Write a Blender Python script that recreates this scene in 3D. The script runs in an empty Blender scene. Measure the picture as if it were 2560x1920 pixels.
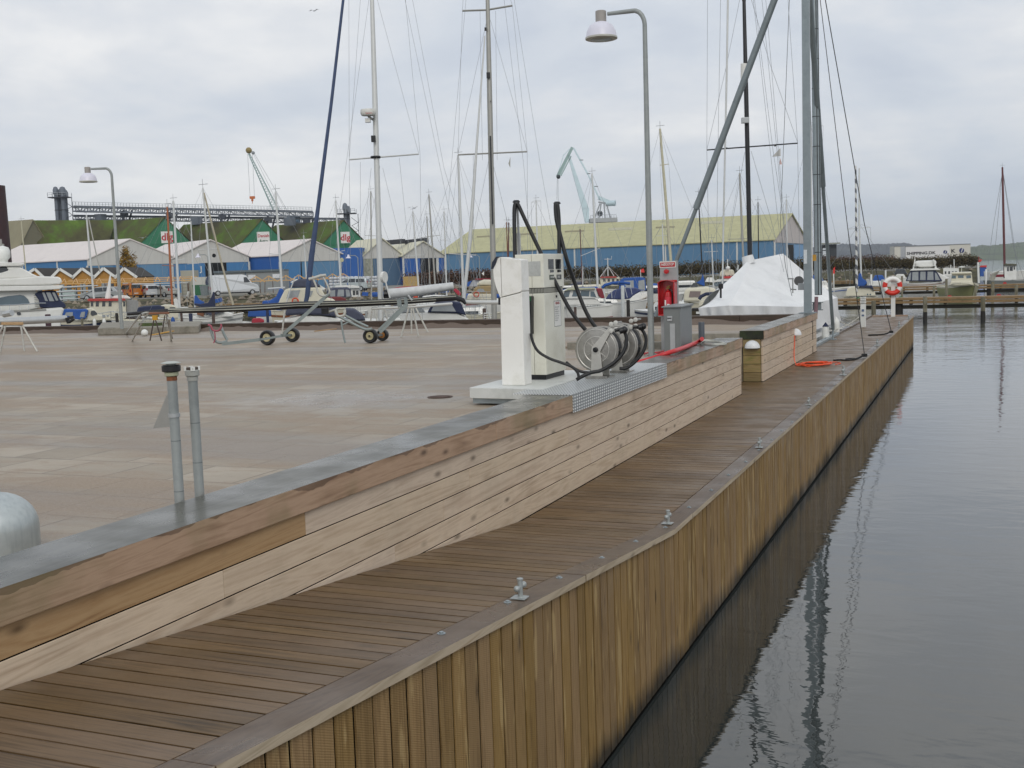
import bpy, bmesh, math, random
from mathutils import Vector, Matrix
random.seed(7)
R_ = math.radians
# ------------------------------------------------------------------ camera
F, CX, CY, ZC = 2800.0, 1280.0, 960.0, 3.5          # focal length and centre in photo pixels, eye height above the water
EYE = Vector((0, 0, ZC))
def _cam(px, py): return Vector(((px-CX)/F, -(py-CY)/F, -1.0))
_v1 = _cam(2447, 645).normalized()                  # vanishing point along the jetty = world +Y
_v2 = -_cam(-5450, 906); _v2 = (_v2 - _v1*_v1.dot(_v2)).normalized()
_v3 = _v2.cross(_v1)
ROT = Matrix((_v2, _v1, _v3))                       # world = ROT @ camera
def P(px, py, D):                                   # point seen at photo pixel, D metres in front of the camera
    return EYE + (ROT @ _cam(px, py))*D
def G(px, py, z):                                   # point seen at photo pixel on the level z
    d = ROT @ _cam(px, py); return EYE + d*((z-ZC)/d.z)
def GX(px, py, x):                                  # ... on the plane X = x
    d = ROT @ _cam(px, py); return EYE + d*(x/d.x)
def GY(px, py, y):
    d = ROT @ _cam(px, py); return EYE + d*(y/d.y)
def PZ(px, D, z):                                   # point below/above pixel column px at depth D with height z
    p = P(px, 700, D); p.z = z; return p
YAW = 22.5                                          # image-right direction in the world, degrees
scn = bpy.context.scene
camd = bpy.data.cameras.new("camera"); cam = bpy.data.objects.new("camera", camd)
scn.collection.objects.link(cam); scn.camera = cam
camd.sensor_width = 36; camd.sensor_fit = 'HORIZONTAL'; camd.lens = 36*F/2560
camd.clip_start = 0.1; camd.clip_end = 20000
cam.matrix_world = Matrix.Translation(EYE) @ ROT.to_4x4()
# ------------------------------------------------------------------ world, sun, exposure
SUN_EL, SUN_AZ = 36.0, 150.0
w = bpy.data.worlds.new("World"); scn.world = w; w.use_nodes = True
nt = w.node_tree; nt.nodes.clear()
def N(nt, t, **k):
    n = nt.nodes.new(t)
    for a, b in k.items():
        if a[0] == '_': setattr(n, a[1:], b)
        else: n.inputs[a.replace('__', ' ')].default_value = b
    return n
L = lambda nt, a, b: nt.links.new(a, b)
def math_(nt, op, a, b=None, c=None, clamp=False):
    n = nt.nodes.new('ShaderNodeMath'); n.operation = op; n.use_clamp = clamp
    for i, v in enumerate((a, b, c)):
        if v is None: continue
        if isinstance(v, (int, float)): n.inputs[i].default_value = v
        else: nt.links.new(v, n.inputs[i])
    return n.outputs[0]
def mix_(nt, fac, a, b, mode='MIX'):
    n = nt.nodes.new('ShaderNodeMix'); n.data_type = 'RGBA'; n.blend_type = mode
    for sock, v in ((n.inputs[0], fac), (n.inputs[6], a), (n.inputs[7], b)):
        if isinstance(v, (int, float)): sock.default_value = v
        elif isinstance(v, (tuple, list)): sock.default_value = (*v[:3], 1)
        else: nt.links.new(v, sock)
    return n.outputs[2]
def ramp_(nt, fac, stops, interp='LINEAR'):
    n = nt.nodes.new('ShaderNodeValToRGB'); n.color_ramp.interpolation = interp
    e = n.color_ramp.elements
    while len(e) < len(stops): e.new(0.5)
    for el, (p, c) in zip(e, stops):
        el.position = p; el.color = (*c, 1) if isinstance(c, (tuple, list)) else (c, c, c, 1)
    if fac is not None: nt.links.new(fac, n.inputs[0])
    return n.outputs[0]
sky = N(nt, 'ShaderNodeTexSky', _sky_type='NISHITA', _sun_disc=False, _sun_elevation=R_(SUN_EL), _sun_rotation=R_(SUN_AZ))
tc = N(nt, 'ShaderNodeTexCoord')
sep = N(nt, 'ShaderNodeSeparateXYZ'); L(nt, tc.outputs['Generated'], sep.inputs[0])
zc = math_(nt, 'MAXIMUM', sep.outputs[2], 0.0)
den = math_(nt, 'ADD', zc, 0.13)
u = math_(nt, 'DIVIDE', sep.outputs[0], den); v = math_(nt, 'DIVIDE', sep.outputs[1], den)
cmb = N(nt, 'ShaderNodeCombineXYZ'); L(nt, u, cmb.inputs[0]); L(nt, v, cmb.inputs[1])
mp = N(nt, 'ShaderNodeMapping'); mp.inputs['Rotation'].default_value = (0, 0, R_(22)); mp.inputs['Scale'].default_value = (.55, 1.0, 1)
mp.inputs['Location'].default_value = (3.1, 1.7, 0)
L(nt, cmb.outputs[0], mp.inputs[0])
n1 = N(nt, 'ShaderNodeTexNoise', Scale=0.62, Detail=7.0, Roughness=0.56, Distortion=0.3); L(nt, mp.outputs[0], n1.inputs['Vector'])
n2 = N(nt, 'ShaderNodeTexNoise', Scale=0.28, Detail=3.0, Roughness=0.5); L(nt, mp.outputs[0], n2.inputs['Vector'])
mp3 = N(nt, 'ShaderNodeMapping'); mp3.inputs['Scale'].default_value = (1, 1, 2.6); mp3.inputs['Location'].default_value = (.6, .25, .4); L(nt, tc.outputs['Generated'], mp3.inputs[0])
n3 = N(nt, 'ShaderNodeTexNoise', Scale=3.1, Detail=8.0, Roughness=0.55, Distortion=0.25); L(nt, mp3.outputs[0], n3.inputs['Vector'])
cl = math_(nt, 'ADD', math_(nt, 'MULTIPLY', n1.outputs[0], 0.3), math_(nt, 'ADD', math_(nt, 'MULTIPLY', n2.outputs[0], 0.2), math_(nt, 'MULTIPLY', n3.outputs[0], 0.58)))
cloud = ramp_(nt, cl, [(0.43, (.50, .56, .66)), (0.50, (.62, .67, .74)), (0.555, (.75, .77, .80)), (0.62, (.95, .94, .92))])
# paler band just over the horizon, blue-grey bank above it
hz = ramp_(nt, sep.outputs[2], [(0.0, (.66, .72, .77)), (0.035, (.65, .70, .76)), (0.075, (.58, .63, .70)), (0.16, (.68, .71, .76)), (0.3, (.73, .76, .80))])
col = mix_(nt, 0.30, cloud, hz)
bgs = N(nt, 'ShaderNodeBackground', Strength=0.10); L(nt, sky.outputs[0], bgs.inputs[0])
bgc = N(nt, 'ShaderNodeBackground', Strength=1.07); L(nt, col, bgc.inputs[0])
ms = N(nt, 'ShaderNodeMixShader'); ms.inputs[0].default_value = 0.97
L(nt, bgs.outputs[0], ms.inputs[1]); L(nt, bgc.outputs[0], ms.inputs[2])
wo = N(nt, 'ShaderNodeOutputWorld'); L(nt, ms.outputs[0], wo.inputs[0])
sd = bpy.data.lights.new('sun', 'SUN'); sd.energy = 1.0; sd.angle = R_(25); sd.color = (1, .95, .87)
so = bpy.data.objects.new('sun', sd); scn.collection.objects.link(so)
# the light comes from behind the camera, over the right shoulder
_az = R_(SUN_AZ); _el = R_(SUN_EL)
_sd = Vector((math.sin(_az)*math.cos(_el), math.cos(_az)*math.cos(_el), math.sin(_el)))
so.rotation_euler = _sd.to_track_quat('Z', 'Y').to_euler()
vs = scn.view_settings; vs.view_transform = 'Standard'; vs.look = 'None'; vs.exposure = 0.0; vs.gamma = 1.0; vs.use_curve_mapping = False
scn.render.resolution_x = 1024; scn.render.resolution_y = 768
# ------------------------------------------------------------------ helpers
COL = scn.collection
def C(h):
    h = h.lstrip('#'); r = [int(h[i:i+2], 16)/255 for i in (0, 2, 4)]
    return tuple(x/12.92 if x <= .04045 else ((x+.055)/1.055)**2.4 for x in r)
MATS = {}
def newmat(name):
    m = bpy.data.materials.new(name); m.use_nodes = True; t = m.node_tree
    return m, t, t.nodes['Principled BSDF']
def mat(name, col, rough=.5, metal=0.0, var=.12, scale=6.0, bump=0.0, spec=.5, dirt=None, coat=0.0, dscale=2.0, iso=False):
    """paint, metal, plastic ... : base colour with soft mottling, optional dirt patches and bump"""
    if name in MATS: return MATS[name]
    if isinstance(col, str): col = C(col)
    m, t, b = newmat(name)
    tc = N(t, 'ShaderNodeTexCoord')
    ns = N(t, 'ShaderNodeTexNoise', Scale=scale, Detail=5.0, Roughness=.6); L(t, tc.outputs['Object'], ns.inputs['Vector'])
    k = ramp_(t, ns.outputs[0], [(.3, tuple(c*(1-var) for c in col)), (.7, tuple(min(1, c*(1+var)) for c in col))])
    if dirt:
        nd = N(t, 'ShaderNodeTexNoise', Scale=dscale, Detail=6.0, Roughness=.7); L(t, tc.outputs['Object'], nd.inputs['Vector'])
        f = ramp_(t, nd.outputs[0], [(.5, 0.0), (.68, 1.0)])
        f2 = math_(t, 'MULTIPLY', f, dirt[1]); k = mix_(t, f2, k, dirt[0])
    L(t, k, b.inputs['Base Color'])
    b.inputs['Roughness'].default_value = rough; b.inputs['Metallic'].default_value = metal
    b.inputs['Specular IOR Level'].default_value = spec; b.inputs['Coat Weight'].default_value = coat
    if bump:
        bp = N(t, 'ShaderNodeBump', Strength=bump, Distance=.01); nb = N(t, 'ShaderNodeTexNoise', Scale=scale*6, Detail=4.0)
        L(t, tc.outputs['Object'], nb.inputs['Vector']); L(t, nb.outputs[0], bp.inputs['Height']); L(t, bp.outputs[0], b.inputs['Normal'])
    MATS[name] = m; return m
def wood(name, stops, axis='Y', rough=(.45, .7), grain=9.0, var=.22, knots=.8, stretch=.06, coat=0.0, stain=None, bump=.25, mill=0.0, spec=.4):
    """boards: grain along an axis, every loose board gets its own tone, knots, optional stain patches"""
    if name in MATS: return MATS[name]
    m, t, b = newmat(name)
    tc = N(t, 'ShaderNodeTexCoord'); geo = N(t, 'ShaderNodeNewGeometry')
    off = N(t, 'ShaderNodeVectorMath', _operation='SCALE'); off.inputs[0].default_value = (37, 53, 71); L(t, geo.outputs['Random Per Island'], off.inputs['Scale'])
    add = N(t, 'ShaderNodeVectorMath', _operation='ADD'); L(t, tc.outputs['Object'], add.inputs[0]); L(t, off.outputs[0], add.inputs[1])
    mp = N(t, 'ShaderNodeMapping'); s = [1, 1, 1]; s['XYZ'.index(axis)] = stretch; mp.inputs['Scale'].default_value = s
    L(t, add.outputs[0], mp.inputs[0])
    n0 = N(t, 'ShaderNodeTexNoise', Scale=grain, Detail=2.0, Roughness=.5, Distortion=.6); L(t, mp.outputs[0], n0.inputs['Vector'])
    g = math_(t, 'FRACT', math_(t, 'MULTIPLY', n0.outputs[0], 9.0))
    g = math_(t, 'MULTIPLY', math_(t, 'ABSOLUTE', math_(t, 'SUBTRACT', g, .5)), 2.0)
    n1 = N(t, 'ShaderNodeTexNoise', Scale=grain*6, Detail=6.0, Roughness=.7); L(t, mp.outputs[0], n1.inputs['Vector'])
    f = math_(t, 'ADD', math_(t, 'MULTIPLY', g, .26), math_(t, 'MULTIPLY', n1.outputs[0], .74))
    n2 = N(t, 'ShaderNodeTexNoise', Scale=1.3, Detail=3.0, Roughness=.6); L(t, add.outputs[0], n2.inputs['Vector'])
    f = math_(t, 'ADD', math_(t, 'MULTIPLY', f, .6), math_(t, 'MULTIPLY', n2.outputs[0], .4))
    col = ramp_(t, f, [(.30+.35*i/(len(stops)-1), c if not isinstance(c, str) else C(c)) for i, c in enumerate(stops)])
    if knots:
        mk = N(t, 'ShaderNodeMapping'); s = [5.2, 5.2, 5.2]; s['XYZ'.index(axis)] = 2.1; mk.inputs['Scale'].default_value = s; L(t, add.outputs[0], mk.inputs[0])
        vo = N(t, 'ShaderNodeTexVoronoi', Scale=1.0, Randomness=1.0); L(t, mk.outputs[0], vo.inputs['Vector'])
        kf = ramp_(t, vo.outputs['Distance'], [(.06, 1.0), (.11, .45), (.18, 0.0)])
        kc = ramp_(t, vo.outputs['Color'], [(.3, 0.0), (.42, 1.0)])
        kk = math_(t, 'MULTIPLY', math_(t, 'MULTIPLY', kf, kc), knots)
        dk = stops[0] if not isinstance(stops[0], str) else C(stops[0])
        col = mix_(t, kk, col, tuple(c*.45 for c in dk))
    hs = N(t, 'ShaderNodeHueSaturation'); L(t, col, hs.inputs['Color'])
    L(t, math_(t, 'ADD', math_(t, 'MULTIPLY', geo.outputs['Random Per Island'], 2*var), 1-var), hs.inputs['Value'])
    wn = N(t, 'ShaderNodeTexWhiteNoise', _noise_dimensions='1D'); L(t, geo.outputs['Random Per Island'], wn.inputs['W'])
    L(t, math_(t, 'ADD', math_(t, 'MULTIPLY', wn.outputs[0], .16), .92), hs.inputs['Saturation'])
    L(t, math_(t, 'ADD', math_(t, 'MULTIPLY', wn.outputs[0], .006), .497), hs.inputs['Hue'])
    col = hs.outputs[0]
    if stain: col = stain(t, tc, col)
    L(t, col, b.inputs['Base Color'])
    ns = N(t, 'ShaderNodeTexNoise', Scale=2.2, Detail=4.0); L(t, tc.outputs['Object'], ns.inputs['Vector'])
    rr = ramp_(t, ns.outputs[0], [(.35, rough[0]), (.65, rough[1])]); L(t, rr, b.inputs['Roughness'])
    b.inputs['Specular IOR Level'].default_value = spec
    if coat:
        b.inputs['Coat Weight'].default_value = coat; b.inputs['Coat Roughness'].default_value = .12
    bp = N(t, 'ShaderNodeBump', Strength=bump, Distance=.004); L(t, f, bp.inputs['Height'])
    if mill:
        mm = N(t, 'ShaderNodeMapping'); L(t, tc.outputs['Object'], mm.inputs[0]); mm.inputs['Rotation'].default_value = (R_(24), 0, 0)
        wv = N(t, 'ShaderNodeTexWave', Scale=mill, Distortion=.6); wv.bands_direction = 'Z'; L(t, mm.outputs[0], wv.inputs['Vector'])
        b2 = N(t, 'ShaderNodeBump', Strength=.5, Distance=.002); L(t, wv.outputs[0], b2.inputs['Height']); L(t, bp.outputs[0], b2.inputs['Normal']); L(t, b2.outputs[0], b.inputs['Normal'])
    else: L(t, bp.outputs[0], b.inputs['Normal'])
    MATS[name] = m; return m
class MB:
    """collects shapes; build() links them as ONE mesh object"""
    def __init__(s): s.v = []; s.f = []; s.m = []; s.mi = 0
    def add(s, vs, fs):
        o = len(s.v); s.v += [Vector(v) for v in vs]; s.f += [tuple(i+o for i in f) for f in fs]; s.m += [s.mi]*len(fs); return s
    def hexa(s, p):      # 8 points: bottom 4 ccw, top 4 ccw
        return s.add(p, [(3,2,1,0), (4,5,6,7), (0,1,5,4), (1,2,6,5), (2,3,7,6), (3,0,4,7)])
    def box(s, x0, x1, y0, y1, z0, z1):
        return s.hexa([(x0,y0,z0), (x1,y0,z0), (x1,y1,z0), (x0,y1,z0), (x0,y0,z1), (x1,y0,z1), (x1,y1,z1), (x0,y1,z1)])
    def cbox(s, c, w, d, h, rz=0.0):          # base-centred box turned by rz degrees
        a = R_(rz); ex = Vector((math.cos(a), math.sin(a), 0))*w/2; ey = Vector((-math.sin(a), math.cos(a), 0))*d/2
        c = Vector(c); q = [c-ex-ey, c+ex-ey, c+ex+ey, c-ex+ey]
        return s.hexa([tuple(p) for p in q]+[tuple(p+Vector((0, 0, h))) for p in q])
    def bar(s, a, b, w, h=None, up=(0, 0, 1)):
        a = Vector(a); b = Vector(b); h = h or w; d = (b-a).normalized(); up = Vector(up)
        if abs(d.dot(up)) > .98: up = Vector((0, 1, 0))
        x = d.cross(up).normalized()*w/2; y = x.cross(d).normalized()*h/2
        return s.hexa([a-x-y, a+x-y, b+x-y, b-x-y, a-x+y, a+x+y, b+x+y, b-x+y])
    def tube(s, pts, r, n=8, caps=True, closed=False):
        pts = [Vector(p) for p in pts]; m = len(pts)
        rs = r if isinstance(r, (list, tuple)) else [r]*m
        up = None; vs = []; fs = []
        for i, p in enumerate(pts):
            if closed: d = pts[(i+1) % m]-pts[i-1]
            else: d = pts[min(i+1, m-1)]-pts[max(i-1, 0)]
            d = d.normalized() if d.length > 1e-9 else Vector((0, 0, 1))
            if up is None: up = Vector((0, 0, 1)) if abs(d.z) < .9 else Vector((1, 0, 0))
            x = d.cross(up)
            if x.length < 1e-6: x = d.cross(Vector((0, 1, 0)))
            x.normalize(); y = x.cross(d).normalized(); up = y
            for k in range(n):
                a = 2*math.pi*k/n; vs.append(p+x*math.cos(a)*rs[i]+y*math.sin(a)*rs[i])
        for i in range(m if closed else m-1):
            j = (i+1) % m
            for k in range(n):
                k2 = (k+1) % n; fs.append((i*n+k, j*n+k, j*n+k2, i*n+k2))
        if caps and not closed:
            fs.append(tuple(range(n))); fs.append(tuple((m-1)*n+k for k in reversed(range(n))))
        return s.add(vs, fs)
    def lathe(s, prof, c=(0, 0, 0), n=24, axis='Z'):     # prof: (radius, height)
        c = Vector(c); vs = []; fs = []
        for r, h in prof:
            for k in range(n):
                a = 2*math.pi*k/n; p = (r*math.cos(a), r*math.sin(a), h)
                if axis == 'Y': p = (p[0], p[2], -p[1])
                if axis == 'X': p = (p[2], p[0], p[1])
                vs.append(c+Vector(p))
        for i in range(len(prof)-1):
            for k in range(n):
                k2 = (k+1) % n; fs.append((i*n+k, i*n+k2, (i+1)*n+k2, (i+1)*n+k))
        if prof[0][0] > 1e-5: fs.append(tuple(reversed(range(n))))
        if prof[-1][0] > 1e-5: fs.append(tuple((len(prof)-1)*n+k for k in range(n)))
        return s.add(vs, fs)
    def ball(s, c, r, n=12, sz=1.0):
        return s.lathe([(r*math.sin(math.pi*i/8)+(1e-6), -r*sz*math.cos(math.pi*i/8)) for i in range(9)], c, n)
    def extrude(s, poly, d):                  # planar polygon pushed along vector d
        poly = [Vector(p) for p in poly]; d = Vector(d); n = len(poly)
        fs = [tuple(reversed(range(n))), tuple(range(n, 2*n))]+[(i, (i+1) % n, n+(i+1) % n, n+i) for i in range(n)]
        return s.add(poly+[p+d for p in poly], fs)
    def panel(s, q, u0, u1, v0, v1, off=.01, th=.01):   # slab laid on the quad q = bl, br, tr, tl
        bl, br, tr, tl = [Vector(p) for p in q]; nrm = (br-bl).cross(tl-bl).normalized()
        f = lambda u, v: bl*(1-u)*(1-v)+br*u*(1-v)+tr*u*v+tl*(1-u)*v
        c = [f(u0, v0), f(u1, v0), f(u1, v1), f(u0, v1)]
        return s.hexa([p+nrm*(off-th) for p in c]+[p+nrm*off for p in c])
    def text(s, body, origin, ex, ey, size, th=.002, align='LEFT', bold=0.0, sx=1.0):
        cu = bpy.data.curves.new('t', 'FONT'); cu.body = body; cu.size = 1; cu.align_x = align; cu.resolution_u = 2; cu.offset = bold
        ob = bpy.data.objects.new('t', cu); COL.objects.link(ob)
        dg = bpy.context.evaluated_depsgraph_get(); me = bpy.data.meshes.new_from_object(ob.evaluated_get(dg))
        o = Vector(origin); ex = Vector(ex).normalized(); ey = Vector(ey).normalized(); nz = ex.cross(ey)
        s.add([o+ex*v.co.x*size*sx+ey*v.co.y*size+nz*th for v in me.vertices], [tuple(p.vertices) for p in me.polygons])
        bpy.data.meshes.remove(me); bpy.data.objects.remove(ob); bpy.data.curves.remove(cu); return s
    def build(s, name, mats, parent=None, local=False, smooth=None, base=None, bevel=0.0):
        me = bpy.data.meshes.new(name); vs = s.v
        if parent is not None:
            if not local:
                mi = WM[parent.name].inverted(); vs = [mi @ v for v in vs]
            M = WM[parent.name].copy()
        else:
            if base is None:
                base = Vector((sum(v.x for v in vs)/len(vs), sum(v.y for v in vs)/len(vs), min(v.z for v in vs)))
            M = Matrix.Translation(Vector(base))
            if not local: vs = [v-Vector(base) for v in vs]
        me.from_pydata([tuple(v) for v in vs], [], s.f)
        mats = mats if isinstance(mats, (list, tuple)) else [mats]
        for m in mats: me.materials.append(m)
        for p, i in zip(me.polygons, s.m): p.material_index = i
        me.validate(); me.update()
        o = bpy.data.objects.new(name, me); COL.objects.link(o)
        if parent is not None: o.parent = parent
        else: o.matrix_world = M
        WM[o.name] = M
        if bevel:
            md = o.modifiers.new('bevel', 'BEVEL'); md.width = bevel; md.segments = 2; md.limit_method = 'ANGLE'; md.angle_limit = R_(35)
        if smooth is not None:
            for p in me.polygons: p.use_smooth = True
            try: me.set_sharp_from_angle(angle=R_(smooth))
            except Exception: pass
        return o
WM = {}
def tag(o, label=None, cat=None, group=None, kind=None):
    if label: o['label'] = label
    if cat: o['category'] = cat
    if group: o['group'] = group
    if kind: o['kind'] = kind
    return o
def thing(name, label, cat, loc=(0, 0, 0), rz=0.0, group=None):
    o = bpy.data.objects.new(name, None); COL.objects.link(o); o.empty_display_size = .2
    M = Matrix.Translation(Vector(loc)) @ Matrix.Rotation(R_(rz), 4, 'Z'); o.matrix_world = M; WM[o.name] = M
    return tag(o, label, cat, group)
def dup(root, loc, rz=0.0, label=None, scale=None):
    c = root.copy(); COL.objects.link(c)
    c.matrix_world = Matrix.Translation(Vector(loc)) @ Matrix.Rotation(R_(rz), 4, 'Z')
    if scale: c.scale = (scale,)*3
    if label: c['label'] = label
    for ch in root.children:
        d = ch.copy(); COL.objects.link(d); d.parent = c
        for g in ch.children:
            e = g.copy(); COL.objects.link(e); e.parent = d
    return c
def arc(c, r, a0, a1, n, ex, ey):
    c = Vector(c); ex = Vector(ex); ey = Vector(ey)
    return [c+ex*r*math.cos(R_(a0+(a1-a0)*i/n))+ey*r*math.sin(R_(a0+(a1-a0)*i/n)) for i in range(n+1)]
def sag(a, b, s, n=8):
    a = Vector(a); b = Vector(b); return [a.lerp(b, i/n)-Vector((0, 0, s*4*(i/n)*(1-i/n))) for i in range(n+1)]
def spline(pts, n=6):
    pts = [Vector(p) for p in pts]; q = [pts[0]]+pts+[pts[-1]]; out = []
    for i in range(1, len(q)-2):
        p0, p1, p2, p3 = q[i-1:i+3]
        for k in range(n):
            t = k/n; out.append(.5*((2*p1)+(p2-p0)*t+(2*p0-5*p1+4*p2-p3)*t*t+(3*p1-p0-3*p2+p3)*t**3))
    return out+[pts[-1]]
# ================================================================== levels
CAP, GND, DECK, SHORE = 2.25, 2.07, 1.26, 2.0
XF, XB = -3.80, -4.25                   # front and back of the wall cap
XE = -2.40                              # water edge of the jetty
YB = 9.25                               # bend: ramp before, level deck after
def zdeck(y): return DECK if y >= YB else DECK+(YB-y)*0.0945
# ------------------------------------------------------------------ water
m, t, b = newmat('harbour_water')
b.inputs['Base Color'].default_value = (.030, .035, .034, 1); b.inputs['Roughness'].default_value = .015; b.inputs['IOR'].default_value = 1.62
b.inputs['Specular IOR Level'].default_value = .55
tc = N(t, 'ShaderNodeTexCoord'); mp = N(t, 'ShaderNodeMapping'); mp.inputs['Rotation'].default_value = (0, 0, R_(22)); mp.inputs['Scale'].default_value = (.55, 1.0, 1)
L(t, tc.outputs['Object'], mp.inputs[0])
a1 = N(t, 'ShaderNodeTexNoise', Scale=2.6, Detail=2.5, Roughness=.45, Distortion=.5); L(t, mp.outputs[0], a1.inputs['Vector'])
a2 = N(t, 'ShaderNodeTexNoise', Scale=.35, Detail=2.0, Roughness=.5); L(t, mp.outputs[0], a2.inputs['Vector'])
a3 = N(t, 'ShaderNodeTexNoise', Scale=11.0, Detail=2.0, Roughness=.5); L(t, mp.outputs[0], a3.inputs['Vector'])
lz = N(t, 'ShaderNodeTexNoise', Scale=.06, Detail=2.0); L(t, mp.outputs[0], lz.inputs['Vector'])
# wind reaches the water beyond the jetty head, close in it lies calm
sp = N(t, 'ShaderNodeSeparateXYZ'); L(t, tc.outputs['Object'], sp.inputs[0])
rough = math_(t, 'MULTIPLY_ADD', math_(t, 'SUBTRACT', sp.outputs[1], 30.0), .02, 0.0, clamp=True)
patch = ramp_(t, lz.outputs[0], [(.42, .5), (.6, 1.0)])
amp = math_(t, 'ADD', .45, math_(t, 'MULTIPLY', math_(t, 'MULTIPLY', rough, patch), 2.4))
h = math_(t, 'ADD', math_(t, 'MULTIPLY', a1.outputs[0], .012), math_(t, 'ADD', math_(t, 'MULTIPLY', a2.outputs[0], .03), math_(t, 'MULTIPLY', a3.outputs[0], .0022)))
h = math_(t, 'MULTIPLY', h, amp)
bp = N(t, 'ShaderNodeBump', Strength=1.0, Distance=1.0); L(t, h, bp.inputs['Height']); L(t, bp.outputs[0], b.inputs['Normal'])
mb = MB(); mb.add([(-3000, -60, 0), (6000, -60, 0), (6000, 9000, 0), (-3000, 9000, 0)], [(0, 1, 2, 3)])
tag(mb.build('water', m, base=(0, 0, 0)), 'calm grey harbour water', kind='structure')
# ------------------------------------------------------------------ quay paving
m, t, b = newmat('quay_paving')
tc = N(t, 'ShaderNodeTexCoord'); mp = N(t, 'ShaderNodeMapping'); mp.inputs['Location'].default_value = (.13, .07, 0); L(t, tc.outputs['Object'], mp.inputs[0])
br = N(t, 'ShaderNodeTexBrick', Scale=1.0); br.offset = .5; br.inputs['Brick Width'].default_value = .6; br.inputs['Row Height'].default_value = .6
br.inputs['Mortar Size'].default_value = .010; br.inputs['Mortar Smooth'].default_value = .3; br.inputs['Bias'].default_value = 0
br.inputs['Color1'].default_value = (*C('#948979'), 1); br.inputs['Color2'].default_value = (*C('#a89d8d'), 1); br.inputs['Mortar'].default_value = (*C('#82796d'), 1)
L(t, mp.outputs[0], br.inputs['Vector'])
s1 = N(t, 'ShaderNodeTexNoise', Scale=.55, Detail=9.0, Roughness=.7, Distortion=.4); m2 = N(t, 'ShaderNodeMapping'); m2.inputs['Scale'].default_value = (.5, 1.9, 1); L(t, tc.outputs['Object'], m2.inputs[0]); L(t, m2.outputs[0], s1.inputs['Vector'])
s2 = N(t, 'ShaderNodeTexNoise', Scale=45.0, Detail=3.0, Roughness=.8); L(t, tc.outputs['Object'], s2.inputs['Vector'])
s3 = N(t, 'ShaderNodeTexNoise', Scale=1.9, Detail=6.0, Roughness=.7); L(t, tc.outputs['Object'], s3.inputs['Vector'])
s4 = N(t, 'ShaderNodeTexVoronoi', Scale=160.0); L(t, tc.outputs['Object'], s4.inputs['Vector'])
sandm = ramp_(t, math_(t, 'ADD', math_(t, 'MULTIPLY', s1.outputs[0], .65), math_(t, 'MULTIPLY', s3.outputs[0], .35)), [(.45, 0.0), (.53, .9), (.6, 1.0)])
sand = mix_(t, s2.outputs[0], C('#645241'), C('#9a846b'))
sand = mix_(t, math_(t, 'MULTIPLY', s4.outputs['Color'], .35), sand, C('#c4b8a8'))
k = mix_(t, .5, br.outputs['Color'], s3.outputs[0], 'SOFT_LIGHT'); k = mix_(t, math_(t, 'MULTIPLY', sandm, .9), k, sand)
# damp ground: darker and shinier
wt = N(t, 'ShaderNodeTexNoise', Scale=.33, Detail=5.0, Roughness=.6); m3 = N(t, 'ShaderNodeMapping'); m3.inputs['Scale'].default_value = (.45, 2.2, 1); m3.inputs['Location'].default_value = (4, 9, 2); L(t, tc.outputs['Object'], m3.inputs[0]); L(t, m3.outputs[0], wt.inputs['Vector'])
wet = ramp_(t, wt.outputs[0], [(.45, 0.0), (.6, 1.0)])
# the puddle in front of the fuel station
gm = N(t, 'ShaderNodeVectorMath', _operation='DISTANCE'); m4 = N(t, 'ShaderNodeMapping'); m4.inputs['Scale'].default_value = (.8, 1.0, 0); L(t, tc.outputs['Object'], m4.inputs[0]); L(t, m4.outputs[0], gm.inputs[0]); gm.inputs[1].default_value = (-7.0*.8, 11.6, 0)
pud = ramp_(t, math_(t, 'ADD', gm.outputs['Value'], math_(t, 'MULTIPLY', s3.outputs[0], 2.2)), [(.26, 1.0), (.34, 0.0)]) 
gmn = math_(t, 'MULTIPLY', math_(t, 'ADD', gm.outputs['Value'], math_(t, 'MULTIPLY', s3.outputs[0], 2.4)), .1)
pud = ramp_(t, gmn, [(.17, 1.0), (.29, 0.0)])
wet = math_(t, 'MAXIMUM', wet, pud)
k = mix_(t, math_(t, 'MULTIPLY', wet, .52), k, mix_(t, 1.0, k, (.46, .44, .42), 'MULTIPLY'))
L(t, k, b.inputs['Base Color'])
L(t, math_(t, 'SUBTRACT', .62, math_(t, 'ADD', math_(t, 'MULTIPLY', wet, .28), math_(t, 'MULTIPLY', pud, .1))), b.inputs['Roughness']); b.inputs['Specular IOR Level'].default_value = .5
bp = N(t, 'ShaderNodeBump', Strength=.8, Distance=.008); L(t, math_(t, 'MULTIPLY', s2.outputs[0], math_(t, 'SUBTRACT', 1.0, math_(t, 'MULTIPLY', pud, .97))), bp.inputs['Height'])
bp2 = N(t, 'ShaderNodeBump', Strength=.6, Distance=.012); bp2.invert = True; L(t, br.outputs['Fac'], bp2.inputs['Height']); L(t, bp.outputs[0], bp2.inputs['Normal']); L(t, bp2.outputs[0], b.inputs['Normal'])
PAVE = m
mb = MB()
xa, xb, y0, y1, y2, y3 = -70, XB+.02, -12, 19.62, 21.72, 28.72
mb.box(xa, xb, y0, y1, -1.5, GND); mb.box(xa, -7.3, y1, y2, -1.5, GND); mb.box(xa, xb, y2, y3, -1.5, GND); mb.box(-7.3, xb, y1, y2, -1.5, GND-.45)
tag(mb.build('quay_pavement', m, base=(0, 0, 0)), 'sandy wet paving slabs of the quay', kind='structure')
concrete = mat('concrete', '#8a857a', .8, var=.18, scale=9, bump=.3, dirt=(C('#5d5a4a'), .7))
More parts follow.
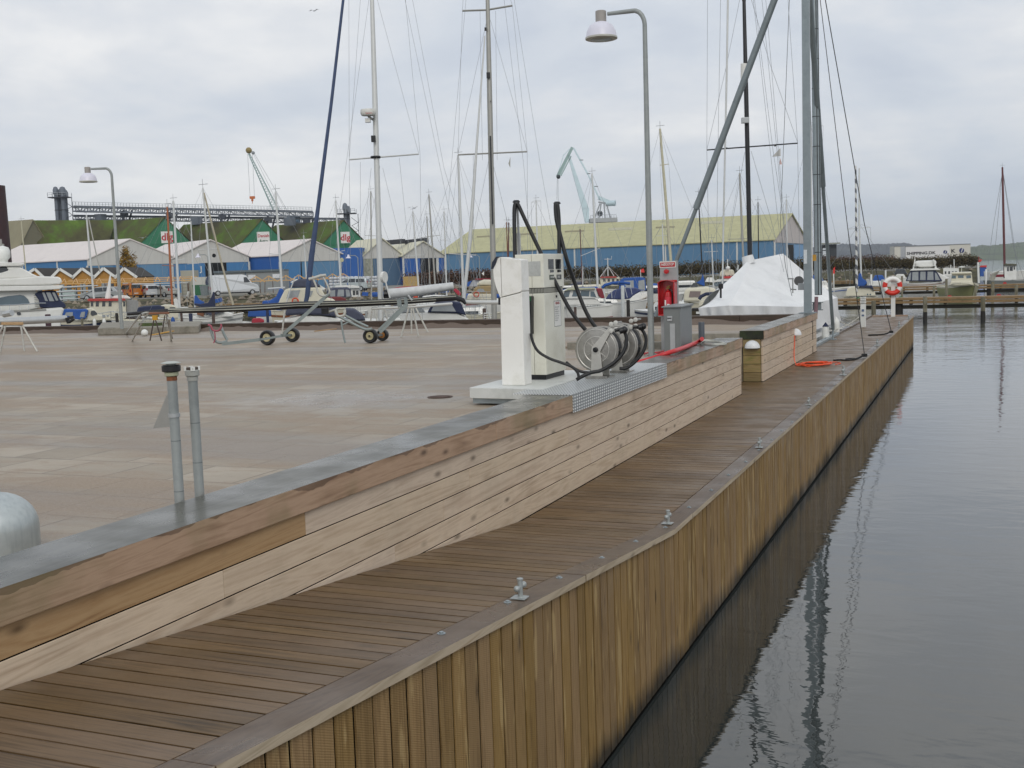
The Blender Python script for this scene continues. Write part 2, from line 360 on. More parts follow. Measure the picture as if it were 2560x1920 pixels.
for nm, (ax, bx, ay, by) in {'a': (-7.4, XB, 21.74, 21.92), 'b': (-7.0, XB, 19.42, 19.60)}.items():
    mb = MB(); mb.box(ax, bx, ay, by, GND-.5, GND+.13)
    tag(mb.build('concrete_kerb', concrete, bevel=.012), 'low concrete kerb beside the opening in the timber wall, %s' % ('far side against the corner block' if nm == 'a' else 'near side behind the grey cabinet'), 'kerb', 'concrete kerbs at the wall opening')
# ------------------------------------------------------------------ timber
def stain_mold(t, tc, col):
    n = N(t, 'ShaderNodeTexNoise', Scale=1.1, Detail=6.0, Roughness=.7); L(t, tc.outputs['Object'], n.inputs['Vector'])
    return mix_(t, math_(t, 'MULTIPLY', ramp_(t, n.outputs[0], [(.5, 0.0), (.66, 1.0)]), .14), col, C('#6f6a5a'))
def stain_wet_top(t, tc, col):       # water creeping down from the upper arris of the cap, and dark drips
    gp = N(t, 'ShaderNodeNewGeometry'); sp = N(t, 'ShaderNodeSeparateXYZ'); L(t, gp.outputs['Position'], sp.inputs[0])
    n = N(t, 'ShaderNodeTexNoise', Scale=3.0, Detail=3.0, Roughness=.5); mp = N(t, 'ShaderNodeMapping'); mp.inputs['Scale'].default_value = (1, 1, .25); L(t, tc.outputs['Object'], mp.inputs[0]); L(t, mp.outputs[0], n.inputs['Vector'])
    d = math_(t, 'MULTIPLY', math_(t, 'SUBTRACT', CAP, sp.outputs[2]), 12.0)           # 0 at the arris, about 2 at the foot
    lim = math_(t, 'MULTIPLY', math_(t, 'SUBTRACT', n.outputs[0], .44), 2.2)
    wetf = math_(t, 'GREATER_THAN', lim, d)
    up = N(t, 'ShaderNodeNewGeometry'); su = N(t, 'ShaderNodeSeparateXYZ'); L(t, up.outputs['Normal'], su.inputs[0])
    side = math_(t, 'LESS_THAN', su.outputs[2], .5)
    col = mix_(t, math_(t, 'MULTIPLY', math_(t, 'MULTIPLY', wetf, side), .6), col, C('#4c3a2e'))
    g = N(t, 'ShaderNodeTexNoise', Scale=1.7, Detail=4.0); L(t, tc.outputs['Object'], g.inputs['Vector'])
    moss = math_(t, 'MULTIPLY', ramp_(t, g.outputs[0], [(.48, 0.0), (.66, 1.0)]), math_(t, 'MULTIPLY', side, .45))
    return mix_(t, moss, col, C('#6b6a44'))
CAPM = wood('cap_timber', ['#7b6250', '#947a64', '#a88e78', '#9a806a'], 'Y', (.42, .62), grain=6, var=.13, knots=.85, stretch=.05, stain=stain_wet_top, bump=.35)
CAPW = wood('cap_timber_wet_top', ['#3d3c36', '#4a4942', '#54534b', '#5d5c54'], 'Y', (.20, .42), grain=5, var=.06, knots=.5, stretch=.05, bump=.18, coat=.06, spec=.45)
CLAD = wood('cladding_boards', ['#a8947f', '#bca893', '#ccbaa5', '#baa690'], 'Y', (.55, .75), grain=6, var=.06, knots=.9, stretch=.05, stain=stain_mold)
CLADO = wood('cladding_fresh_board', ['#876742', '#a07f55', '#ae8f65', '#9a7a52'], 'Y', (.5, .7), grain=4.2, var=.06, knots=1.0, stretch=.09)
DECKM = wood('wet_deck_boards', ['#3c2e1c', '#56432b', '#6b553a', '#5c4932'], 'X', (.3, .55), grain=7, var=.16, knots=.5, stretch=.05, bump=.3, coat=.04)
RIMM = wood('wet_edge_board', ['#43352a', '#524335', '#5e4e3e', '#574838'], 'Y', (.26, .5), grain=6, var=.08, knots=.5, stretch=.05, coat=.05)
RIMF = wood('pale_edge_face', ['#8d7c67', '#a99a85', '#bbac97', '#a39079'], 'Y', (.5, .7), grain=5, var=.10, knots=.8, stretch=.05)
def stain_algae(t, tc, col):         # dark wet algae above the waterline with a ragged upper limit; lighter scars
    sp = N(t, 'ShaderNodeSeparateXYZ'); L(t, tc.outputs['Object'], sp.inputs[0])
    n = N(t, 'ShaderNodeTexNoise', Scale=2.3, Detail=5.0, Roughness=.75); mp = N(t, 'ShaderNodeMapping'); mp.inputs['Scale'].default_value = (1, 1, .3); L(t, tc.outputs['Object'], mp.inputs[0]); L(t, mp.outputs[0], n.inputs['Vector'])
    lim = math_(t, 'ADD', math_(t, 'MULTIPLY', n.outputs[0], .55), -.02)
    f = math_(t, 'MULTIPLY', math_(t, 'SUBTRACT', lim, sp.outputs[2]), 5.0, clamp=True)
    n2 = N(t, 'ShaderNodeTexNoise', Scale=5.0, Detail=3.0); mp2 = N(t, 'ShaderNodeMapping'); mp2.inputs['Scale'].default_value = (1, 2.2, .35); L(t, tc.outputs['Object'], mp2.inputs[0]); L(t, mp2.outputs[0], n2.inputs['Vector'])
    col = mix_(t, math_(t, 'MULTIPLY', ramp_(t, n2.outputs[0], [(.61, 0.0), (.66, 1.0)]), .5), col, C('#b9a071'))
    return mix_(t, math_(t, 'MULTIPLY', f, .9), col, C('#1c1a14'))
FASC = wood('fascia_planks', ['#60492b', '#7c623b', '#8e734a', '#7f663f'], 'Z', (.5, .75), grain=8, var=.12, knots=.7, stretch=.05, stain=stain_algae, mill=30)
DARK = mat('shade_black', '#050403', .95, var=0, spec=.05)  # near-black colour standing for the shade in gaps between boards
STEEL = mat('galvanised_steel', '#9aa3a6', .42, .55, var=.10, scale=14, bump=.08, dirt=(C('#70787b'), .5), dscale=5)
GALV = mat('galvanised_painted_grey', '#959a99', .5, .25, var=.08, scale=9, dirt=(C('#6a7275'), .5), dscale=3)
ALU = mat('dull_aluminium', '#b7babb', .38, .6, var=.06, scale=10)
RUBBER = mat('black_rubber', '#17181a', .42, var=.1, scale=20)
BLACKP = mat('black_plastic', '#16171a', .4)
WHITE = mat('white_paint', '#dedfdb', .42, var=.03, scale=3, dirt=(C('#b9b9b0'), .4), dscale=2)
GLASSD = mat('dark_window_glass', '#20272d', .08, var=.25, scale=1.5, spec=.8)
# ------------------------------------------------------------------ jetty deck
jet = thing('boardwalk', 'wet brown timber boardwalk ramp and jetty above the water', 'boardwalk', (-3.1, 20, 0)); jet['kind'] = 'structure'
mb = MB(); rnd = random.Random(3); pitch = .146; y = -3.0
def deckrow(mb, y, x0, x1, w=.137):
    z0, z1 = zdeck(y), zdeck(y+w); j = rnd.uniform(-.001, .001)
    mb.hexa([(x0, y, z0-.03), (x1, y, z0-.03), (x1, y+w, z1-.03), (x0, y+w, z1-.03), (x0, y, z0+j), (x1, y, z0+j), (x1, y+w, z1+j), (x0, y+w, z1+j)])
def xleft(y): return -3.818 if y < 19.55 or 21.75 < y < 29.55 else (-4.3 if y < 22 else -4.02)
ramp_end = False; r2 = MB()
while y < 48.0:
    x0 = xleft(y); tgt = mb if y < YB-.1 else r2
    if y < 21.7 < y+.146: x0 = -3.818
    w = .129 if rnd.random() < .55 else .135
    deckrow(tgt, y, x0, -2.592, w); y += pitch
mb.build('ramp_planks', DECKM, jet); r2.build('deck_planks', DECKM, jet)
# edge board: a wide wet top with a pale sawn face, in lengths
y = -3.0; k = 0
while y < 48.2:
    e = min(y+rnd.choice((3.0, 3.9, 4.2)), 48.2); yy = [y]
    if y < YB < e: yy.append(YB)
    yy.append(e-.006)
    mb = MB(); zo = rnd.uniform(0, .005); xo = rnd.uniform(-.004, .004)
    for a, bq in zip(yy[:-1], yy[1:]):
        za, zb = zdeck(a)+.004+zo, zdeck(bq)+.004+zo; X0, X1 = -2.583, XE+xo
        vs = [(X0, a, za-.04), (X1, a, za-.045), (X1, bq, zb-.045), (X0, bq, zb-.04), (X0, a, za), (X1, a, za), (X1, bq, zb), (X0, bq, zb)]
        mb.mi = 0; mb.add(vs, [(4, 5, 6, 7), (0, 1, 5, 4), (2, 3, 7, 6), (3, 0, 4, 7), (3, 2, 1, 0)]); mb.mi = 1; mb.add(vs, [(1, 2, 6, 5)])
    mb.build('edge_board', [RIMM, RIMF], jet, bevel=.004); y = e
# fascia
mb = MB(); y = -3.0; k = 0
while y < 48.1:
    w = .158; d = rnd.uniform(-.0015, .003); xf = -2.425+d; zt = min(zdeck(y), zdeck(y+w))-.036
    mb.hexa([(xf-.03, y+.004, .035), (xf, y+.004, .035), (xf, y+w-.016, .035), (xf-.03, y+w-.016, .035), (xf-.03, y+.004, zt), (xf, y+.004, zt), (xf, y+w-.016, zt), (xf-.03, y+w-.016, zt)])
    y += w
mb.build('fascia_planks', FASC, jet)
mb = MB()
for i in range(10): mb.box(-4.0+i*.158+.003, -4.0+(i+1)*.158-.004, 48.13, 48.16, .035, DECK-.045)
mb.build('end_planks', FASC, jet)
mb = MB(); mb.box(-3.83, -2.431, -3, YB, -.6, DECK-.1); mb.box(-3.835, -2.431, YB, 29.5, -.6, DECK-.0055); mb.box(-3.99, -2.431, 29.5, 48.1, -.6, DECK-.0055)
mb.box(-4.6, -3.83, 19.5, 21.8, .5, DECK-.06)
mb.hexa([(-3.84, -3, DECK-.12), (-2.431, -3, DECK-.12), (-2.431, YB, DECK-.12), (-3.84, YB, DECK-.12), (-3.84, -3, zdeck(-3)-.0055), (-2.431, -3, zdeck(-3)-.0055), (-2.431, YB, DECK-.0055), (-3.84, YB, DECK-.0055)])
mb.build('substructure_gap_shade', DARK, jet)  # black fill raised close under the boards, paints shade into the slots
# edge bolts
def bolt(y, x=-2.50):
    z = zdeck(y)+.006; sl = 0 if y > YB else -.0945
    mb = MB(); mb.lathe([(.023, 0), (.023, .003), (.012, .004), (.012, .011), (.006, .013)], (x, y, z), 10); return mb
for i in range(46):
    y = 5.03+i*.852
    if y > 47.5: break
    if abs((y % 4.3)) > 0: bolt(y, -2.545+min(.1, (y-5)*.012)+.006*math.sin(i*3)).build('bolt', STEEL, jet)
# steel kerb on the inner edge at the far part
mb = MB(); mb.box(-4.14, -4.0, 29.75, 36.2, DECK+.0, DECK+.075); mb.build('inner_kerb', STEEL, jet, bevel=.006)
mb = MB(); mb.box(-4.14, -4.0, 29.6, 29.75, DECK-.05, DECK+.07); mb.build('kerb_end', CLADO, jet)
mb = MB(); mb.box(-4.12, -4.02, 36.3, 48.0, DECK-.03, DECK+.06); mb.build('inner_kerb', RIMM, jet, bevel=.006)
mb = MB(); mb.box(-4.0, -2.6, 47.95, 48.08, DECK, DECK+.05); mb.build('end_rail', CAPM, jet)
for i in range(8):
    MB().lathe([(.02, 0), (.02, .02)], (-4.07, 30.1+i*.8, DECK+.076), 8).build('kerb_bolt', STEEL, jet)
# ------------------------------------------------------------------ timber wall, two lengths
def wallrun(root, y0, y1, caps, plate=None):
    rows = [(2.078, 1.932), (1.924, 1.768), (1.760, 1.604), (1.596, 1.440), (1.432, 1.262)]
    cuts = [[-2, 5.78, 11.9, 19.58], [-2, 4.95, 8.2, 10.6, 15.3, 19.58], [-2, 7.7, 12.6, 19.58], [-2, 6.9, 11.3, 16.6, 19.58], [-2, 5.6, 8.3, 13.9, 19.58]]
    mo = MB(); mbs = MB()
    for ri, (zt, zb) in enumerate(rows):
        ys = [c for c in (cuts[ri] if y0 < 5 else [y0, y0+[4.2, 3.1, 5.2, 2.4, 4.6][ri], y1]) if y0 <= c <= y1]
        if ys[0] != y0: ys = [y0]+ys
        for a, bq in zip(ys[:-1], ys[1:]):
            d = rnd.uniform(-.001, .003); tg = mo if (ri == 0 and bq < 6 and y0 < 5) else mbs
            tg.box(-3.87, -3.832+d, a+.002, bq-.002, zb, zt)
    mbs.build('cladding', CLAD, root, bevel=.003)
    if mo.v: o = mo.build('cladding', CLADO, root, bevel=.003); o['label'] = 'fresh orange board under the cap'
    mb = MB(); mb.box(XB+.05, -3.8385, y0+.02, y1-.02, .5, 2.078); mb.build('core', DARK, root)  # black core right behind the cladding, painted shade for the board gaps
    for a, bq in zip(caps[:-1], caps[1:]):
        mb = MB(); vs = [(XB, a+.003, 2.083), (XF, a+.003, 2.083), (XF, bq-.003, 2.083), (XB, bq-.003, 2.083)]
        vs += [(x, yy, CAP) for x, yy, _ in vs]
        mb.mi = 0; mb.add(vs, [(0, 1, 5, 4), (1, 2, 6, 5), (2, 3, 7, 6), (3, 0, 4, 7), (3, 2, 1, 0)]); mb.mi = 1; mb.add(vs, [(4, 5, 6, 7)])
        mb.build('cap_beam', [CAPM, CAPW], root, bevel=.006)
wall1 = thing('timber_wall', 'long low timber wall with grey wet cap carrying the chequer plate', 'wall', (-3.85, -2, DECK))
wallrun(wall1, -2, 19.58, [-2, 2.1, 8.7, 10.82, 13.75, 19.58])
wall2 = thing('timber_wall', 'shorter timber wall beyond the opening with two round wall lamps', 'wall', (-3.85, 21.74, DECK))
wallrun(wall2, 21.77, 29.5, [21.74, 25.6, 29.5])
# end face of the second wall: block end with stacked boards
mb = MB()
for zt, zb in [(2.078, 1.932), (1.924, 1.768), (1.760, 1.604), (1.596, 1.440), (1.432, 1.262)]: mb.box(XB+.04, -3.875, 21.735, 21.765, zb, zt)
o = mb.build('end_boards', wood('end_boards_green', ['#5b5230', '#7c6b45', '#8d7a54', '#6e6a3c'], 'X', (.5, .7), grain=4, var=.15, knots=.5, stretch=.1), wall2)
mb = MB(); mb.box(XB-.02, XF-.01, 21.715, 21.738, 2.085, CAP-.003); mb.build('mossy_cap_end', mat('dark_moss', '#23261a', .8, var=.5, scale=12, dirt=(C('#3c4a20'), .6)), wall2)
# timber edge along the far side of the quay
FARK = wood('far_edge_timber', ['#2e2620', '#43352b', '#4d3e32', '#3c3326'], 'X', (.5, .7), grain=4, var=.12, knots=.4, stretch=.06)
fe = thing('edge_timber', 'dark timber edge along the far side of the quay', 'edge beam', (-20, 28.6, GND))
x = -42.0
while x < XF-.05:
    e = min(x+5.2, XB+.45)
    if e > -4.3: e = XF-.02
    MB().box(x+.004, e-.004, 28.5, 28.9, GND-.02, CAP-.002).build('beam', FARK, fe, bevel=.008); x = e
mb = MB(); mb.box(-42, XF-.03, 28.75, 28.86, -.6, GND-.03); mb.build('quay_face', DARK, fe)
mb = MB(); mb.hexa([G(245, 838, GND), G(497, 833, GND), G(497, 820, GND)+Vector((0, .2, 0)), G(245, 822, GND)+Vector((0, .2, 0)),
    *[p+Vector((0, 0, .21)) for p in (G(245, 838, GND), G(497, 833, GND), G(497, 820, GND)+Vector((0, .2, 0)), G(245, 822, GND)+Vector((0, .2, 0)))]])
tag(mb.build('concrete_block', concrete, bevel=.02), 'long pale concrete block carrying the small street lamp', 'concrete block')
p = G(557, 838, GND)
# drain in the paving
mb = MB(); mb.lathe([(.15, .0), (.15, .005), (.13, .006), (.12, .003)], G(1100, 993, GND)+Vector((0, 0, .003)), 24)
for i in range(-4, 5):
    c = G(1100, 993, GND); hw = math.sqrt(max(0, .115**2-(i*.025)**2)); mb.box(c.x-hw, c.x+hw, c.y+i*.025-.007, c.y+i*.025+.007, GND+.004, GND+.012)
tag(mb.build('drain_cover', mat('rusty_iron', '#5c4a42', .7, .3, var=.3, scale=20), smooth=30), 'round rusty drain cover in the wet paving', 'drain cover')
# sand heap line by the far edge
mb = MB(); n = 160; vs = []; fs = []
sr = random.Random(11); hts = [0]*4
for i in range(n+1):
    xx = -33+28.6*i/n; hh = .045+.035*math.sin(i*.31)+sr.uniform(0, .05)
    vs += [(xx, 27.7-.35*abs(math.sin(i*.23)), GND+.002), (xx, 28.15, GND+hh*.6), (xx, 28.36, GND+hh), (xx, 28.498, GND+hh*.8)]
for i in range(n):
    for j in range(3): a = i*4+j; fs.append((a, a+4, a+5, a+1))
mb.add(vs, fs)
tag(mb.build('sand_drift', mat('damp_sand', '#65564a', .9, var=.25, scale=30, bump=.5), smooth=60), 'brown sand drifted against the far timber edge', 'sand', kind='stuff')
# ================================================================== fuel station on the quay
cr = lambda x, y: (1150+x*.3497, 480+y*.3497)
s5 = lambda x, y: (1500+x*.27125, 620+y*.27125)
RED = mat('red_lacquer', '#b5161c', .35, var=.05, coat=.3); REDT = mat('red_lettering', '#b01822', .5, var=0)
NAVY = mat('navy_plastic', '#1d2433', .35); INK = mat('grey_print', '#5b5e60', .6, var=0); INKB = mat('black_print', '#1c1f24', .6, var=0)
CREAM = mat('cream_enamel', '#ecebe6', .34, var=.02, scale=3, dirt=(C('#c4c1b2'), .45), dscale=2.4, coat=.25)
CREAM2 = mat('ivory_enamel', '#e0dfd2', .36, var=.02, scale=3, dirt=(C('#b9b59f'), .4), dscale=2.4, coat=.25)
LENS = mat('display_glass', '#24272a', .12, var=.3, scale=14, spec=.7)
CHQ, t, b = newmat('chequer_plate'); tc = N(t, 'ShaderNodeTexCoord'); sp = N(t, 'ShaderNodeSeparateXYZ'); L(t, tc.outputs['Object'], sp.inputs[0])
yy = sp.outputs[1]; zz = math_(t, 'ADD', sp.outputs[2], sp.outputs[0])
p1_ = math_(t, 'SINE', math_(t, 'MULTIPLY', math_(t, 'ADD', math_(t, 'MULTIPLY', yy, .45), zz), 100.0)); p2_ = math_(t, 'SINE', math_(t, 'MULTIPLY', math_(t, 'SUBTRACT', math_(t, 'MULTIPLY', yy, .45), zz), 100.0))
lz_ = ramp_(t, math_(t, 'MULTIPLY', p1_, p2_), [(.12, 0.0), (.4, 1.0)])
L(t, mix_(t, lz_, C('#858a8c'), C('#e6e8e8')), b.inputs['Base Color']); b.inputs['Metallic'].default_value = .2; b.inputs['Roughness'].default_value = .38
bp = N(t, 'ShaderNodeBump', Strength=.6, Distance=.004); L(t, lz_, bp.inputs['Height']); L(t, bp.outputs[0], b.inputs['Normal'])
plate = thing('chequer_plate', 'shiny aluminium chequer plate folded over the timber wall below the hose reels', 'metal plate', (-4.0, 12.5, CAP))
mb = MB(); mb.box(XB-.21, XF+.003, 10.66, 14.37, CAP+.002, CAP+.008); mb.build('top_sheet', CHQ, plate)
mb = MB(); mb.box(XF+.002, XF+.008, 10.66, 14.37, 2.07, CAP+.008); mb.build('front_sheet', CHQ, plate)
pl = thing('plinth', 'galvanised steel plinth carrying the white fuel station pillars', 'plinth', (-4.8, 12, GND))
mb = MB(); mb.hexa([(-5.16, 11.12, 2.15), (-4.27, 11.04, 2.15), (-4.27, 13.2, 2.15), (-5.16, 13.2, 2.15), (-5.16, 11.12, 2.268), (-4.27, 11.04, 2.268), (-4.27, 13.2, 2.268), (-5.16, 13.2, 2.268)])
mb.build('top_slab', mat('pale_plinth_sheet', '#d0d2ce', .45, .1, var=.07, scale=4, dirt=(C('#8f948f'), .5)), pl, bevel=.006)
mb = MB(); mb.box(-5.14, -4.30, 11.16, 13.15, GND+.02, 2.149); mb.build('skirt', STEEL, pl)
# -- payment pillar
T0, T1 = 11.378, 11.60
pil = thing('payment_terminal', 'slim white pillar with rounded front and dark visor on the plinth', 'payment terminal', (-4.75, 11.5, 2.268))
body = [(-4.88, 2.268), (-4.609, 2.268), (-4.606, 3.30), (-4.63, 3.284), (-4.868, 3.235)]
mb = MB(); mb.extrude([(x, T0, z) for x, z in reversed(body)], (0, T1-T0, 0)); mb.build('body', CREAM, pil, bevel=.008)
hood = [(-4.845, 3.247), (-4.63, 3.293), (-4.606, 3.308), (-4.607, 3.645), (-4.845, 3.683)]
mb = MB(); mb.extrude([(x, T0+.001, z) for x, z in reversed(hood)], (0, T1-T0-.002, 0)); mb.build('hood', CREAM, pil, bevel=.006)
bul = [(-4.851, 3.241)]+[(-4.851-.088*math.sin(math.pi*.5*min(1, .12+i/7.0)) , 3.241+i*.0455) for i in range(8)]+[(-4.905, 3.66), (-4.851, 3.682)]
mb = MB(); mb.extrude([(x, T0+.004, z) for x, z in reversed(bul)], (0, T1-T0-.008, 0)); mb.build('curved_door', CREAM, pil, smooth=40)
vis = [(-4.938, 3.556), (-4.962, 3.556), (-4.948, 3.628), (-4.90, 3.687), (-4.872, 3.69), (-4.90, 3.62)]
mb = MB(); mb.extrude([(x, T0-.004, z) for x, z in reversed(vis)], (0, T1-T0+.008, 0)); mb.build('visor', NAVY, pil)
mb = MB(); mb.box(-4.9, -4.87, 11.40, 11.58, 3.16, 3.24); mb.build('card_slot', BLACKP, pil)
# -- dispenser
KX, KY, DY1, DX0 = -4.582, 11.995, 12.66, -4.93
dsp = thing('fuel_dispenser', 'tall ivory fuel dispenser with two displays behind the slim pillar', 'fuel dispenser', (-4.75, 12.3, 2.268))
mb = MB(); mb.box(DX0+.02, KX-.012, KY+.012, DY1-.03, 2.268, 2.325); mb.build('base', BLACKP, dsp)
mb = MB(); mb.box(DX0, KX-.148, KY, DY1, 2.325, 3.262); mb.box(KX-.144, KX, KY, DY1, 2.325, 3.262); mb.build('lower_cabinet', CREAM2, dsp, bevel=.006)
mb = MB(); mb.box(DX0+.02, KX-.01, KY+.012, DY1-.012, 3.262, 3.325); mb.build('louvre_gap', mat('dark_louvre', '#4d4e4b', .6, var=.4, scale=60), dsp)
mb = MB()
for i in range(34):
    y = KY+.02+i*.0185; mb.box(KX-.012, KX-.004, y, y+.009, 3.268, 3.318)
for i in range(17):
    x = DX0+.03+i*.0185; mb.box(x, x+.009, KY+.004, KY+.012, 3.268, 3.318)
mb.build('louvre', mat('pale_louvre', '#9c9c94', .5), dsp)
mb = MB(); mb.box(DX0, KX-.148, KY, DY1+.015, 3.325, 3.712); mb.box(KX-.144, KX, KY, DY1+.015, 3.325, 3.712); mb.build('upper_cabinet', CREAM2, dsp, bevel=.006)
FX = [(KX, KY, 2.325), (KX, DY1, 2.325), (KX, DY1, 3.712), (KX, KY, 3.712)]
FY = [(DX0, KY, 2.325), (KX, KY, 2.325), (KX, KY, 3.712), (DX0, KY, 3.712)]
for u0, u1 in ((.24, .50), (.60, .88)):
    MB().panel(FX, u0, u1, .872, .955, .004, .01).build('display', LENS, dsp)
    MB().panel(FX, u0+.08, u1, .845, .866, .003, .01).build('price_window', LENS, dsp)
    mb = MB().panel(FX, u0+.04, u1-.0, .785, .825, .003, .008); mb.build('fuel_label', mat('green_label', '#3c4a3f', .5) if u0 < .4 else mat('grey_label', '#4a4d4e', .5), dsp)
y0 = KY+.29*(DY1-KY)+.0
MB().text('BENZIN', (KX+.004, KY+.31*(DY1-KY), 3.432), (0, 1, 0), (0, 0, 1), .034, bold=.01).build('fuel_name', WHITE, dsp)
MB().text('DIESEL', (KX+.004, KY+.66*(DY1-KY), 3.432), (0, 1, 0), (0, 0, 1), .034, bold=.01).build('fuel_name', WHITE, dsp)
mb = MB(); mb.lathe([(.014, -.004), (.014, .01), (.001, .012)], (KX, KY+.59*(DY1-KY), 3.215), 12, 'X'); mb.build('lock', BLACKP, dsp)
MB().panel(FX, .46, .80, .388, .605, .002, .006).build('notice', mat('notice_paper', '#e8e8e4', .6, var=.02), dsp)
mb = MB()
for a, bq, c_, d_ in ((.46, .80, .388, .391), (.46, .80, .602, .605), (.46, .466, .388, .605), (.794, .80, .388, .605)): mb.panel(FX, a, bq, c_, d_, .0035, .003)
mb.build('notice_frame', INK, dsp)
MB().text('BEMÆRK', (KX+.005, KY+.63*(DY1-KY), 3.125), (0, 1, 0), (0, 0, 1), .034, align='CENTER', bold=.012).build('notice_heading', REDT, dsp)
for i, s in enumerate(('Benzin og diesel', 'betales ved', 'standeren med', 'kort. Husk at', 'lukke for hanen', 'efter brug af', 'standeren')):
    MB().text(s, (KX+.005, KY+.49*(DY1-KY), 3.085-i*.026), (0, 1, 0), (0, 0, 1), .024, sx=.9).build('notice_line', INK, dsp)
MB().panel(FY, .48, .90, .82, .94, .003, .008).build('instruction_sheet', mat('grey_sheet', '#b4b6b3', .4, var=.1, scale=30), dsp)
nz = MB(); nz.hexa([gy for gy in [(-4.795, KY-.10, 2.80), (-4.722, KY-.10, 2.80), (-4.722, KY, 2.80), (-4.795, KY, 2.80), (-4.795, KY-.10, 3.235), (-4.705, KY-.10, 3.235), (-4.705, KY, 3.235), (-4.795, KY, 3.235)]])
nz.build('nozzle_holster', BLACKP, dsp, bevel=.01)
MB().box(-4.796, -4.704, KY-.104, KY-.1, 3.18, 3.235).build('holster_label', mat('green_sign', '#1e5a34', .4), dsp)
MB().text('95', (-4.76, KY-.106, 3.192), (1, 0, 0), (0, 0, 1), .036, bold=.01).build('holster_text', WHITE, dsp)
nzl = MB(); nzl.tube(spline([(-4.74, KY-.13, 3.12), (-4.735, KY-.15, 3.02), (-4.74, KY-.14, 2.90), (-4.745, KY-.13, 2.80)]), [.022]*19, 10)
nzl.build('nozzle', BLACKP, dsp, smooth=50); MB().box(-4.785, -4.75, KY-.135, KY-.10, 2.93, 3.06).build('nozzle_lever', mat('green_plastic', '#1d6b3c', .4), dsp)
# hose masts on the roof
top1 = P(*cr(403, 82), 13.15); top2 = P(*cr(694, 92), 13.35)
for i, (bx_, top) in enumerate(((P(*cr(420, 443), 13.15), top1), (P(*cr(697, 440), 13.35), top2))):
    mb = MB(); a = Vector((top.x+.015, top.y, 3.70)); h1 = a+Vector((0, 0, .27)); mb.bar(a, h1, .034, .034); mb.bar(h1, (top.x+.012, top.y, top.z+.0), .022, .022); mb.build('hose_mast', ALU, dsp)
    mb = MB(); mb.lathe([(.04, -.012), (.045, 0), (.03, .018), (.001, .02)], (top.x, top.y, top.z+.02), 14); mb.build('mast_cap', BLACKP, dsp, smooth=40)
mb = MB(); mb.tube(spline([P(*cr(x, y), 13.12) for x, y in [(394, 470), (391, 360), (388, 200), (390, 110), (400, 80), (416, 92), (450, 165), (530, 335), (610, 500), (700, 680), (780, 830), (850, 930), (915, 1005)]]), .024, 10)
tag(mb.build('fuel_hose', RUBBER, smooth=60), 'black fuel hose from the left hose mast down to the front reel', 'hose', 'hoses between the dispenser and the reels')
mb = MB(); mb.tube(spline([P(*cr(x, y), 13.32+.1*(y > 500)) for x, y in [(708, 437), (709, 330), (706, 190), (698, 100), (690, 88), (683, 100), (690, 200), (720, 320), (765, 490), (820, 650), (880, 810), (930, 910), (978, 978)]]), .024, 10)
tag(mb.build('fuel_hose', RUBBER, smooth=60), 'black fuel hose from the right hose mast down to the rear reel', 'hose', 'hoses between the dispenser and the reels')
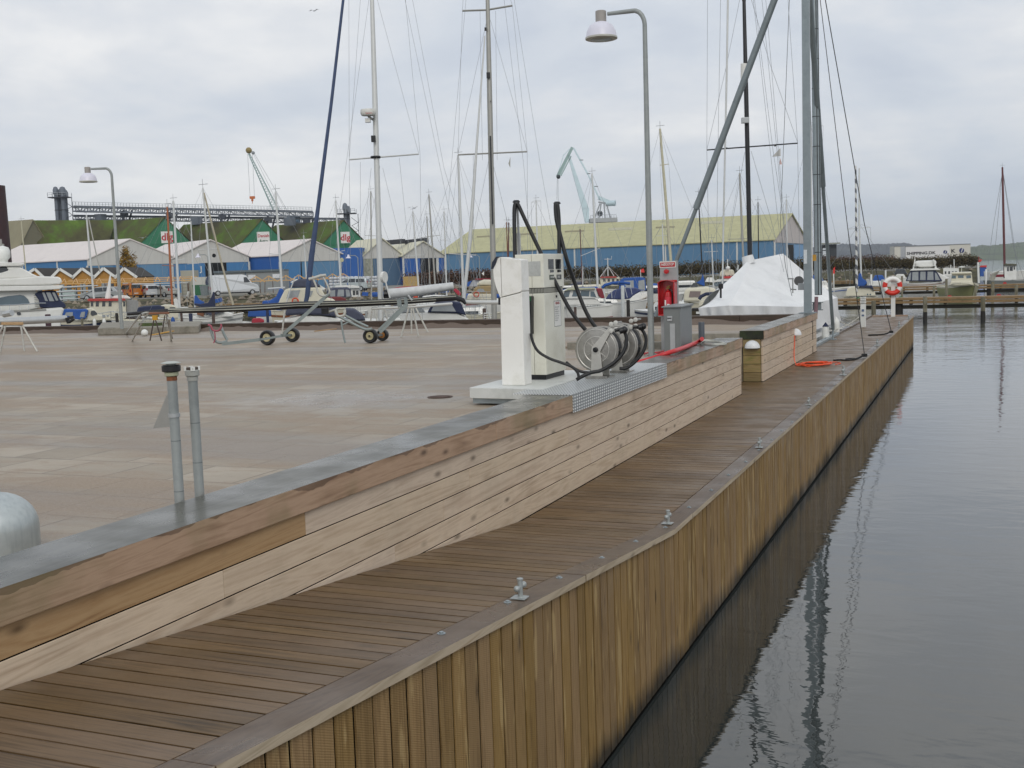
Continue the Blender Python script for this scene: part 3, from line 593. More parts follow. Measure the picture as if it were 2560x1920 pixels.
# -- reels
STN, t, b = newmat('brushed_stainless'); tc = N(t, 'ShaderNodeTexCoord')
n = N(t, 'ShaderNodeTexNoise', Scale=9, Detail=5, Roughness=.7); L(t, tc.outputs['Object'], n.inputs['Vector'])
L(t, ramp_(t, n.outputs[0], [(.3, C('#8d8a85')), (.7, C('#b3b0aa'))]), b.inputs['Base Color']); b.inputs['Metallic'].default_value = .85; L(t, ramp_(t, n.outputs[0], [(.3, .28), (.7, .44)]), b.inputs['Roughness'])
def reel(root):
    # local frame: origin on the base plate, front flange faces -Y
    cz = .335; c = Vector((0, 0, cz))
    mb = MB(); mb.box(-.13, .13, -.10, .22, 0, .012); mb.box(-.13, .13, -.10, -.085, 0, .03); mb.build('base_plate', STN, root, local=True)
    for y in (-.075, .20): MB().hexa([(-.075, y-.006, .012), (.075, y-.006, .012), (.075, y+.006, .012), (-.075, y+.006, .012), (-.05, y-.006, cz+.02), (.05, y-.006, cz+.02), (.05, y+.006, cz+.02), (-.05, y+.006, cz+.02)]).build('pedestal', mat('bright_bracket', '#c4c2bc', .35, .35), root, local=True, bevel=.004)
    for nm, y0, y1 in (('front_flange', -.055, -.04), ('rear_flange', .165, .18)):
        mb = MB(); pr = [(.03, 0), (.06, .004), (.075, -.002), (.15, -.002), (.158, .006), (.166, -.002), (.235, 0), (.252, .012), (.262, .004), (.262, -.006), (.252, -.01), (.03, -.008)]
        vs = [(r, h) for r, h in pr]; mb.lathe([(r, h) for r, h in vs], (0, (y0+y1)/2, cz), 40, 'Y')
        f = mb.build(nm, STN, root, local=True, smooth=35)
        if y0 < 0:
            q = MB()
            for k in range(4):
                a = R_(40+k*90); d = Vector((math.cos(a), 0, math.sin(a))); e = Vector((-math.sin(a), 0, math.cos(a)))
                for s in (-1, 1): q.tube([c+Vector((0, -.053, 0))+d*.06+e*.012*s, c+Vector((0, -.053, 0))+d*.145+e*.03*s], .004, 6)
            for rr in (.15, .235): q.tube(arc((0, -.058, cz), rr, 0, 360, 36, (1, 0, 0), (0, 0, 1))[:-1], .0055, 6, closed=True)
            q.build('pressed_rib', mat('bright_bracket', '#c4c2bc', .35, .35), f, local=True, smooth=40)
            q = MB(); q.lathe([(.03, 0), (.03, -.045), (.018, -.05), (.018, -.06)], (0, -.06, cz), 16, 'Y'); q.build('hub_bolt', BLACKP, f, local=True)
    mb = MB(); hr = .023
    for lay, rr in enumerate((.225, .185)):
        for k in range(4-lay):
            y = -.015+k*.047+lay*.02; mb.tube(arc((0, y, cz), rr, 0, 350, 36, (1, 0, 0), (0, 0, 1)), hr, 8, closed=False)
    mb.build('wound_hose', RUBBER, root, local=True, smooth=60)
    mb = MB(); mb.lathe([(.15, -.04), (.15, .165)], (0, .0, cz), 24, 'Y'); mb.build('drum', STN, root, local=True)
    # arm with the roller guide
    d = Vector((.60, 0, .80)).normalized(); e = Vector((-.8, 0, .60)).normalized(); o = Vector((0, -.085, cz))
    mb = MB(); mb.extrude([o+d*-.05+e*.034, o+d*-.05-e*.03, o+d*0-e*.055, o+d*.31-e*.022, o+d*.31+e*.022, o+d*0+e*.055], (0, .012, 0)); arm = mb.build('guide_arm', mat('bright_bracket', '#c4c2bc', .35, .35), root, local=True, bevel=.003)
    tip = o+d*.33; q = MB()
    for (sx, sz) in ((.0, .03), (.055, -.03), (.0, -.045), (.055, .045)): q.lathe([(.026, 0), (.026, -.014), (.011, -.018)], tip+Vector((sx, -.01, sz)), 14, 'Y')
    q.build('guide_roller', mat('pale_nylon', '#c9c8c2', .4), arm, local=True)
    q = MB(); q.bar(tip+Vector((0, 0, .03)), tip+Vector((.03, .28, .04)), .02); q.bar(tip+Vector((.05, 0, -.04)), tip+Vector((.07, .26, -.03)), .02); q.build('guide_frame', STN, arm, local=True)
    return tip
r1 = thing('hose_reel', 'nearer stainless steel hose reel with black hose on the chequer plate', 'hose reel', (-4.07, 12.35, CAP+.008), 0, 'hose reels on the chequer plate')
tip = reel(r1)
r2 = dup(r1, (-4.04, 13.05, CAP+.008), 0, 'farther stainless steel hose reel with black hose on the chequer plate')
def hosepts(lst, D): return spline([P(*cr(x, y), D) for x, y in lst])
mb = MB(); mb.tube(hosepts([(1105, 990), (1150, 985), (1180, 1010), (1190, 1070), (1165, 1150), (1100, 1220), (1010, 1275), (940, 1290), (880, 1315), (832, 1342)], 12.55), .021, 10)
tag(mb.build('loose_hose', RUBBER, smooth=60), 'slack black hose from the front reel roller round to the plinth edge', 'hose', 'slack hoses at the reels')
mb = MB(); mb.tube(hosepts([(1235, 965), (1280, 970), (1312, 1000), (1330, 1060), (1310, 1140), (1250, 1215), (1190, 1258), (1140, 1262)], 13.4), .021, 10)
tag(mb.build('loose_hose', RUBBER, smooth=60), 'slack black hose looping out on the right of the rear reel', 'hose', 'slack hoses at the reels')
for (x, y, D) in ((1150, 990, 12.5), (1285, 965, 13.35)):
    mb = MB(); a = P(*cr(x-10, y+5), D); bq = P(*cr(x+25, y-5), D); mb.tube([a, bq], .035, 10); mb.ball(bq, .04)
    tag(mb.build('hose_stop', RUBBER, smooth=50), 'black rubber ball stop on the hose at the %s reel' % ('front' if D < 13 else 'rear'), 'hose stop', 'rubber stops on the reel hoses')
mb = MB(); mb.tube(hosepts([(508, 1010), (520, 1070), (560, 1140), (640, 1190), (730, 1222), (800, 1250), (840, 1290), (850, 1330)], 12.45), .017, 8)
tag(mb.build('nozzle_hose', RUBBER, smooth=60), 'thin black hose hanging from the nozzle down to the plinth', 'hose')
mb = MB(); mb.tube(hosepts([(757, 1215), (800, 1250), (860, 1282), (930, 1292), (960, 1290)], 12.75), .017, 8)
tag(mb.build('supply_hose', RUBBER, smooth=60), 'short black hose from the dispenser foot to the front reel', 'hose')
# ================================================================== vent pipes with a sign
def vent(name, label, cx, cy, top, kind):
    t_ = thing(name, label, 'vent pipe', (cx, cy, GND), 0)
    mb = MB(); mb.lathe([(.031, 0), (.031, .02), (.0285, .03), (.0285, top-GND-.07)], (cx, cy, GND), 20); pp = mb.build('pipe', GALV, t_, smooth=40)
    q = MB(); 
    for h in ((.52, .22) if kind == 'a' else (.36, .60)): q.lathe([(.0292, 0), (.0292, .003)], (cx, cy, GND+h), 20)
    q.build('pipe_seam', mat('dark_seam', '#5b6164', .6), pp)
    if kind == 'a':
        MB().lathe([(.030, 0), (.030, .03)], (cx, cy, top-.10), 20).build('rusty_thread', mat('rust', '#7a4a2e', .8, var=.3, scale=40), t_)
        MB().lathe([(.036, 0), (.04, .004), (.04, .022), (.036, .026)], (cx, cy, top-.074), 20).build('collar', mat('pale_green_plastic', '#a3a68c', .5), t_, smooth=30)
        MB().lathe([(.048, 0), (.054, .005), (.054, .034), (.048, .039)], (cx, cy, top-.048), 24).build('rubber_cap', RUBBER, t_, smooth=30)
        MB().lathe([(.03, 0), (.03, .008), (.056, .01), (.058, .013), (.03, .021), (.001, .022)], (cx, cy, top-.010), 24).build('lid', mat('grey_lid', '#aeb3ad', .5), t_, smooth=30)
    else:
        MB().lathe([(.033, 0), (.033, .025), (.042, .032), (.042, .062), (.038, .066)], (cx, cy, top-.075), 20).build('collar', mat('grey_cast', '#a3a49f', .5), t_, smooth=30)
        mb = MB(); mb.box(cx-.034, cx+.034, cy-.034, cy+.034, top-.012, top+.006); mb.build('cap', mat('brown_cap', '#4a3f38', .7), t_, bevel=.004)
        for a in (45, 135, 225, 315): MB().cbox((cx+.04*math.cos(R_(a)), cy+.04*math.sin(R_(a)), top-.014), .012, .026, .024, a).build('cap_lug', WHITE, t_)
    return t_
v1_ = vent('vent_pipe', 'left galvanised vent pipe with black mushroom cap and warning plate', -4.335, 5.235, 3.045, 'a')
vent('vent_pipe', 'right galvanised vent pipe with brown cap and white lugs', -4.335, 5.42, 3.00, 'b')
kk = lambda x, y: (x*.32553, 860+y*.32553)
A_, B_, C_ = GX(*kk(1290, 385), -4.42), GX(*kk(1178, 648), -4.56), GX(*kk(1335, 632), -4.37)
A_ = P(*kk(1288, 383), 6.75); B_ = P(*kk(1178, 648), 6.95); C_ = P(*kk(1335, 632), 6.62)
nrm = (B_-A_).cross(C_-A_).normalized(); mb = MB(); mb.extrude([A_, B_, C_], nrm*.003)
sg = mb.build('warning_plate', mat('sign_back_aluminium', '#9d9b94', .45, .5, var=.08, scale=5), v1_); 
mb = MB(); mb.lathe([(.034, 0), (.034, .022)], (-4.335, 5.235, GND+.66), 20); mb.bar((-4.36, 5.25, GND+.672), (-4.41, 5.30, GND+.672), .012); mb.build('clamp', ALU, v1_)
# ================================================================== galvanised dome
mb = MB(); dc = G(-12, 1420, GND+.1); dc = Vector((-4.83, 4.36, GND+.03))
mb.lathe([(.21, 0), (.21, .14)]+[(.21*math.cos(R_(a)), .14+.19*math.sin(R_(a))) for a in range(10, 90, 10)]+[(.03, .332), (.03, .35), (.001, .351)], dc, 40)
DOME, t, b = newmat('dome_zinc'); tc = N(t, 'ShaderNodeTexCoord'); mp = N(t, 'ShaderNodeMapping'); mp.inputs['Scale'].default_value = (1, 1, .08); L(t, tc.outputs['Object'], mp.inputs[0])
n = N(t, 'ShaderNodeTexNoise', Scale=45, Detail=4); L(t, mp.outputs[0], n.inputs['Vector']); n2 = N(t, 'ShaderNodeTexNoise', Scale=16, Detail=5); L(t, tc.outputs['Object'], n2.inputs['Vector'])
L(t, mix_(t, ramp_(t, n.outputs[0], [(.5, 0.0), (.75, .3)]), ramp_(t, n2.outputs[0], [(.3, C('#adb4b5')), (.7, C('#b9c0c0'))]), C('#7c8a90')), b.inputs['Base Color']); b.inputs['Metallic'].default_value = .5; b.inputs['Roughness'].default_value = .42
tag(mb.build('vent_hood', DOME, smooth=35), 'rounded galvanised hood on the paving behind the wall, cut by the left edge', 'vent hood')
# ================================================================== street lamps
def street_lamp(name, label, base, H, arm_dir, scale=1.0, pr=.075):
    t_ = thing(name, label, 'street lamp', base, 0, 'street lamps with round white shades')
    b_ = Vector(base); d = Vector(arm_dir).normalized(); s = scale
    h1 = H-.33*s; k_ = .72
    mb = MB(); mb.tube([b_, b_+Vector((0, 0, H*.42))], [pr, pr*.97], 16); mb.tube([b_+Vector((0, 0, H*.42)), b_+Vector((0, 0, h1))], [pr*.93, pr*.72], 16)
    for h in (.42, .86): mb.lathe([(pr*(1.0 if h < .5 else .8), -.012), (pr*(1.0 if h < .5 else .8), .012)], b_+Vector((0, 0, H*h)), 16)
    mb.build('pole', GALV, t_, smooth=40)
    pts = [b_+Vector((0, 0, h1-.01)), b_+Vector((0, 0, h1+.02))]+[b_+Vector((0, 0, h1))+d*.28*s*k_*(1-math.cos(R_(a)))+Vector((0, 0, .28*s*math.sin(R_(a)))) for a in (20, 40, 60, 80, 90)]
    end = b_+Vector((0, 0, h1+.28*s))+d*.70*s; pts.append(end); mb = MB(); mb.tube(pts, [pr*.72]*(len(pts)-1)+[pr*.62], 12); mb.build('arm', GALV, t_, smooth=50)
    c = end+d*.13*s+Vector((0, 0, -.30*s))
    MB().lathe([(.10*s, .16*s), (.10*s, .36*s), (.085*s, .37*s), (.001, .37*s)], c, 24).build('cap', mat('lamp_grey', '#9c9792', .5), t_, smooth=35)
    sh = MB().lathe([(.105*s, .165*s), (.13*s, .155*s), (.215*s, .10*s), (.268*s, .0*s), (.29*s, -.12*s), (.28*s, -.125*s), (.26*s, -.01*s), (.205*s, .09*s), (.10*s, .15*s)], c, 36).build('shade', mat('lamp_white', '#d9d8e4', .35, var=.02), t_, smooth=40)
    MB().lathe([(.286*s, -.145*s), (.298*s, -.14*s), (.298*s, -.11*s), (.286*s, -.105*s)], c, 36).build('rim', mat('lamp_rim', '#b9b9b0', .5), sh, smooth=40)
    MB().lathe([(.001, -.16*s), (.16*s, -.155*s), (.27*s, -.13*s), (.27*s, -.125*s)], c, 32).build('diffuser', mat('lamp_glass', '#8f948c', .15, spec=.7), t_, smooth=40)
base = Vector((-4.88, 17.56, GND))
street_lamp('street_lamp', 'tall galvanised lamp post standing beside the grey cabinet, nearest and largest', base, 7.60-GND, (-1, -.02, 0), .86, .05)
b2 = G(305, 822, GND+.2); b2.z = GND+.2
hz_ = GY(283, 418, b2.y).z
street_lamp('street_lamp', 'small lamp post standing on the pale concrete block by the left boats', b2, hz_-b2.z+.02, (-1, -.35, 0), .84, .05)
# ================================================================== emergency post, cabinet, bollard
ep = Vector((-4.91, 18.85, GND)); k_ = 18.85/18.3
nx0, nx1 = GY(*s5(550, 120), 18.85).x, GY(*s5(710, 120), 18.85).x; ntop = GY(*s5(600, 120), 18.85).z
em = thing('emergency_post', 'grey emergency stop panel with red fire extinguisher box', 'emergency post', ((nx0+nx1)/2, 18.9, GND))
MB().box(nx0, nx1, 18.85, 18.93, GND, ntop).build('panel', mat('grey_enamel', '#a0a2a2', .5, .1, var=.08, scale=5, dirt=(C('#858888'), .5)), em, bevel=.004)
fa = lambda x, y: GY(x, y, 18.845)
def q4(x0, y0, x1, y1, yy=18.85): 
    a, bq = GY(*s5(x0, y1), yy), GY(*s5(x1, y0), yy); return a.x, bq.x, a.z, bq.z
x0, x1, z0, z1 = q4(550, 122, 698, 184); MB().box(x0, x1, 18.840, 18.849, z0, z1).build('sign_plate', WHITE, em)
x0, x1, z0, z1 = q4(557, 130, 692, 176); MB().box(x0, x1, 18.836, 18.841, z0, z1).build('sign_field', REDT, em)
MB().text('NØDSTOP', ((x0+x1)/2, 18.834, z0+.022), (1, 0, 0), (0, 0, 1), (z1-z0)*.78, align='CENTER', bold=.02, sx=.78).build('sign_text', WHITE, em)
c = fa(*s5(618, 216)); MB().lathe([(.036, 0), (.036, -.02), (.02, -.024), (.02, -.05), (.04, -.055), (.04, -.075), (.001, -.082)], (c.x, 18.85, c.z), 18, 'Y').build('stop_button', RED, em, smooth=35)
x0, x1, z0, z1 = q4(545, 295, 692, 612, 18.72)
mb = MB(); T_ = .012
mb.box(x0, x0+T_, 18.66, 18.85, z0, z1-.03); mb.box(x1-T_*1.5, x1, 18.66, 18.85, z0+.06, z1-.03); mb.box(x0, x1, 18.84, 18.849, z0, z1); mb.box(x0, x1, 18.66, 18.85, z0-.02, z0)
n_ = 8
for i in range(n_):
    a0, a1 = i/n_, (i+1)/n_; f = lambda a: z1-.03+.035*math.sin(math.pi*a)
    mb.hexa([(x0+(x1-x0)*a0, 18.655, f(a0)-.01), (x0+(x1-x0)*a1, 18.655, f(a1)-.01), (x0+(x1-x0)*a1, 18.85, f(a1)-.01), (x0+(x1-x0)*a0, 18.85, f(a0)-.01),
             (x0+(x1-x0)*a0, 18.655, f(a0)), (x0+(x1-x0)*a1, 18.655, f(a1)), (x0+(x1-x0)*a1, 18.85, f(a1)), (x0+(x1-x0)*a0, 18.85, f(a0))])
mb.build('extinguisher_box', RED, em)
ex = thing('fire_extinguisher', 'red fire extinguisher standing in the open red box', 'fire extinguisher', ((x0+x1)/2+.005, 18.76, z0+.005))
c = Vector(((x0+x1)/2+.008, 18.76, z0+.002))
MB().lathe([(.062, 0), (.066, .01), (.066, .33), (.055, .375), (.02, .40), (.02, .42)], c, 24).build('cylinder', RED, ex, smooth=35)
mb = MB(); mb.bar(c+Vector((-.03, 0, .43)), c+Vector((.03, 0, .45)), .02); mb.bar(c+Vector((-.02, -.01, .46)), c+Vector((.045, -.02, .485)), .014); mb.build('valve', mat('brass', '#8a7440', .4, .7), ex)
mb = MB(); mb.tube(spline([c+Vector((.02, -.02, .43)), c+Vector((.08, -.04, .38)), c+Vector((.078, -.03, .2)), c+Vector((.07, -.03, .1))]), .009, 6); mb.build('nozzle_tube', RUBBER, ex, smooth=50)
mb = MB(); mb.lathe([(.0668, 0), (.0668, .17)], c+Vector((0, 0, .12)), 24); mb.build('label_band', mat('label_red', '#cc3a48', .5, var=.1, scale=60), ex)
mb = MB(); mb.box(c.x-.045, c.x-.02, c.y-.068, c.y-.064, c.z+.15, c.z+.24); mb.box(c.x-.005, c.x+.04, c.y-.069, c.y-.065, c.z+.15, c.z+.175); mb.build('label_print', WHITE, ex)
cb = thing('electric_cabinet', 'grey steel cabinet with a silver lock at the end of the wall', 'cabinet', (-4.5, 17.85, GND))
GREYC = mat('cabinet_grey', '#7f8384', .5, .15, var=.05, scale=4, dirt=(C('#6a6d6d'), .3))
MB().box(-4.645, -4.365, 17.47, 18.22, GND, 2.875).build('housing', GREYC, cb, bevel=.005)
MB().box(-4.625, -4.385, 17.462, 17.469, GND+.05, 2.84).build('door', mat('cabinet_door', '#777b7a', .5, .15, var=.04), cb)
mb = MB(); mb.hexa([(-4.67, 17.43, 2.876), (-4.34, 17.43, 2.876), (-4.34, 18.25, 2.876), (-4.67, 18.25, 2.876), (-4.67, 17.43, 2.895), (-4.34, 17.43, 2.895), (-4.34, 18.25, 2.912), (-4.67, 18.25, 2.912)]); mb.build('lid', GREYC, cb, bevel=.004)
lk = MB().box(-4.58, -4.50, 17.445, 17.462, 2.66, 2.74).build('lock', ALU, cb, bevel=.004); MB().box(-4.575, -4.51, 17.44, 17.446, 2.70, 2.715).build('lock_slot', BLACKP, lk)
MB().box(-4.54, -4.46, 17.455, 17.462, 2.15, 2.62).build('door_rib', ALU, cb)
bo = MB(); bo.lathe([(.052, 0), (.052, .5), (.05, .505), (.001, .505)], (-4.33, 18.75, GND), 24)
tag(bo.build('bollard', mat('slate_plastic', '#4b5159', .45), smooth=35), 'short dark grey round post beside the red hose', 'bollard')
# red hose on the cap, ropes
mb = MB(); mb.tube(spline([(-4.72, 15.4, GND+.05), (-4.42, 15.7, GND+.12), G(*s5(625, 968), CAP+.03), G(*s5(730, 935), CAP+.05), G(*s5(850, 888), CAP+.03), G(*s5(915, 858), CAP+.05), G(*s5(940, 838), CAP+.10)]), .034, 12)
tag(mb.build('red_hose', mat('red_rubber', '#c02a2e', .4, var=.06), smooth=60), 'thick red hose lying over the end of the wall cap', 'hose')
mb = MB()
for q in range(3): mb.tube(spline([G(*s5(395+q*7, 968+q*5), GND+.03), G(*s5(470, 966-q*4), GND+.04), G(*s5(540, 958+q*6), GND+.03), G(*s5(600, 945+q*5), GND+.03)]), .012, 6)
tag(mb.build('red_cable', mat('red_cable', '#c53034', .5), smooth=60), 'thin red cable on the ground behind the lamp post', 'cable')
mb = MB()
for q, (x0_, x1_, dy) in enumerate(((915, 1150, 0), (925, 1165, 6), (940, 1140, -4))): mb.tube(spline([G(*s5(x0_, 872+dy), CAP+.012), G(*s5(960, 850+dy), CAP+.03), G(*s5(1060, 858+dy), CAP+.012), G(*s5(x1_, 878+dy), CAP+.012), G(*s5(1060, 886+dy), CAP+.02), G(*s5(960, 880+dy), CAP+.012)]), .009, 6)
tag(mb.build('white_cable', mat('white_cable', '#b9bab2', .5), smooth=60), 'loose pale cable coiled on the end of the wall cap', 'cable')
# ================================================================== mooring bitts
BIT = mat('white_galvanised', '#a4a9a8', .45, .35, var=.12, scale=18, dirt=(C('#7f8686'), .6), dscale=9)
def bitt(root):
    mb = MB(); mb.box(-.095, .075, -.075, .075, 0, .012); mb.build('foot_plate', BIT, root, local=True, bevel=.003)
    MB().lathe([(.034, .012), (.028, .02), (.028, .20), (.036, .205), (.036, .222), (.02, .228), (.001, .228)], (0, 0, 0), 18).build('post', BIT, root, local=True, smooth=35)
    mb = MB(); mb.tube([(-.005, -.085, .128), (.005, .085, .128)], .018, 10); mb.ball((-.005, -.085, .125), .036, 12); mb.ball((.005, .085, .131), .036, 12); mb.build('cross_bar', BIT, root, local=True, smooth=60)
bl = [(6.0, 'nearest mooring bitt on the sloping ramp edge'), (9.42, 'second nearest mooring bitt, at the bend of the boardwalk'), (13.72, 'third mooring bitt along the edge'), (18.05, 'fourth mooring bitt along the edge, abreast the end of the first wall'), (23.0, 'fifth mooring bitt, on the edge opposite the wall lamps'), (31.1, 'mooring bitt between the two black guy wires'), (40.0, 'mooring bitt near the white light bollard'), (45.6, 'last mooring bitt, at the head of the jetty')]
b0 = None
for y, lab in bl:
    loc = (-2.50 if y < 12 else -2.47, y, zdeck(y)+.012)
    if b0 is None:
        b0 = thing('mooring_bitt', lab+', with ball ended cross bar', 'mooring bitt', loc, 0, 'mooring bitts along the water edge'); bitt(b0); b0.scale = (.54,)*3
    else: dup(b0, loc, 0, lab, .54 if y < 20 else .8)
# ================================================================== wall lamps, orange cable
WL = mat('wall_lamp_white', '#d8dadb', .35, var=.02)
def wlamp(root):   # faces -Y locally
    mb = MB(); vs = []; n = 16; m_ = 8; fs = []
    for i in range(m_+1):
        a = R_(90*i/m_)
        for k in range(n+1):
            p_ = R_(180*k/n); r = .15*math.cos(a); vs.append((r*math.cos(p_), -r*math.sin(p_)*.9, .15*math.sin(a)))
    for i in range(m_):
        for k in range(n): a = i*(n+1)+k; fs.append((a+1, a, a+n+1, a+n+2))
    fs.append(tuple(range(n+1))); mb.add(vs, fs); mb.build('shade', WL, root, local=True, smooth=60)
    mb = MB(); mb.box(-.11, .11, -.03, 0, -.02, .08); mb.build('back_plate', ALU, root, local=True)
w1_ = thing('wall_lamp', 'half round white lamp on the block end of the second wall', 'wall lamp', (-4.03, 21.73, 1.915), 0, 'half round lamps on the timber walls'); wlamp(w1_)
w2_ = dup(w1_, (-3.828, 25.9, 1.90), 90, 'half round white lamp on the side of the wall above the orange cable')
ORG = mat('orange_cable', '#f0592a', .45, var=.04)
mb = MB(); cx_, cy_ = -3.42, 25.4
pts = [(-3.815, 25.7, 1.9), (-3.81, 25.66, 1.75), (-3.815, 25.6, 1.55), (-3.80, 25.55, 1.36), (-3.74, 25.4, 1.275)]
rr_ = random.Random(5)
for tr in range(7):
    for k in range(12):
        a = R_(180+k*30); pts.append((cx_+.02*tr+(.30+rr_.uniform(-.05, .05))*math.cos(a), cy_+(.42+rr_.uniform(-.08, .08))*math.sin(a), DECK+.012+tr*.005+rr_.uniform(0, .004)))
pts += [(-3.2, 25.7, 1.3), (-2.95, 26.0, 1.275), (-2.82, 25.7, 1.275), (-2.9, 25.4, 1.275)]
mb.tube(spline(pts, 4), .0095, 6)
tag(mb.build('orange_cable', ORG, smooth=60), 'orange extension cable hanging down the wall and coiled on the deck', 'cable')
# ================================================================== lightpost, lifebuoy at the jetty head
lp = thing('bollard_light', 'white square louvred bollard light near the end of the jetty', 'bollard light', (-3.66, 40.25, DECK))
MB().box(-3.745, -3.575, 40.17, 40.34, DECK, 2.06).build('column', WHITE, lp, bevel=.006)
for i in range(4): MB().box(-3.755+.004*i, -3.565-.004*i, 40.16+.004*i, 40.35-.004*i, 2.085+i*.055, 2.12+i*.055).build('louvre', WHITE, lp, bevel=.005)
MB().box(-3.71, -3.61, 40.2, 40.3, 2.06, 2.3).build('lamp_core', mat('lamp_core', '#5d6262', .4), lp)
mb = MB(); mb.box(-3.70, -3.62, 40.16, 40.168, 1.80, 1.88); mb.box(-3.70, -3.62, 40.16, 40.168, 1.64, 1.70); mb.build('pictograms', mat('blue_print', '#5d6f8c', .5), lp)
lb = thing('lifebuoy_stand', 'white post at the jetty head holding a lifebuoy', 'lifebuoy post', (-3.17, 47.6, DECK))
MB().box(-3.25, -3.09, 47.55, 47.63, DECK, 2.80).build('post', WHITE, lb)
mb = MB(); mb.bar((-3.42, 47.54, 2.52), (-2.98, 47.54, 2.60), .05, .03); mb.build('cross_arm', WHITE, lb)
ring = thing('lifebuoy', 'red and white lifebuoy hanging on the white post', 'lifebuoy', (-3.19, 47.46, 2.12))
c = Vector((-3.19, 47.44, 2.50)); exx = Vector((.97, .25, 0)).normalized(); 
RW = mat('buoy_white', '#e6e4e0', .45, var=.02); RR = mat('buoy_red', '#d0301f', .45, var=.04)
mb = MB(); mb.tube(arc(c, .29, 0, 360, 40, exx, (0, 0, 1))[:-1], .092, 12, closed=True); o = mb.build('ring', RW, ring, smooth=60)
for i, (a0, a1) in enumerate(((215, 325), (-8, 28), (152, 188))):
    mb = MB(); mb.tube(arc(c, .29, a0, a1, 14, exx, (0, 0, 1)), .0955, 12); mb.build('red_band', RR, ring, smooth=60)
mb = MB(); mb.tube(arc(c, .405, 0, 360, 28, exx, (0, 0, 1))[:-1], .008, 5, closed=True); mb.build('grab_line', mat('pale_rope', '#c9c6ba', .8), ring)
# ================================================================== mast crane
mc = thing('mast_crane', 'galvanised steel mast crane rising from the corner of the timber wall', 'mast crane', (-4.0, 29.2, CAP))
apex = Vector((-4.02, 29.2, 11.9))
SQ = mat('crane_galvanised', '#8b9599', .45, .35, var=.07, scale=6, dirt=(C('#6d777b'), .5), dscale=2)
SQD = mat('crane_tube_side', '#7a8386', .5, .35, var=.07, scale=6, dirt=(C('#565e61'), .5), dscale=3)
MB().box(-4.09, -3.91, 29.11, 29.29, CAP, 11.8).build('mast', SQ, mc, bevel=.008)
mb = MB(); mb.box(-4.2, -3.8, 29.0, 29.4, CAP+.002, CAP+.02); mb.build('foot_plate', SQ, mc)
cb_ = Vector((-3.93, 33.9, DECK+.3)); kn = cb_.lerp(apex, .39)
mb = MB(); mb.tube([kn, apex], .075, 16); mb.tube([cb_, kn], .05, 12); mb.build('rear_leg', SQD, mc, smooth=40)
mb = MB(); mb.tube([cb_-Vector((0, 0, .3)), cb_+Vector((0, 0, .05))], .025, 8); mb.cbox(cb_-Vector((0, 0, .3)), .2, .2, .02); mb.build('rear_foot', SQ, mc)
dbase = G(1628, 793, CAP); dbase = Vector((dbase.x, 28.7, CAP)); kn = dbase.lerp(apex, .285)
mb = MB(); mb.tube([kn, apex], .085, 16); mb.tube([dbase, kn], .055, 12); mb.build('side_leg', SQD, mc, smooth=40)
# hanging jib tube with bands and cables
bt, tp = P(2046, 737, 29.6), P(2034, -140, 29.9)
mb = MB(); mb.tube([bt, tp], [.098, .1], 18); jb = mb.build('jib', SQ, mc, smooth=40)
for f in (.12, .255, .34, .42, .505, .585, .67, .755, .84):
    c = bt.lerp(tp, f); MB().lathe([(.1, -.008), (.104, -.008), (.104, .008), (.1, .008)], c, 18).build('band', BLACKP, jb)
mb = MB(); mb.tube([bt+Vector((.02, -.11, 0)), tp+Vector((.06, -.1, 0))], .012, 6); mb.tube([bt+Vector((.085, -.06, 0)), tp+Vector((.095, -.04, 0))], .009, 6); mb.build('control_cable', BLACKP, mc)
mb = MB(); c = P(2040, 752, 29.6); mb.cbox(c-Vector((0, 0, .05)), .36, .14, .02, 10); mb.cbox(c-Vector((0, 0, .25)), .36, .14, .02, 10); mb.cbox(c-Vector((-.02, -.03, .25)), .22, .08, .2, 10); mb.build('bracket', SQD, mc)
mb = MB(); mb.tube([P(2041, 742, 29.35), P(2039, 790, 29.35)], .05, 10); mb.build('jib_lug', mat('faded_pink_rope', '#7b6066', .7), mc)
# winch
wc = P(2005, 716, 28.9)
mb = MB(); mb.cbox(wc-Vector((0, 0, .09)), .20, .16, .17, 12); wn_ = mb.build('winch_housing', ALU, mc, bevel=.01)
MB().lathe([(.0, -.03), (.12, -.03), (.12, -.015), (.085, -.01), (.085, .01), (.12, .015), (.12, .03), (.0, .03)], P(1997, 702, 29.0), 24, 'Y').build('winch_drum', mat('dull_steel', '#6d6d6c', .5, .5), mc, smooth=30)
mb = MB(); mb.bar(P(1990, 724, 28.75), P(1977, 723, 28.7), .03); mb.bar(P(1982, 733, 28.7), P(1982, 697, 28.7), .025); mb.bar(P(1983, 697, 28.7), P(1970, 697, 28.6), .03); mb.build('winch_handle', mat('worn_steel', '#8a8c8a', .5, .4), mc)
mb = MB()
for x0_, y0_, x1_, y1_, D in ((1951, 560, 1964, 668, 29), (1964, 668, 1980, 740, 29), (2036, 560, 2036, 640, 29.4)): mb.tube([P(x0_, y0_, D), P(x1_, y1_, D)], .008, 5)
mb.tube([apex+Vector((-.3, 0, -.3)), P(1951, 560, 29)], .007, 5); mb.tube([apex, P(2036, 560, 29.4)], .007, 5); mb.build('hoist_wire', mat('wire_grey', '#6a6d70', .5), mc)
MB().cbox(P(2036, 652, 29.4), .09, .06, .16, 10).build('hook_block', mat('yellow_block', '#b98a2c', .5), mc)
MB().box(-4.08, -4.0, 29.10, 29.108, 3.5, 3.85).build('label', mat('crane_label', '#cdd3d6', .5, var=.2, scale=30), mc)
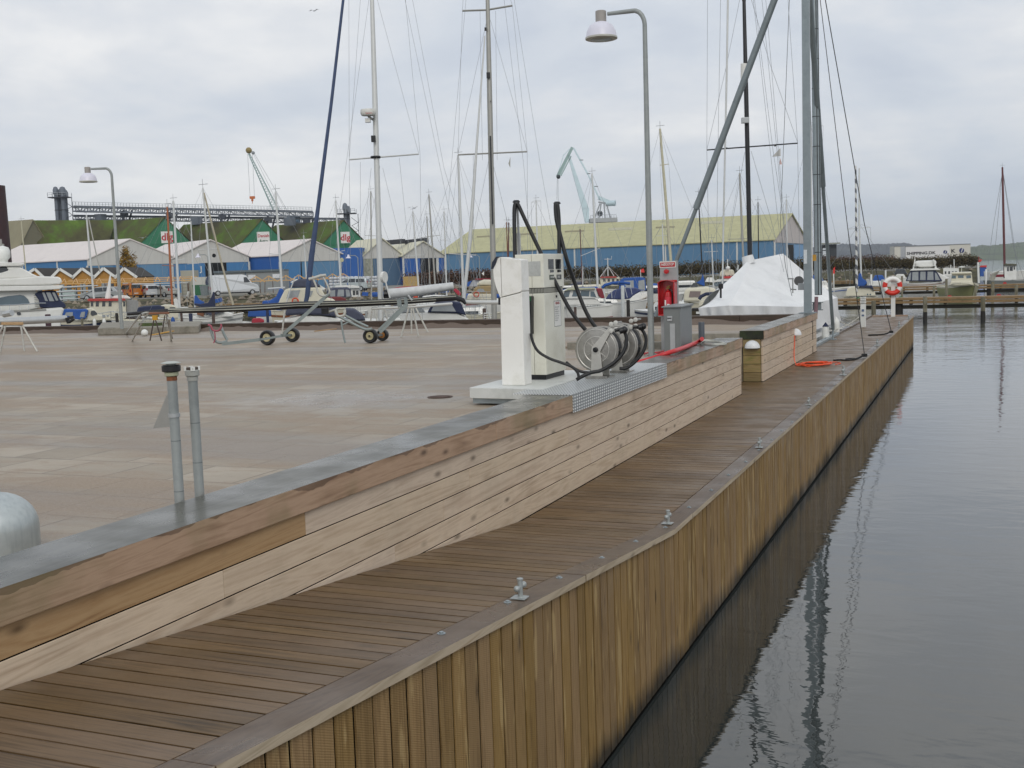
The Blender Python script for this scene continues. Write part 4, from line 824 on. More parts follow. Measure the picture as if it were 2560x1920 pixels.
# guy wires tied off on the deck bitts
BW = mat('black_wire', '#26282b', .5)
for i, (lst, lab) in enumerate((([(2052, -100), (2118, 560), (2161, 886)], 'left'), ([(2058, -100), (2161, 560), (2228, 828)], 'right'))):
    b_ = G(*lst[2], DECK+.1); mb = MB(); D_ = (ROT.transposed() @ (b_-EYE)).z*-1
    a_ = apex+Vector((.1, 0, .4)); mb.tube([a_, P(lst[1][0], lst[1][1], D_*.985), b_], .0095 if i == 0 else .012, 6)
    tag(mb.build('guy_wire', BW), '%s black guy wire running from the crane top to the jetty edge' % lab, 'wire', 'guy wires of the mast crane')
    mb = MB(); pp = [b_+Vector((0, 0, 0)), b_+Vector((-.12, -.2, -.06)), b_+Vector((-.3, -.35, -.08)), b_+Vector((-.45, -.3, -.085)), b_+Vector((-.62, -.42, -.085)), b_+Vector((-.55, -.6, -.085)), b_+Vector((-.35, -.5, -.085))] if i else [b_, b_+Vector((-.1, -.25, -.06)), b_+Vector((-.25, -.5, -.085)), b_+Vector((-.38, -.3, -.085)), b_+Vector((-.2, -.22, -.08)), b_+Vector((-.3, -.6, -.085)), b_+Vector((-.5, -.5, -.085)), b_+Vector((-.62, -.62, -.085))]
    mb.tube(spline(pp), .022, 6)
    for k in range(3): mb.tube(arc(b_+Vector((0, 0, -.02*k)), .05, 0, 360, 10, (1, 0, 0), (0, 1, 0)), .018, 6)
    tag(mb.build('black_rope', mat('black_rope', '#1d1e1f', .8), smooth=60), 'black rope end knotted at the foot of the %s guy wire' % lab, 'rope', 'rope ends on the jetty')
# ================================================================== land, bank, hills, far shore
def XY(px, D, z): return PZ(px, D, z)
near = [(-1200, 112), (0, 116), (600, 121), (1000, 128), (1250, 150), (1500, 168), (2080, 172), (2330, 176), (2450, 182)]
far = [(2450, 236), (1990, 420), (1200, 900), (-1200, 900)]
m, t, b = newmat('shore_ground'); tc = N(t, 'ShaderNodeTexCoord')
n = N(t, 'ShaderNodeTexNoise', Scale=.12, Detail=8, Roughness=.7); L(t, tc.outputs['Object'], n.inputs['Vector'])
L(t, ramp_(t, n.outputs[0], [(.38, C('#6d6c6a')), (.5, C('#7a7873')), (.58, C('#6e6a55')), (.66, C('#575c38'))]), b.inputs['Base Color']); b.inputs['Roughness'].default_value = .85
mb = MB(); vs = [XY(x, d, SHORE) for x, d in near+far]; mb.add(vs+[v-Vector((0, 0, 4)) for v in vs], [tuple(range(len(vs)))]); 
nn = len(vs); mb.add(vs+[v-Vector((0, 0, 4)) for v in vs], [(i, (i+1) % nn, nn+(i+1) % nn, nn+i) for i in range(nn)])
tag(mb.build('shore_ground', m, base=(0, 0, 0)), 'flat harbour yard behind the marina', kind='structure')
m, t, b = newmat('bank_grass'); tc = N(t, 'ShaderNodeTexCoord')
n = N(t, 'ShaderNodeTexNoise', Scale=.8, Detail=8, Roughness=.75); L(t, tc.outputs['Object'], n.inputs['Vector'])
L(t, ramp_(t, n.outputs[0], [(.36, C('#2a281b')), (.48, C('#3f3c28')), (.58, C('#4f4c30')), (.68, C('#6b6450'))]), b.inputs['Base Color']); b.inputs['Roughness'].default_value = .9
mb = MB(); top = []; bot = []; rb = random.Random(9)
for (x0, d0), (x1, d1) in zip(near[:-1], near[1:]):
    for k in range(14):
        f = k/14; x = x0+(x1-x0)*f; d = d0+(d1-d0)*f; top.append(XY(x, d+.3, SHORE+.05+rb.uniform(-.1, .15))); bot.append(XY(x, d-(9 if x < 1100 else 6)-rb.uniform(0, 1.2), -.3))
mid = [a.lerp(c, .5)+Vector((rb.uniform(-.3, .3), rb.uniform(-.3, .3), rb.uniform(0, .4))) for a, c in zip(top, bot)]
k = len(top); mb.add(top+mid+bot, [(i, i+1, k+i+1, k+i) for i in range(k-1)]+[(k+i, k+i+1, 2*k+i+1, 2*k+i) for i in range(k-1)])
tag(mb.build('shore_bank', m, base=(0, 0, 0), smooth=60), 'sloping bank down to the marina', kind='structure')
# stones on the bank: an uncountable rubble, one object
mb = MB(); rs = random.Random(4)
for i in range(1250):
    x = rs.uniform(-150, 1300) if i < 1150 else rs.uniform(1300, 2440); 
    for (x0, d0), (x1, d1) in zip(near[:-1], near[1:]):
        if x0 <= x <= x1: d = d0+(d1-d0)*(x-x0)/(x1-x0)
    f = rs.random()**.8; p = XY(x, d-f*8, SHORE*(1-f)+.1); r = rs.uniform(.18, .5)
    vs = []; 
    for v in ((1, 0, 0), (0, 1, 0), (-1, 0, 0), (0, -1, 0), (.1, .1, .8), (0, 0, -.6)): vs.append(p+Vector(v)*r*rs.uniform(.7, 1.25))
    mb.add(vs, [(0, 1, 4), (1, 2, 4), (2, 3, 4), (3, 0, 4), (1, 0, 5), (2, 1, 5), (3, 2, 5), (0, 3, 5)])
STN2 = wood('bank_stone', ['#544c40', '#6f6658', '#877d6f', '#75694f'], 'Z', (.8, .9), grain=1, var=.3, knots=0, stretch=1, bump=.1)
tag(mb.build('shore_stones', STN2, base=(0, 0, 0)), 'heap of grey brown boulders along the shore bank', 'stones', kind='stuff')
# hills across the fjord: two ridges with their own distance, size and woodland
def hills(name, prof, D, depth, cols, label, z0=0):
    mb = MB(); rh = random.Random(len(name)); n = 260; rows = 9; vs = []
    for j in range(rows+1):
        g = j/rows
        for i in range(n+1):
            x = prof[0][0]+(prof[-1][0]-prof[0][0])*i/n
            for (xa, ya), (xb_, yb_) in zip(prof[:-1], prof[1:]):
                if xa <= x <= xb_+.01: y = ya+(yb_-ya)*(x-xa)/(xb_-xa)
            p = P(x, y, D); hgt = p.z; q = P(x, y, D+(g-.0)*depth) - P(x, y, D)
            p = XY(x, D-depth*(1-g), 0); s = math.sin(g*math.pi/2)**.8
            p.z = max(-1, hgt*s*(1+(rh.uniform(-.05, .05) if 0 < g else 0))); vs.append(p)
    mb.add(vs, [(j*(n+1)+i, j*(n+1)+i+1, (j+1)*(n+1)+i+1, (j+1)*(n+1)+i) for j in range(rows) for i in range(n)])
    k = len(vs); back = [v+Vector((-.38, .92, 0))*150-Vector((0, 0, v.z+1)) for v in vs[-(n+1):]]
    mb.add(vs[-(n+1):]+back, [(i, i+1, n+2+i, n+1+i) for i in range(n)])
    m, t, b = newmat(name+'_woods'); tc = N(t, 'ShaderNodeTexCoord'); nz = N(t, 'ShaderNodeTexNoise', Scale=.012, Detail=10, Roughness=.7); L(t, tc.outputs['Object'], nz.inputs['Vector'])
    L(t, ramp_(t, nz.outputs[0], [(.35+.1*i, C(c)) for i, c in enumerate(cols)]), b.inputs['Base Color']); b.inputs['Roughness'].default_value = .95
    o = mb.build(name, m, base=(0, 0, 0)); return tag(o, label, kind='structure')
hills('hill', [(1600, 632), (2060, 618), (2090, 611), (2150, 612), (2190, 612), (2230, 610), (2262, 609), (2285, 613), (2330, 620), (2420, 628), (2520, 636), (2620, 641)], 2600, 700, ['#2c3340', '#3a4048', '#454a50', '#4e5254'], 'dark wooded hill across the fjord')
hills('far_hill', [(2200, 638), (2350, 628), (2400, 621), (2440, 617), (2455, 612), (2470, 615), (2500, 612), (2535, 609), (2560, 606), (2620, 600), (2760, 592), (3000, 600)], 2100, 600, ['#3a4237', '#4a5240', '#5a664a', '#454c3e'], 'paler farmed hill across the fjord on the right')
# ================================================================== hedge behind the marina
def leafy(mb, c, r, n, size, rn, flat=1.0):
    for _ in range(n):
        th = rn.uniform(0, 2*math.pi); ph = math.acos(rn.uniform(-1, 1)); q = rn.random()**.4*r
        p = c+Vector((q*math.sin(ph)*math.cos(th), q*math.sin(ph)*math.sin(th), q*math.cos(ph)*flat))
        a = Vector((rn.uniform(-1, 1), rn.uniform(-1, 1), rn.uniform(-1, 1))).normalized(); d = a.cross(Vector((rn.uniform(-1, 1), rn.uniform(-1, 1), 1))).normalized()
        s = size*rn.uniform(.6, 1.5); mb.add([p-a*s, p+d*s*.7, p+a*s, p-d*s*.7], [(0, 1, 2, 3)])
HEDGE = wood('hedge_twigs', ['#2b2517', '#40391f', '#55492c', '#4a4426'], 'Z', (.8, .9), grain=1, var=.55, knots=0, stretch=1, bump=0)
HEDGR = wood('hedge_twigs_red', ['#38281e', '#523a2c', '#604839', '#4a3a26'], 'Z', (.8, .9), grain=1, var=.5, knots=0, stretch=1, bump=0)
def hedge(label, prof, D, mat_, seed, zb=SHORE):
    rn = random.Random(seed); h_ = thing('hedge', label, 'hedge', XY(prof[len(prof)//2][0], D, zb)); mb = MB(); st = MB()
    core = MB(); pts = []
    for (x0, y0), (x1, y1) in zip(prof[:-1], prof[1:]):
        k = int((x1-x0)/3.2)+1
        for i in range(k):
            f = i/k; x = x0+(x1-x0)*f; top_ = P(x, y0+(y1-y0)*f+rn.uniform(-1.5, 3), D).z; q = XY(x, D+rn.uniform(-1.5, 1.5), zb); hh = top_-zb
            pts.append((XY(x, D+1.2, zb), hh))
            for z in [hh*g for g in (.30, .5, .7, .88)]: leafy(mb, q+Vector((0, 0, z+rn.uniform(-.2, .2))), hh*.2+.25, 24, .105, rn, .9)
            if i % 3 == 0: st.tube([q-Vector((0, 0, .4)), q+Vector((rn.uniform(-.4, .4), 0, hh*.6))], .07, 5)
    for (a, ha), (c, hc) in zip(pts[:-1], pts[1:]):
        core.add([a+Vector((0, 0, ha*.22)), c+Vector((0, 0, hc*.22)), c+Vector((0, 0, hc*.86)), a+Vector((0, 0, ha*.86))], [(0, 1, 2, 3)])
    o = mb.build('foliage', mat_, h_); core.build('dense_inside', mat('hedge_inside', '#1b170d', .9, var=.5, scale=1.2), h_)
hedge('brown clipped hedge between the yellow crate and the fuel station', [(1012, 688), (1060, 682), (1140, 678), (1240, 674), (1330, 672)], 158, HEDGR, 1)
hedge('long brown green hedge in front of the big blue shed', [(1330, 672), (1500, 668), (1660, 663), (1760, 654), (1850, 655), (1900, 650)], 176, HEDGE, 2)
hedge('dark hedge running right past the shed to the white trailers', [(1900, 650), (1990, 650), (2090, 650), (2200, 649), (2330, 643), (2420, 637), (2446, 642)], 184, HEDGE, 3)
hedge('reddish thicket just behind the dark hedge, left of the trailers', [(2010, 645), (2060, 643), (2150, 640), (2200, 638), (2240, 642)], 205, HEDGR, 4)
# autumn tree by the yellow huts
def tree(name, label, px, D, y0, y1, w, mat_, seed, n=900):
    rn = random.Random(seed); base_ = XY(px, D, SHORE); H = P(px, y0, D).z-SHORE; t_ = thing(name, label, 'tree', base_)
    mb = MB(); mb.tube([base_, base_+Vector((0, 0, H*.4)), base_+Vector((.2, 0, H*.85))], [.16, .11, .03], 8)
    for k in range(14):
        a = rn.uniform(0, 6.28); z = rn.uniform(.2, .8)*H; mb.tube([base_+Vector((0, 0, z)), base_+Vector((math.cos(a)*w*.35, math.sin(a)*w*.35, z+H*.16))], [.05, .015], 5)
    mb.build('trunk', mat('bark', '#4a3d30', .9), t_); mb = MB()
    for k in range(46):
        z = rn.uniform(.15, .98); rr = w*.5*(1.02-z**1.6)*(.55+.45*math.sin(z*2.4)); a = rn.uniform(0, 6.28); r = rr*rn.random()**.5
        leafy(mb, base_+Vector((r*math.cos(a), r*math.sin(a), z*H)), w*.12, n//46, .11, rn)
    mb.build('crown', mat_, t_)
tree('autumn_tree', 'small tree with yellow brown autumn leaves behind the yellow huts', 322, 158, 614, 720, 4.6, wood('autumn_leaves', ['#5a4f18', '#7d6a1c', '#96721f', '#84591c'], 'Z', (.7, .8), grain=1, var=.45, knots=0, stretch=1, bump=0), 5, 3200)
# ================================================================== sheds with grey gables and blue walls
BLUE = {}
def sheet(name, c, var=.05, ribs=1.6, dirt=.25):      # trapezoid sheet: fine vertical ribs as bump, weather streaks
    if name in MATS: return MATS[name]
    col = C(c); m, t, b = newmat(name); tc = N(t, 'ShaderNodeTexCoord'); mp = N(t, 'ShaderNodeMapping'); mp.inputs['Scale'].default_value = (1, 1, .12); L(t, tc.outputs['Object'], mp.inputs[0])
    n = N(t, 'ShaderNodeTexNoise', Scale=ribs, Detail=6, Roughness=.7); L(t, mp.outputs[0], n.inputs['Vector']); n2 = N(t, 'ShaderNodeTexNoise', Scale=.25, Detail=4); L(t, tc.outputs['Object'], n2.inputs['Vector'])
    k = ramp_(t, n.outputs[0], [(.3, tuple(x*(1-var*2) for x in col)), (.7, tuple(min(1, x*(1+var)) for x in col))]); k = mix_(t, math_(t, 'MULTIPLY', n2.outputs[0], dirt), k, tuple(x*.72 for x in col))
    L(t, k, b.inputs['Base Color']); b.inputs['Roughness'].default_value = .55
    wv = N(t, 'ShaderNodeTexWave', Scale=2.2); wv.bands_direction = 'X'; L(t, tc.outputs['Object'], wv.inputs['Vector']); bp = N(t, 'ShaderNodeBump', Strength=.25, Distance=.04); L(t, wv.outputs[0], bp.inputs['Height']); L(t, bp.outputs[0], b.inputs['Normal'])
    MATS[name] = m; return m
SB1, SB2, SB3, SB4 = sheet('blue_sheet', '#3a75a8'), sheet('deep_blue_sheet', '#1f5aa4'), sheet('faded_blue_sheet', '#5580a3'), sheet('slate_blue_sheet', '#4b6883')
GREYW = sheet('grey_white_sheet', '#c0bfba'); ROOFP = sheet('pinkish_roof', '#dcd4d0', .04, .6, .15); ROOFC = sheet('cream_roof', '#cfcbb2', .04, .6, .15)
YROOF = sheet('lichen_yellow_roof', '#b5b286', .10, .7, .4)
TRIM = mat('white_trim', '#c9cac6', .5)
def shed(name, label, A, B, Cc, ze, zr, wall, wallside, gable, roof, split, extras=None, zb=SHORE, over=.35, thick=.25):
    """B and Cc are the ends of the gable front, A is the far end of the long side, all on the ground"""
    A, B, Cc = Vector(A), Vector(B), Vector(Cc); o = A-B; mid = (B+Cc)/2; t_ = thing(name, label, 'shed', mid)
    Z = lambda p, z: Vector((p.x, p.y, z)); g = (Cc-B).normalized(); nrm = Vector((g.y, -g.x, 0)).normalized(); ol = o.normalized()
    def wallp(p, q, z0, z1, m_, nm):
        d = (q-p).normalized(); n_ = Vector((d.y, -d.x, 0)); mb = MB(); mb.hexa([Z(p, z0), Z(q, z0), Z(q, z0)-n_*thick, Z(p, z0)-n_*thick, Z(p, z1), Z(q, z1), Z(q, z1)-n_*thick, Z(p, z1)-n_*thick]); return mb.build(nm, m_, t_)
    wallp(A, B, zb, ze, wallside, 'side_wall'); wallp(Cc, Cc+o, zb, ze, wallside, 'side_wall'); wallp(B, Cc, zb, split, wall, 'front_wall'); wallp(Cc+o, A, zb, ze, wallside, 'rear_wall')
    mb = MB(); q = [Z(B, split), Z(Cc, split), Z(Cc, ze), Z(mid, zr), Z(B, ze)]; mb.extrude([p+nrm*.12 for p in q], -nrm*.3); mb.build('gable', gable, t_)
    mb = MB(); q = [Z(B+o, ze), Z(Cc+o, ze), Z(mid+o, zr-.05)]; mb.extrude(q, ol*.2); mb.build('rear_gable', gable, t_)
    for s, e in ((B, -1), (Cc, 1)):
        mb = MB(); ed = s+g*e*over; k = (ze-zr)/((s-mid).length); ez = ze+k*over; f0 = -ol*.5; r0 = [Z(mid, zr+.05)+f0, Z(ed, ez+.05)+f0, Z(ed, ez+.05)+o-f0, Z(mid, zr+.05)+o-f0]
        mb.hexa([r0[0]-Vector((0, 0, .18)), r0[1]-Vector((0, 0, .18)), r0[2]-Vector((0, 0, .18)), r0[3]-Vector((0, 0, .18))]+r0); mb.build('roof', roof, t_)
    for s in (B, Cc): MB().cbox(Z(s, zb)+nrm*.3, .3, .25, split-zb, 0).build('corner_trim', TRIM, t_)
    F_ = [Z(B, zb), Z(Cc, zb), Z(Cc, zr), Z(B, zr)]; S_ = [Z(A, zb), Z(B, zb), Z(B, ze), Z(A, ze)]
    if extras: extras(t_, F_, S_, B, Cc, A, nrm)
    return t_
BLK = mat('dark_opening', '#0b0d10', .9, var=.2)
def wpix(px, D): return XY(px, D, SHORE)
hz = lambda y, px, D: P(px, y, D).z
def ex1(t_, F_, S_, B, Cc, A, n_):
    for u in (.39, .72): MB().panel(S_, u, u+.012, .1, 1.0, .06, .05).build('downpipe', TRIM, t_)
    MB().panel(F_, .05, .3, 0, .62, .05, .04).build('sliding_door', SB3, t_); MB().panel(F_, .62, .95, 0, .62, .05, .04).build('sliding_door', SB3, t_)
    mb = MB(); c = (Vector(F_[0])+Vector(F_[1]))/2; c.z = hz(643, 340, 200); mb.lathe([(.35, 0), (.35, .2), (.001, .25)], c+n_*.35, 14, 'Y'); mb.build('gable_fan', BLK, t_)
shed('blue_shed', 'leftmost blue shed with pinkish roof and grey gable, behind the yellow huts', wpix(-40, 214), wpix(221, 200), wpix(432, 204), hz(646, 221, 200), hz(596, 334, 200), SB1, SB1, GREYW, ROOFP, hz(662, 300, 200), ex1)
def ex2(t_, F_, S_, B, Cc, A, n_):
    MB().panel(F_, .42, .70, 0, .585, .05, .04).build('open_doorway', BLK, t_)
    MB().panel(F_, .26, .40, 0, .585, .09, .06).build('sliding_door', SB1, t_); MB().panel(F_, .72, .94, 0, .585, .07, .04).build('sliding_door', SB1, t_)
    p = Vector(F_[0]).lerp(Vector(F_[1]), .355)+n_*.15; p.z = hz(678, 500, 202); MB().text('J', p, (F_[1]-F_[0]), (0, 0, 1), 1.35, bold=.02).build('door_letter', WHITE, t_)
    c = P(534, 639, 203); MB().lathe([(.35, 0), (.35, .2), (.001, .25)], c+n_*.3, 14, 'Y').build('gable_fan', BLK, t_)
shed('blue_shed', 'second blue shed from the left, with an open black doorway and the letter J', wpix(330, 222), wpix(433, 204), wpix(625, 208), hz(645, 433, 204), hz(599, 535, 206), SB1, SB2, GREYW, ROOFP, hz(657, 530, 206), ex2)
def ex3(t_, F_, S_, B, Cc, A, n_):
    MB().panel(F_, .34, .36, 0, .6, .06, .05).build('door_seam', BLK, t_); MB().panel(F_, .04, .34, 0, .60, .08, .05).build('sliding_door', SB1, t_)
    c = P(853, 650, 204); MB().lathe([(.4, 0), (.4, .1), (.001, .15)], c+n_*.3, 14, 'Y').build('round_lamp', mat('cream_disc', '#c8c29a', .5), t_)
shed('blue_shed', 'third blue shed, deep blue long side left of its grey gable', wpix(540, 214), wpix(701, 204), wpix(852, 208), hz(636, 701, 204), hz(598, 776, 206), SB3, SB2, GREYW, ROOFP, hz(653, 770, 205), ex3)
def ex4(t_, F_, S_, B, Cc, A, n_):
    MB().panel(F_, .0, .27, 0, .72, .10, .05).build('curtain_opening', mat('torn_curtain', '#8f9183', .8, var=.35, scale=2.2), t_)
    MB().panel(F_, .02, .26, 0, .2, .14, .05).build('stacked_timber', mat('timber_stack', '#4a4236', .9, var=.4, scale=3), t_)
shed('blue_shed', 'fourth blue shed, deep blue side wall and torn curtain in the doorway', wpix(848, 218), wpix(905, 210), wpix(1010, 214), hz(641, 905, 210), hz(597, 922, 212), SB4, SB2, GREYW, ROOFC, hz(646, 950, 212), ex4)
mb = MB(); a, c = wpix(836, 208), wpix(908, 209); mb.hexa([a, c, c+Vector((-2, 5, 0)), a+Vector((-2, 5, 0))]+[q+Vector((0, 0, hz(620, 870, 209)-SHORE)) for q in (a, c, c+Vector((-2, 5, 0)), a+Vector((-2, 5, 0)))])
tag(mb.build('shed_annex', SB2), 'tall deep blue door front between the third and fourth grey gables', 'shed')
def ex5(t_, F_, S_, B, Cc, A, n_):
    MB().panel(F_, .42, .80, 0, .60, .06, .05).build('open_doorway', BLK, t_); MB().panel(F_, .02, .4, 0, .60, .06, .05).build('sliding_door', SB2, t_)
    MB().panel(F_, .8, .86, 0, .6, .1, .05).build('door_edge', TRIM, t_)
shed('blue_shed', 'fifth blue shed with cream roof strips and an open black doorway, left of the hedge', wpix(940, 232), wpix(1008, 212), wpix(1112, 218), hz(638, 1008, 212), hz(602, 1076, 214), SB2, SB2, GREYW, ROOFC, hz(645, 1060, 214), ex5)
mb = MB()
for x0, x1 in ((953, 1010), (1016, 1068)): a, c = P(x0, 608 if x0 < 1000 else 606, 224), P(x1, 603 if x0 < 1000 else 600, 222); mb.bar(a, c, 1.2, .9)
tag(mb.build('roof_light', mat('dark_skylight', '#33343a', .4)), 'black skylight strips along the ridge of the cream roof', 'skylight')
def ex6(t_, F_, S_, B, Cc, A, n_):
    for u in (.30, .43, .70, .9): MB().panel(S_, u, u+.0045, 0, 1.0, .06, .05).build('downpipe', TRIM, t_)
    for u0, u1 in ((.12, .30), (.30, .425), (.44, .68)): MB().panel(S_, u0+.003, u1-.003, 0, .93, .10, .06).build('sliding_door', SB3, t_)
    MB().panel(F_, .42, .58, 0, .46, .06, .05).build('open_doorway', BLK, t_); MB().panel(F_, .60, .96, 0, .46, .07, .05).build('sliding_door', sheet('pale_blue_sheet', '#6f9bc4'), t_)
B6, C6, A6 = wpix(1934, 232), wpix(2016, 262), wpix(1104, 262)
big = shed('large_shed', 'very long blue shed with a mossy yellow roof behind the hedge', A6, B6, C6, hz(598, 1932, 232), hz(535, 1955, 247), SB3, SB3, sheet('pinkish_gable', '#c2bab6'), YROOF, hz(607, 1960, 240), ex6)
# skylights and ventilator on the yellow roof
def on_roof(x0, y0, x1, y1, D, nm, m_, t_, th=.3):
    a, c = P(x0, y0, D), P(x1, y1, D); MB().bar(a, c, .9, th, up=(0, 0, 1)).build(nm, m_, t_)
on_roof(1522, 573, 1580, 571, 233, 'ventilator', mat('pale_ventilator', '#c8c7b0', .6), big, .5); on_roof(1753, 557, 1808, 555, 226, 'ventilator', mat('pale_ventilator', '#c8c7b0', .6), big, .5)
for x0, y0, x1, y1, D in ((1192, 592, 1236, 590, 241), (1300, 586, 1340, 584, 240), (1412, 579, 1460, 577, 236), (1640, 569, 1686, 567, 230)): on_roof(x0, y0, x1, y1, D, 'roof_window', mat('brown_skylight', '#a09a80', .6), big, .3)
# ================================================================== green gabled stores
GRN = sheet('green_sheet', '#2e7a58'); MOSS, t, b = newmat('mossy_roof'); tc = N(t, 'ShaderNodeTexCoord')
n = N(t, 'ShaderNodeTexNoise', Scale=.09, Detail=9, Roughness=.7); mp = N(t, 'ShaderNodeMapping'); mp.inputs['Scale'].default_value = (1, 1, .35); mp.inputs['Location'].default_value = (8, 2, 5); L(t, tc.outputs['Object'], mp.inputs[0]); L(t, mp.outputs[0], n.inputs['Vector'])
L(t, ramp_(t, n.outputs[0], [(.36, C('#38351f')), (.47, C('#4a4a26')), (.54, C('#4a5f1c')), (.64, C('#5a7424'))]), b.inputs['Base Color']); b.inputs['Roughness'].default_value = .95
OLDR = sheet('old_lichen_roof', '#8b8468', .08, .5, .4)
def store(label, ax, ay, bx, cx_, ly, rx, ry, D, sgn=None, roof=MOSS):
    """apex pixel, gable base pixels, ridge end to the left"""
    zr = hz(ay, ax, D); ze = hz(ly, bx, D); B, Cc = wpix(bx, D-2), wpix(cx_, D+5); o = wpix(rx, D+16)-wpix(ax, D)
    gm_ = GRN if roof is MOSS else sheet('dun_sheet', '#6e6a55'); t_ = shed('green_store' if roof is MOSS else 'old_store', label, B+o, B, Cc, ze, zr, gm_, gm_, gm_, roof, ze-.1, None, thick=.3, over=.9)
    g = (Cc-B).normalized(); n_ = Vector((g.y, -g.x, 0))
    if sgn:
        x0, y0, x1, y1, lines = sgn; a, c = P(x0, y1, D-3), P(x1, y1, D-3); up_ = Vector((0, 0, P(x0, y0, D-3).z-a.z)); c.z = a.z
        b_ = MB().hexa([a, c, c-n_*.15, a-n_*.15, a+up_, c+up_, c+up_-n_*.15, a+up_-n_*.15]).build('sign_board', mat('sign_white', '#dedcd8', .5), t_)
        for (s_, fx, fy, sz, mm) in lines: MB().text(s_, a.lerp(c, fx)+up_*fy+n_*.05, c-a, (0, 0, 1), up_.z*sz, align='CENTER', bold=.02).build('sign_text', mm, b_)
    return t_
RT = mat('sign_red', '#b3182b', .5, var=0); GT = mat('sign_green', '#2f5a44', .5, var=0)
store('left green gabled store with mossy roof and red lettered white sign', 418, 543, 350, 486, 612, 215, 560, 285, (404, 579, 433, 608, [('dlg', .5, .24, .88, RT)]))
store('middle green gabled store with a white Danish sign', 661, 547, 600, 720, 612, 470, 560, 290, (644, 580, 675, 612, [('Danish', .5, .58, .33, RT), ('Agro', .5, .18, .33, GT)]))
store('right green gabled store below the dark conveyor tower', 867, 550, 806, 920, 612, 700, 560, 295, (853, 580, 875, 608, [('dlg', .5, .24, .78, RT)]))
store('big old lichen roofed store at the far left behind the sheds', 78, 549, 40, 140, 640, -160, 560, 280, None, OLDR)
mb = MB(); D = 286; a, c = P(62, 552, D), P(420, 556, D+14)
zt = a.z; q = [PZ(85, D, zt), PZ(300, D+8, zt-.2), PZ(250, D-8, SHORE+6), PZ(118, D-9, SHORE+6)]; mb.hexa([v-Vector((0, 0, .4)) for v in q]+q)
tag(mb.build('link_roof', MOSS), 'dark mossy link roof behind the conveyor tower legs', 'roof')
# the rusty stack at the left edge
mb = MB(); b_ = wpix(-5, 150); mb.lathe([(1.9, 0), (1.9, 4), (1.75, hz(466, 0, 150)-SHORE), (1.5, hz(466, 0, 150)-SHORE)], b_, 24)
tag(mb.build('rusty_silo', mat('rusty_brown', '#3a1f20', .7, var=.25, scale=3, dirt=(C('#2a2a3a'), .4)), smooth=35), 'tall dark rusty silo cut by the left edge', 'silo')
# ================================================================== conveyor gantry
GS = mat('gantry_grey', '#6a717b', .6, .2, var=.15, scale=1); GSD = mat('gantry_dark', '#3c4049', .6, .2, var=.15, scale=1)
def truss(root, x0, yt0, yb0, x1, yt1, yb1, D0, D1, n, r=.16, rail=True):
    mb = MB(); dp = Vector((-.38, .92, 0))*2
    for off in (Vector((0, 0, 0)), dp):
        T = [P(x0+(x1-x0)*i/n, yt0+(yt1-yt0)*i/n, D0+(D1-D0)*i/n)+off for i in range(n+1)]; B_ = [P(x0+(x1-x0)*i/n, yb0+(yb1-yb0)*i/n, D0+(D1-D0)*i/n)+off for i in range(n+1)]
        mb.bar(T[0], T[-1], r*1.6); mb.bar(B_[0], B_[-1], r*1.6)
        for i in range(n+1):
            mb.bar(T[i], B_[i], r*.8)
            if i < n: mb.bar(B_[i] if i % 2 else T[i], T[i+1] if i % 2 else B_[i+1], r*.7)
    mb.build('truss', GS, root)
    mb = MB(); mb.bar(P(x0, yt0-1, D0)+dp*.5, P(x1, yt1-1, D1)+dp*.5, 1.9, .5); mb.build('belt_housing', GSD, root)
    if rail:
        mb = MB(); h = Vector((0, 0, 1.1)); mb.bar(P(x0, yt0-2, D0)+h, P(x1, yt1-2, D1)+h, .09); mb.bar(P(x0, yt0-2, D0)+h*.5, P(x1, yt1-2, D1)+h*.5, .07)
        for i in range(n*2+1): f = i/(2*n); q = P(x0+(x1-x0)*f, yt0-2+(yt1-yt0)*f, D0+(D1-D0)*f); mb.bar(q, q+h, .08)
        mb.build('handrail', mat('rail_pale', '#9aa0a6', .5), root)
gt = thing('conveyor_gantry', 'long grey conveyor bridge on lattice trusses above the green stores', 'conveyor', wpix(500, 305))
truss(gt, 182, 517, 528, 780, 530, 541, 300, 312, 40, .22)
truss(gt, 182, 540, 548, 870, 548, 559, 304, 316, 46, .18, False)
for x, y0, y1 in ((310, 525, 558), (424, 530, 560), (555, 535, 562), (670, 540, 566), (766, 545, 570)):
    mb = MB(); a = P(x, y0, 304); mb.bar(a, P(x-4, y1+10, 304), .5); mb.bar(a+Vector((1, 2, 0)), P(x+9, y1+10, 306), .4); mb.bar(P(x-8, y0+8, 304), P(x+9, y0+8, 304), 1.2); mb.build('trestle', GSD, gt)
for x, y in ((252, 552), (492, 558), (725, 560)): MB().cbox(P(x, y+4, 303), 2.4, 2.0, 2.2).build('hopper', GS, gt)
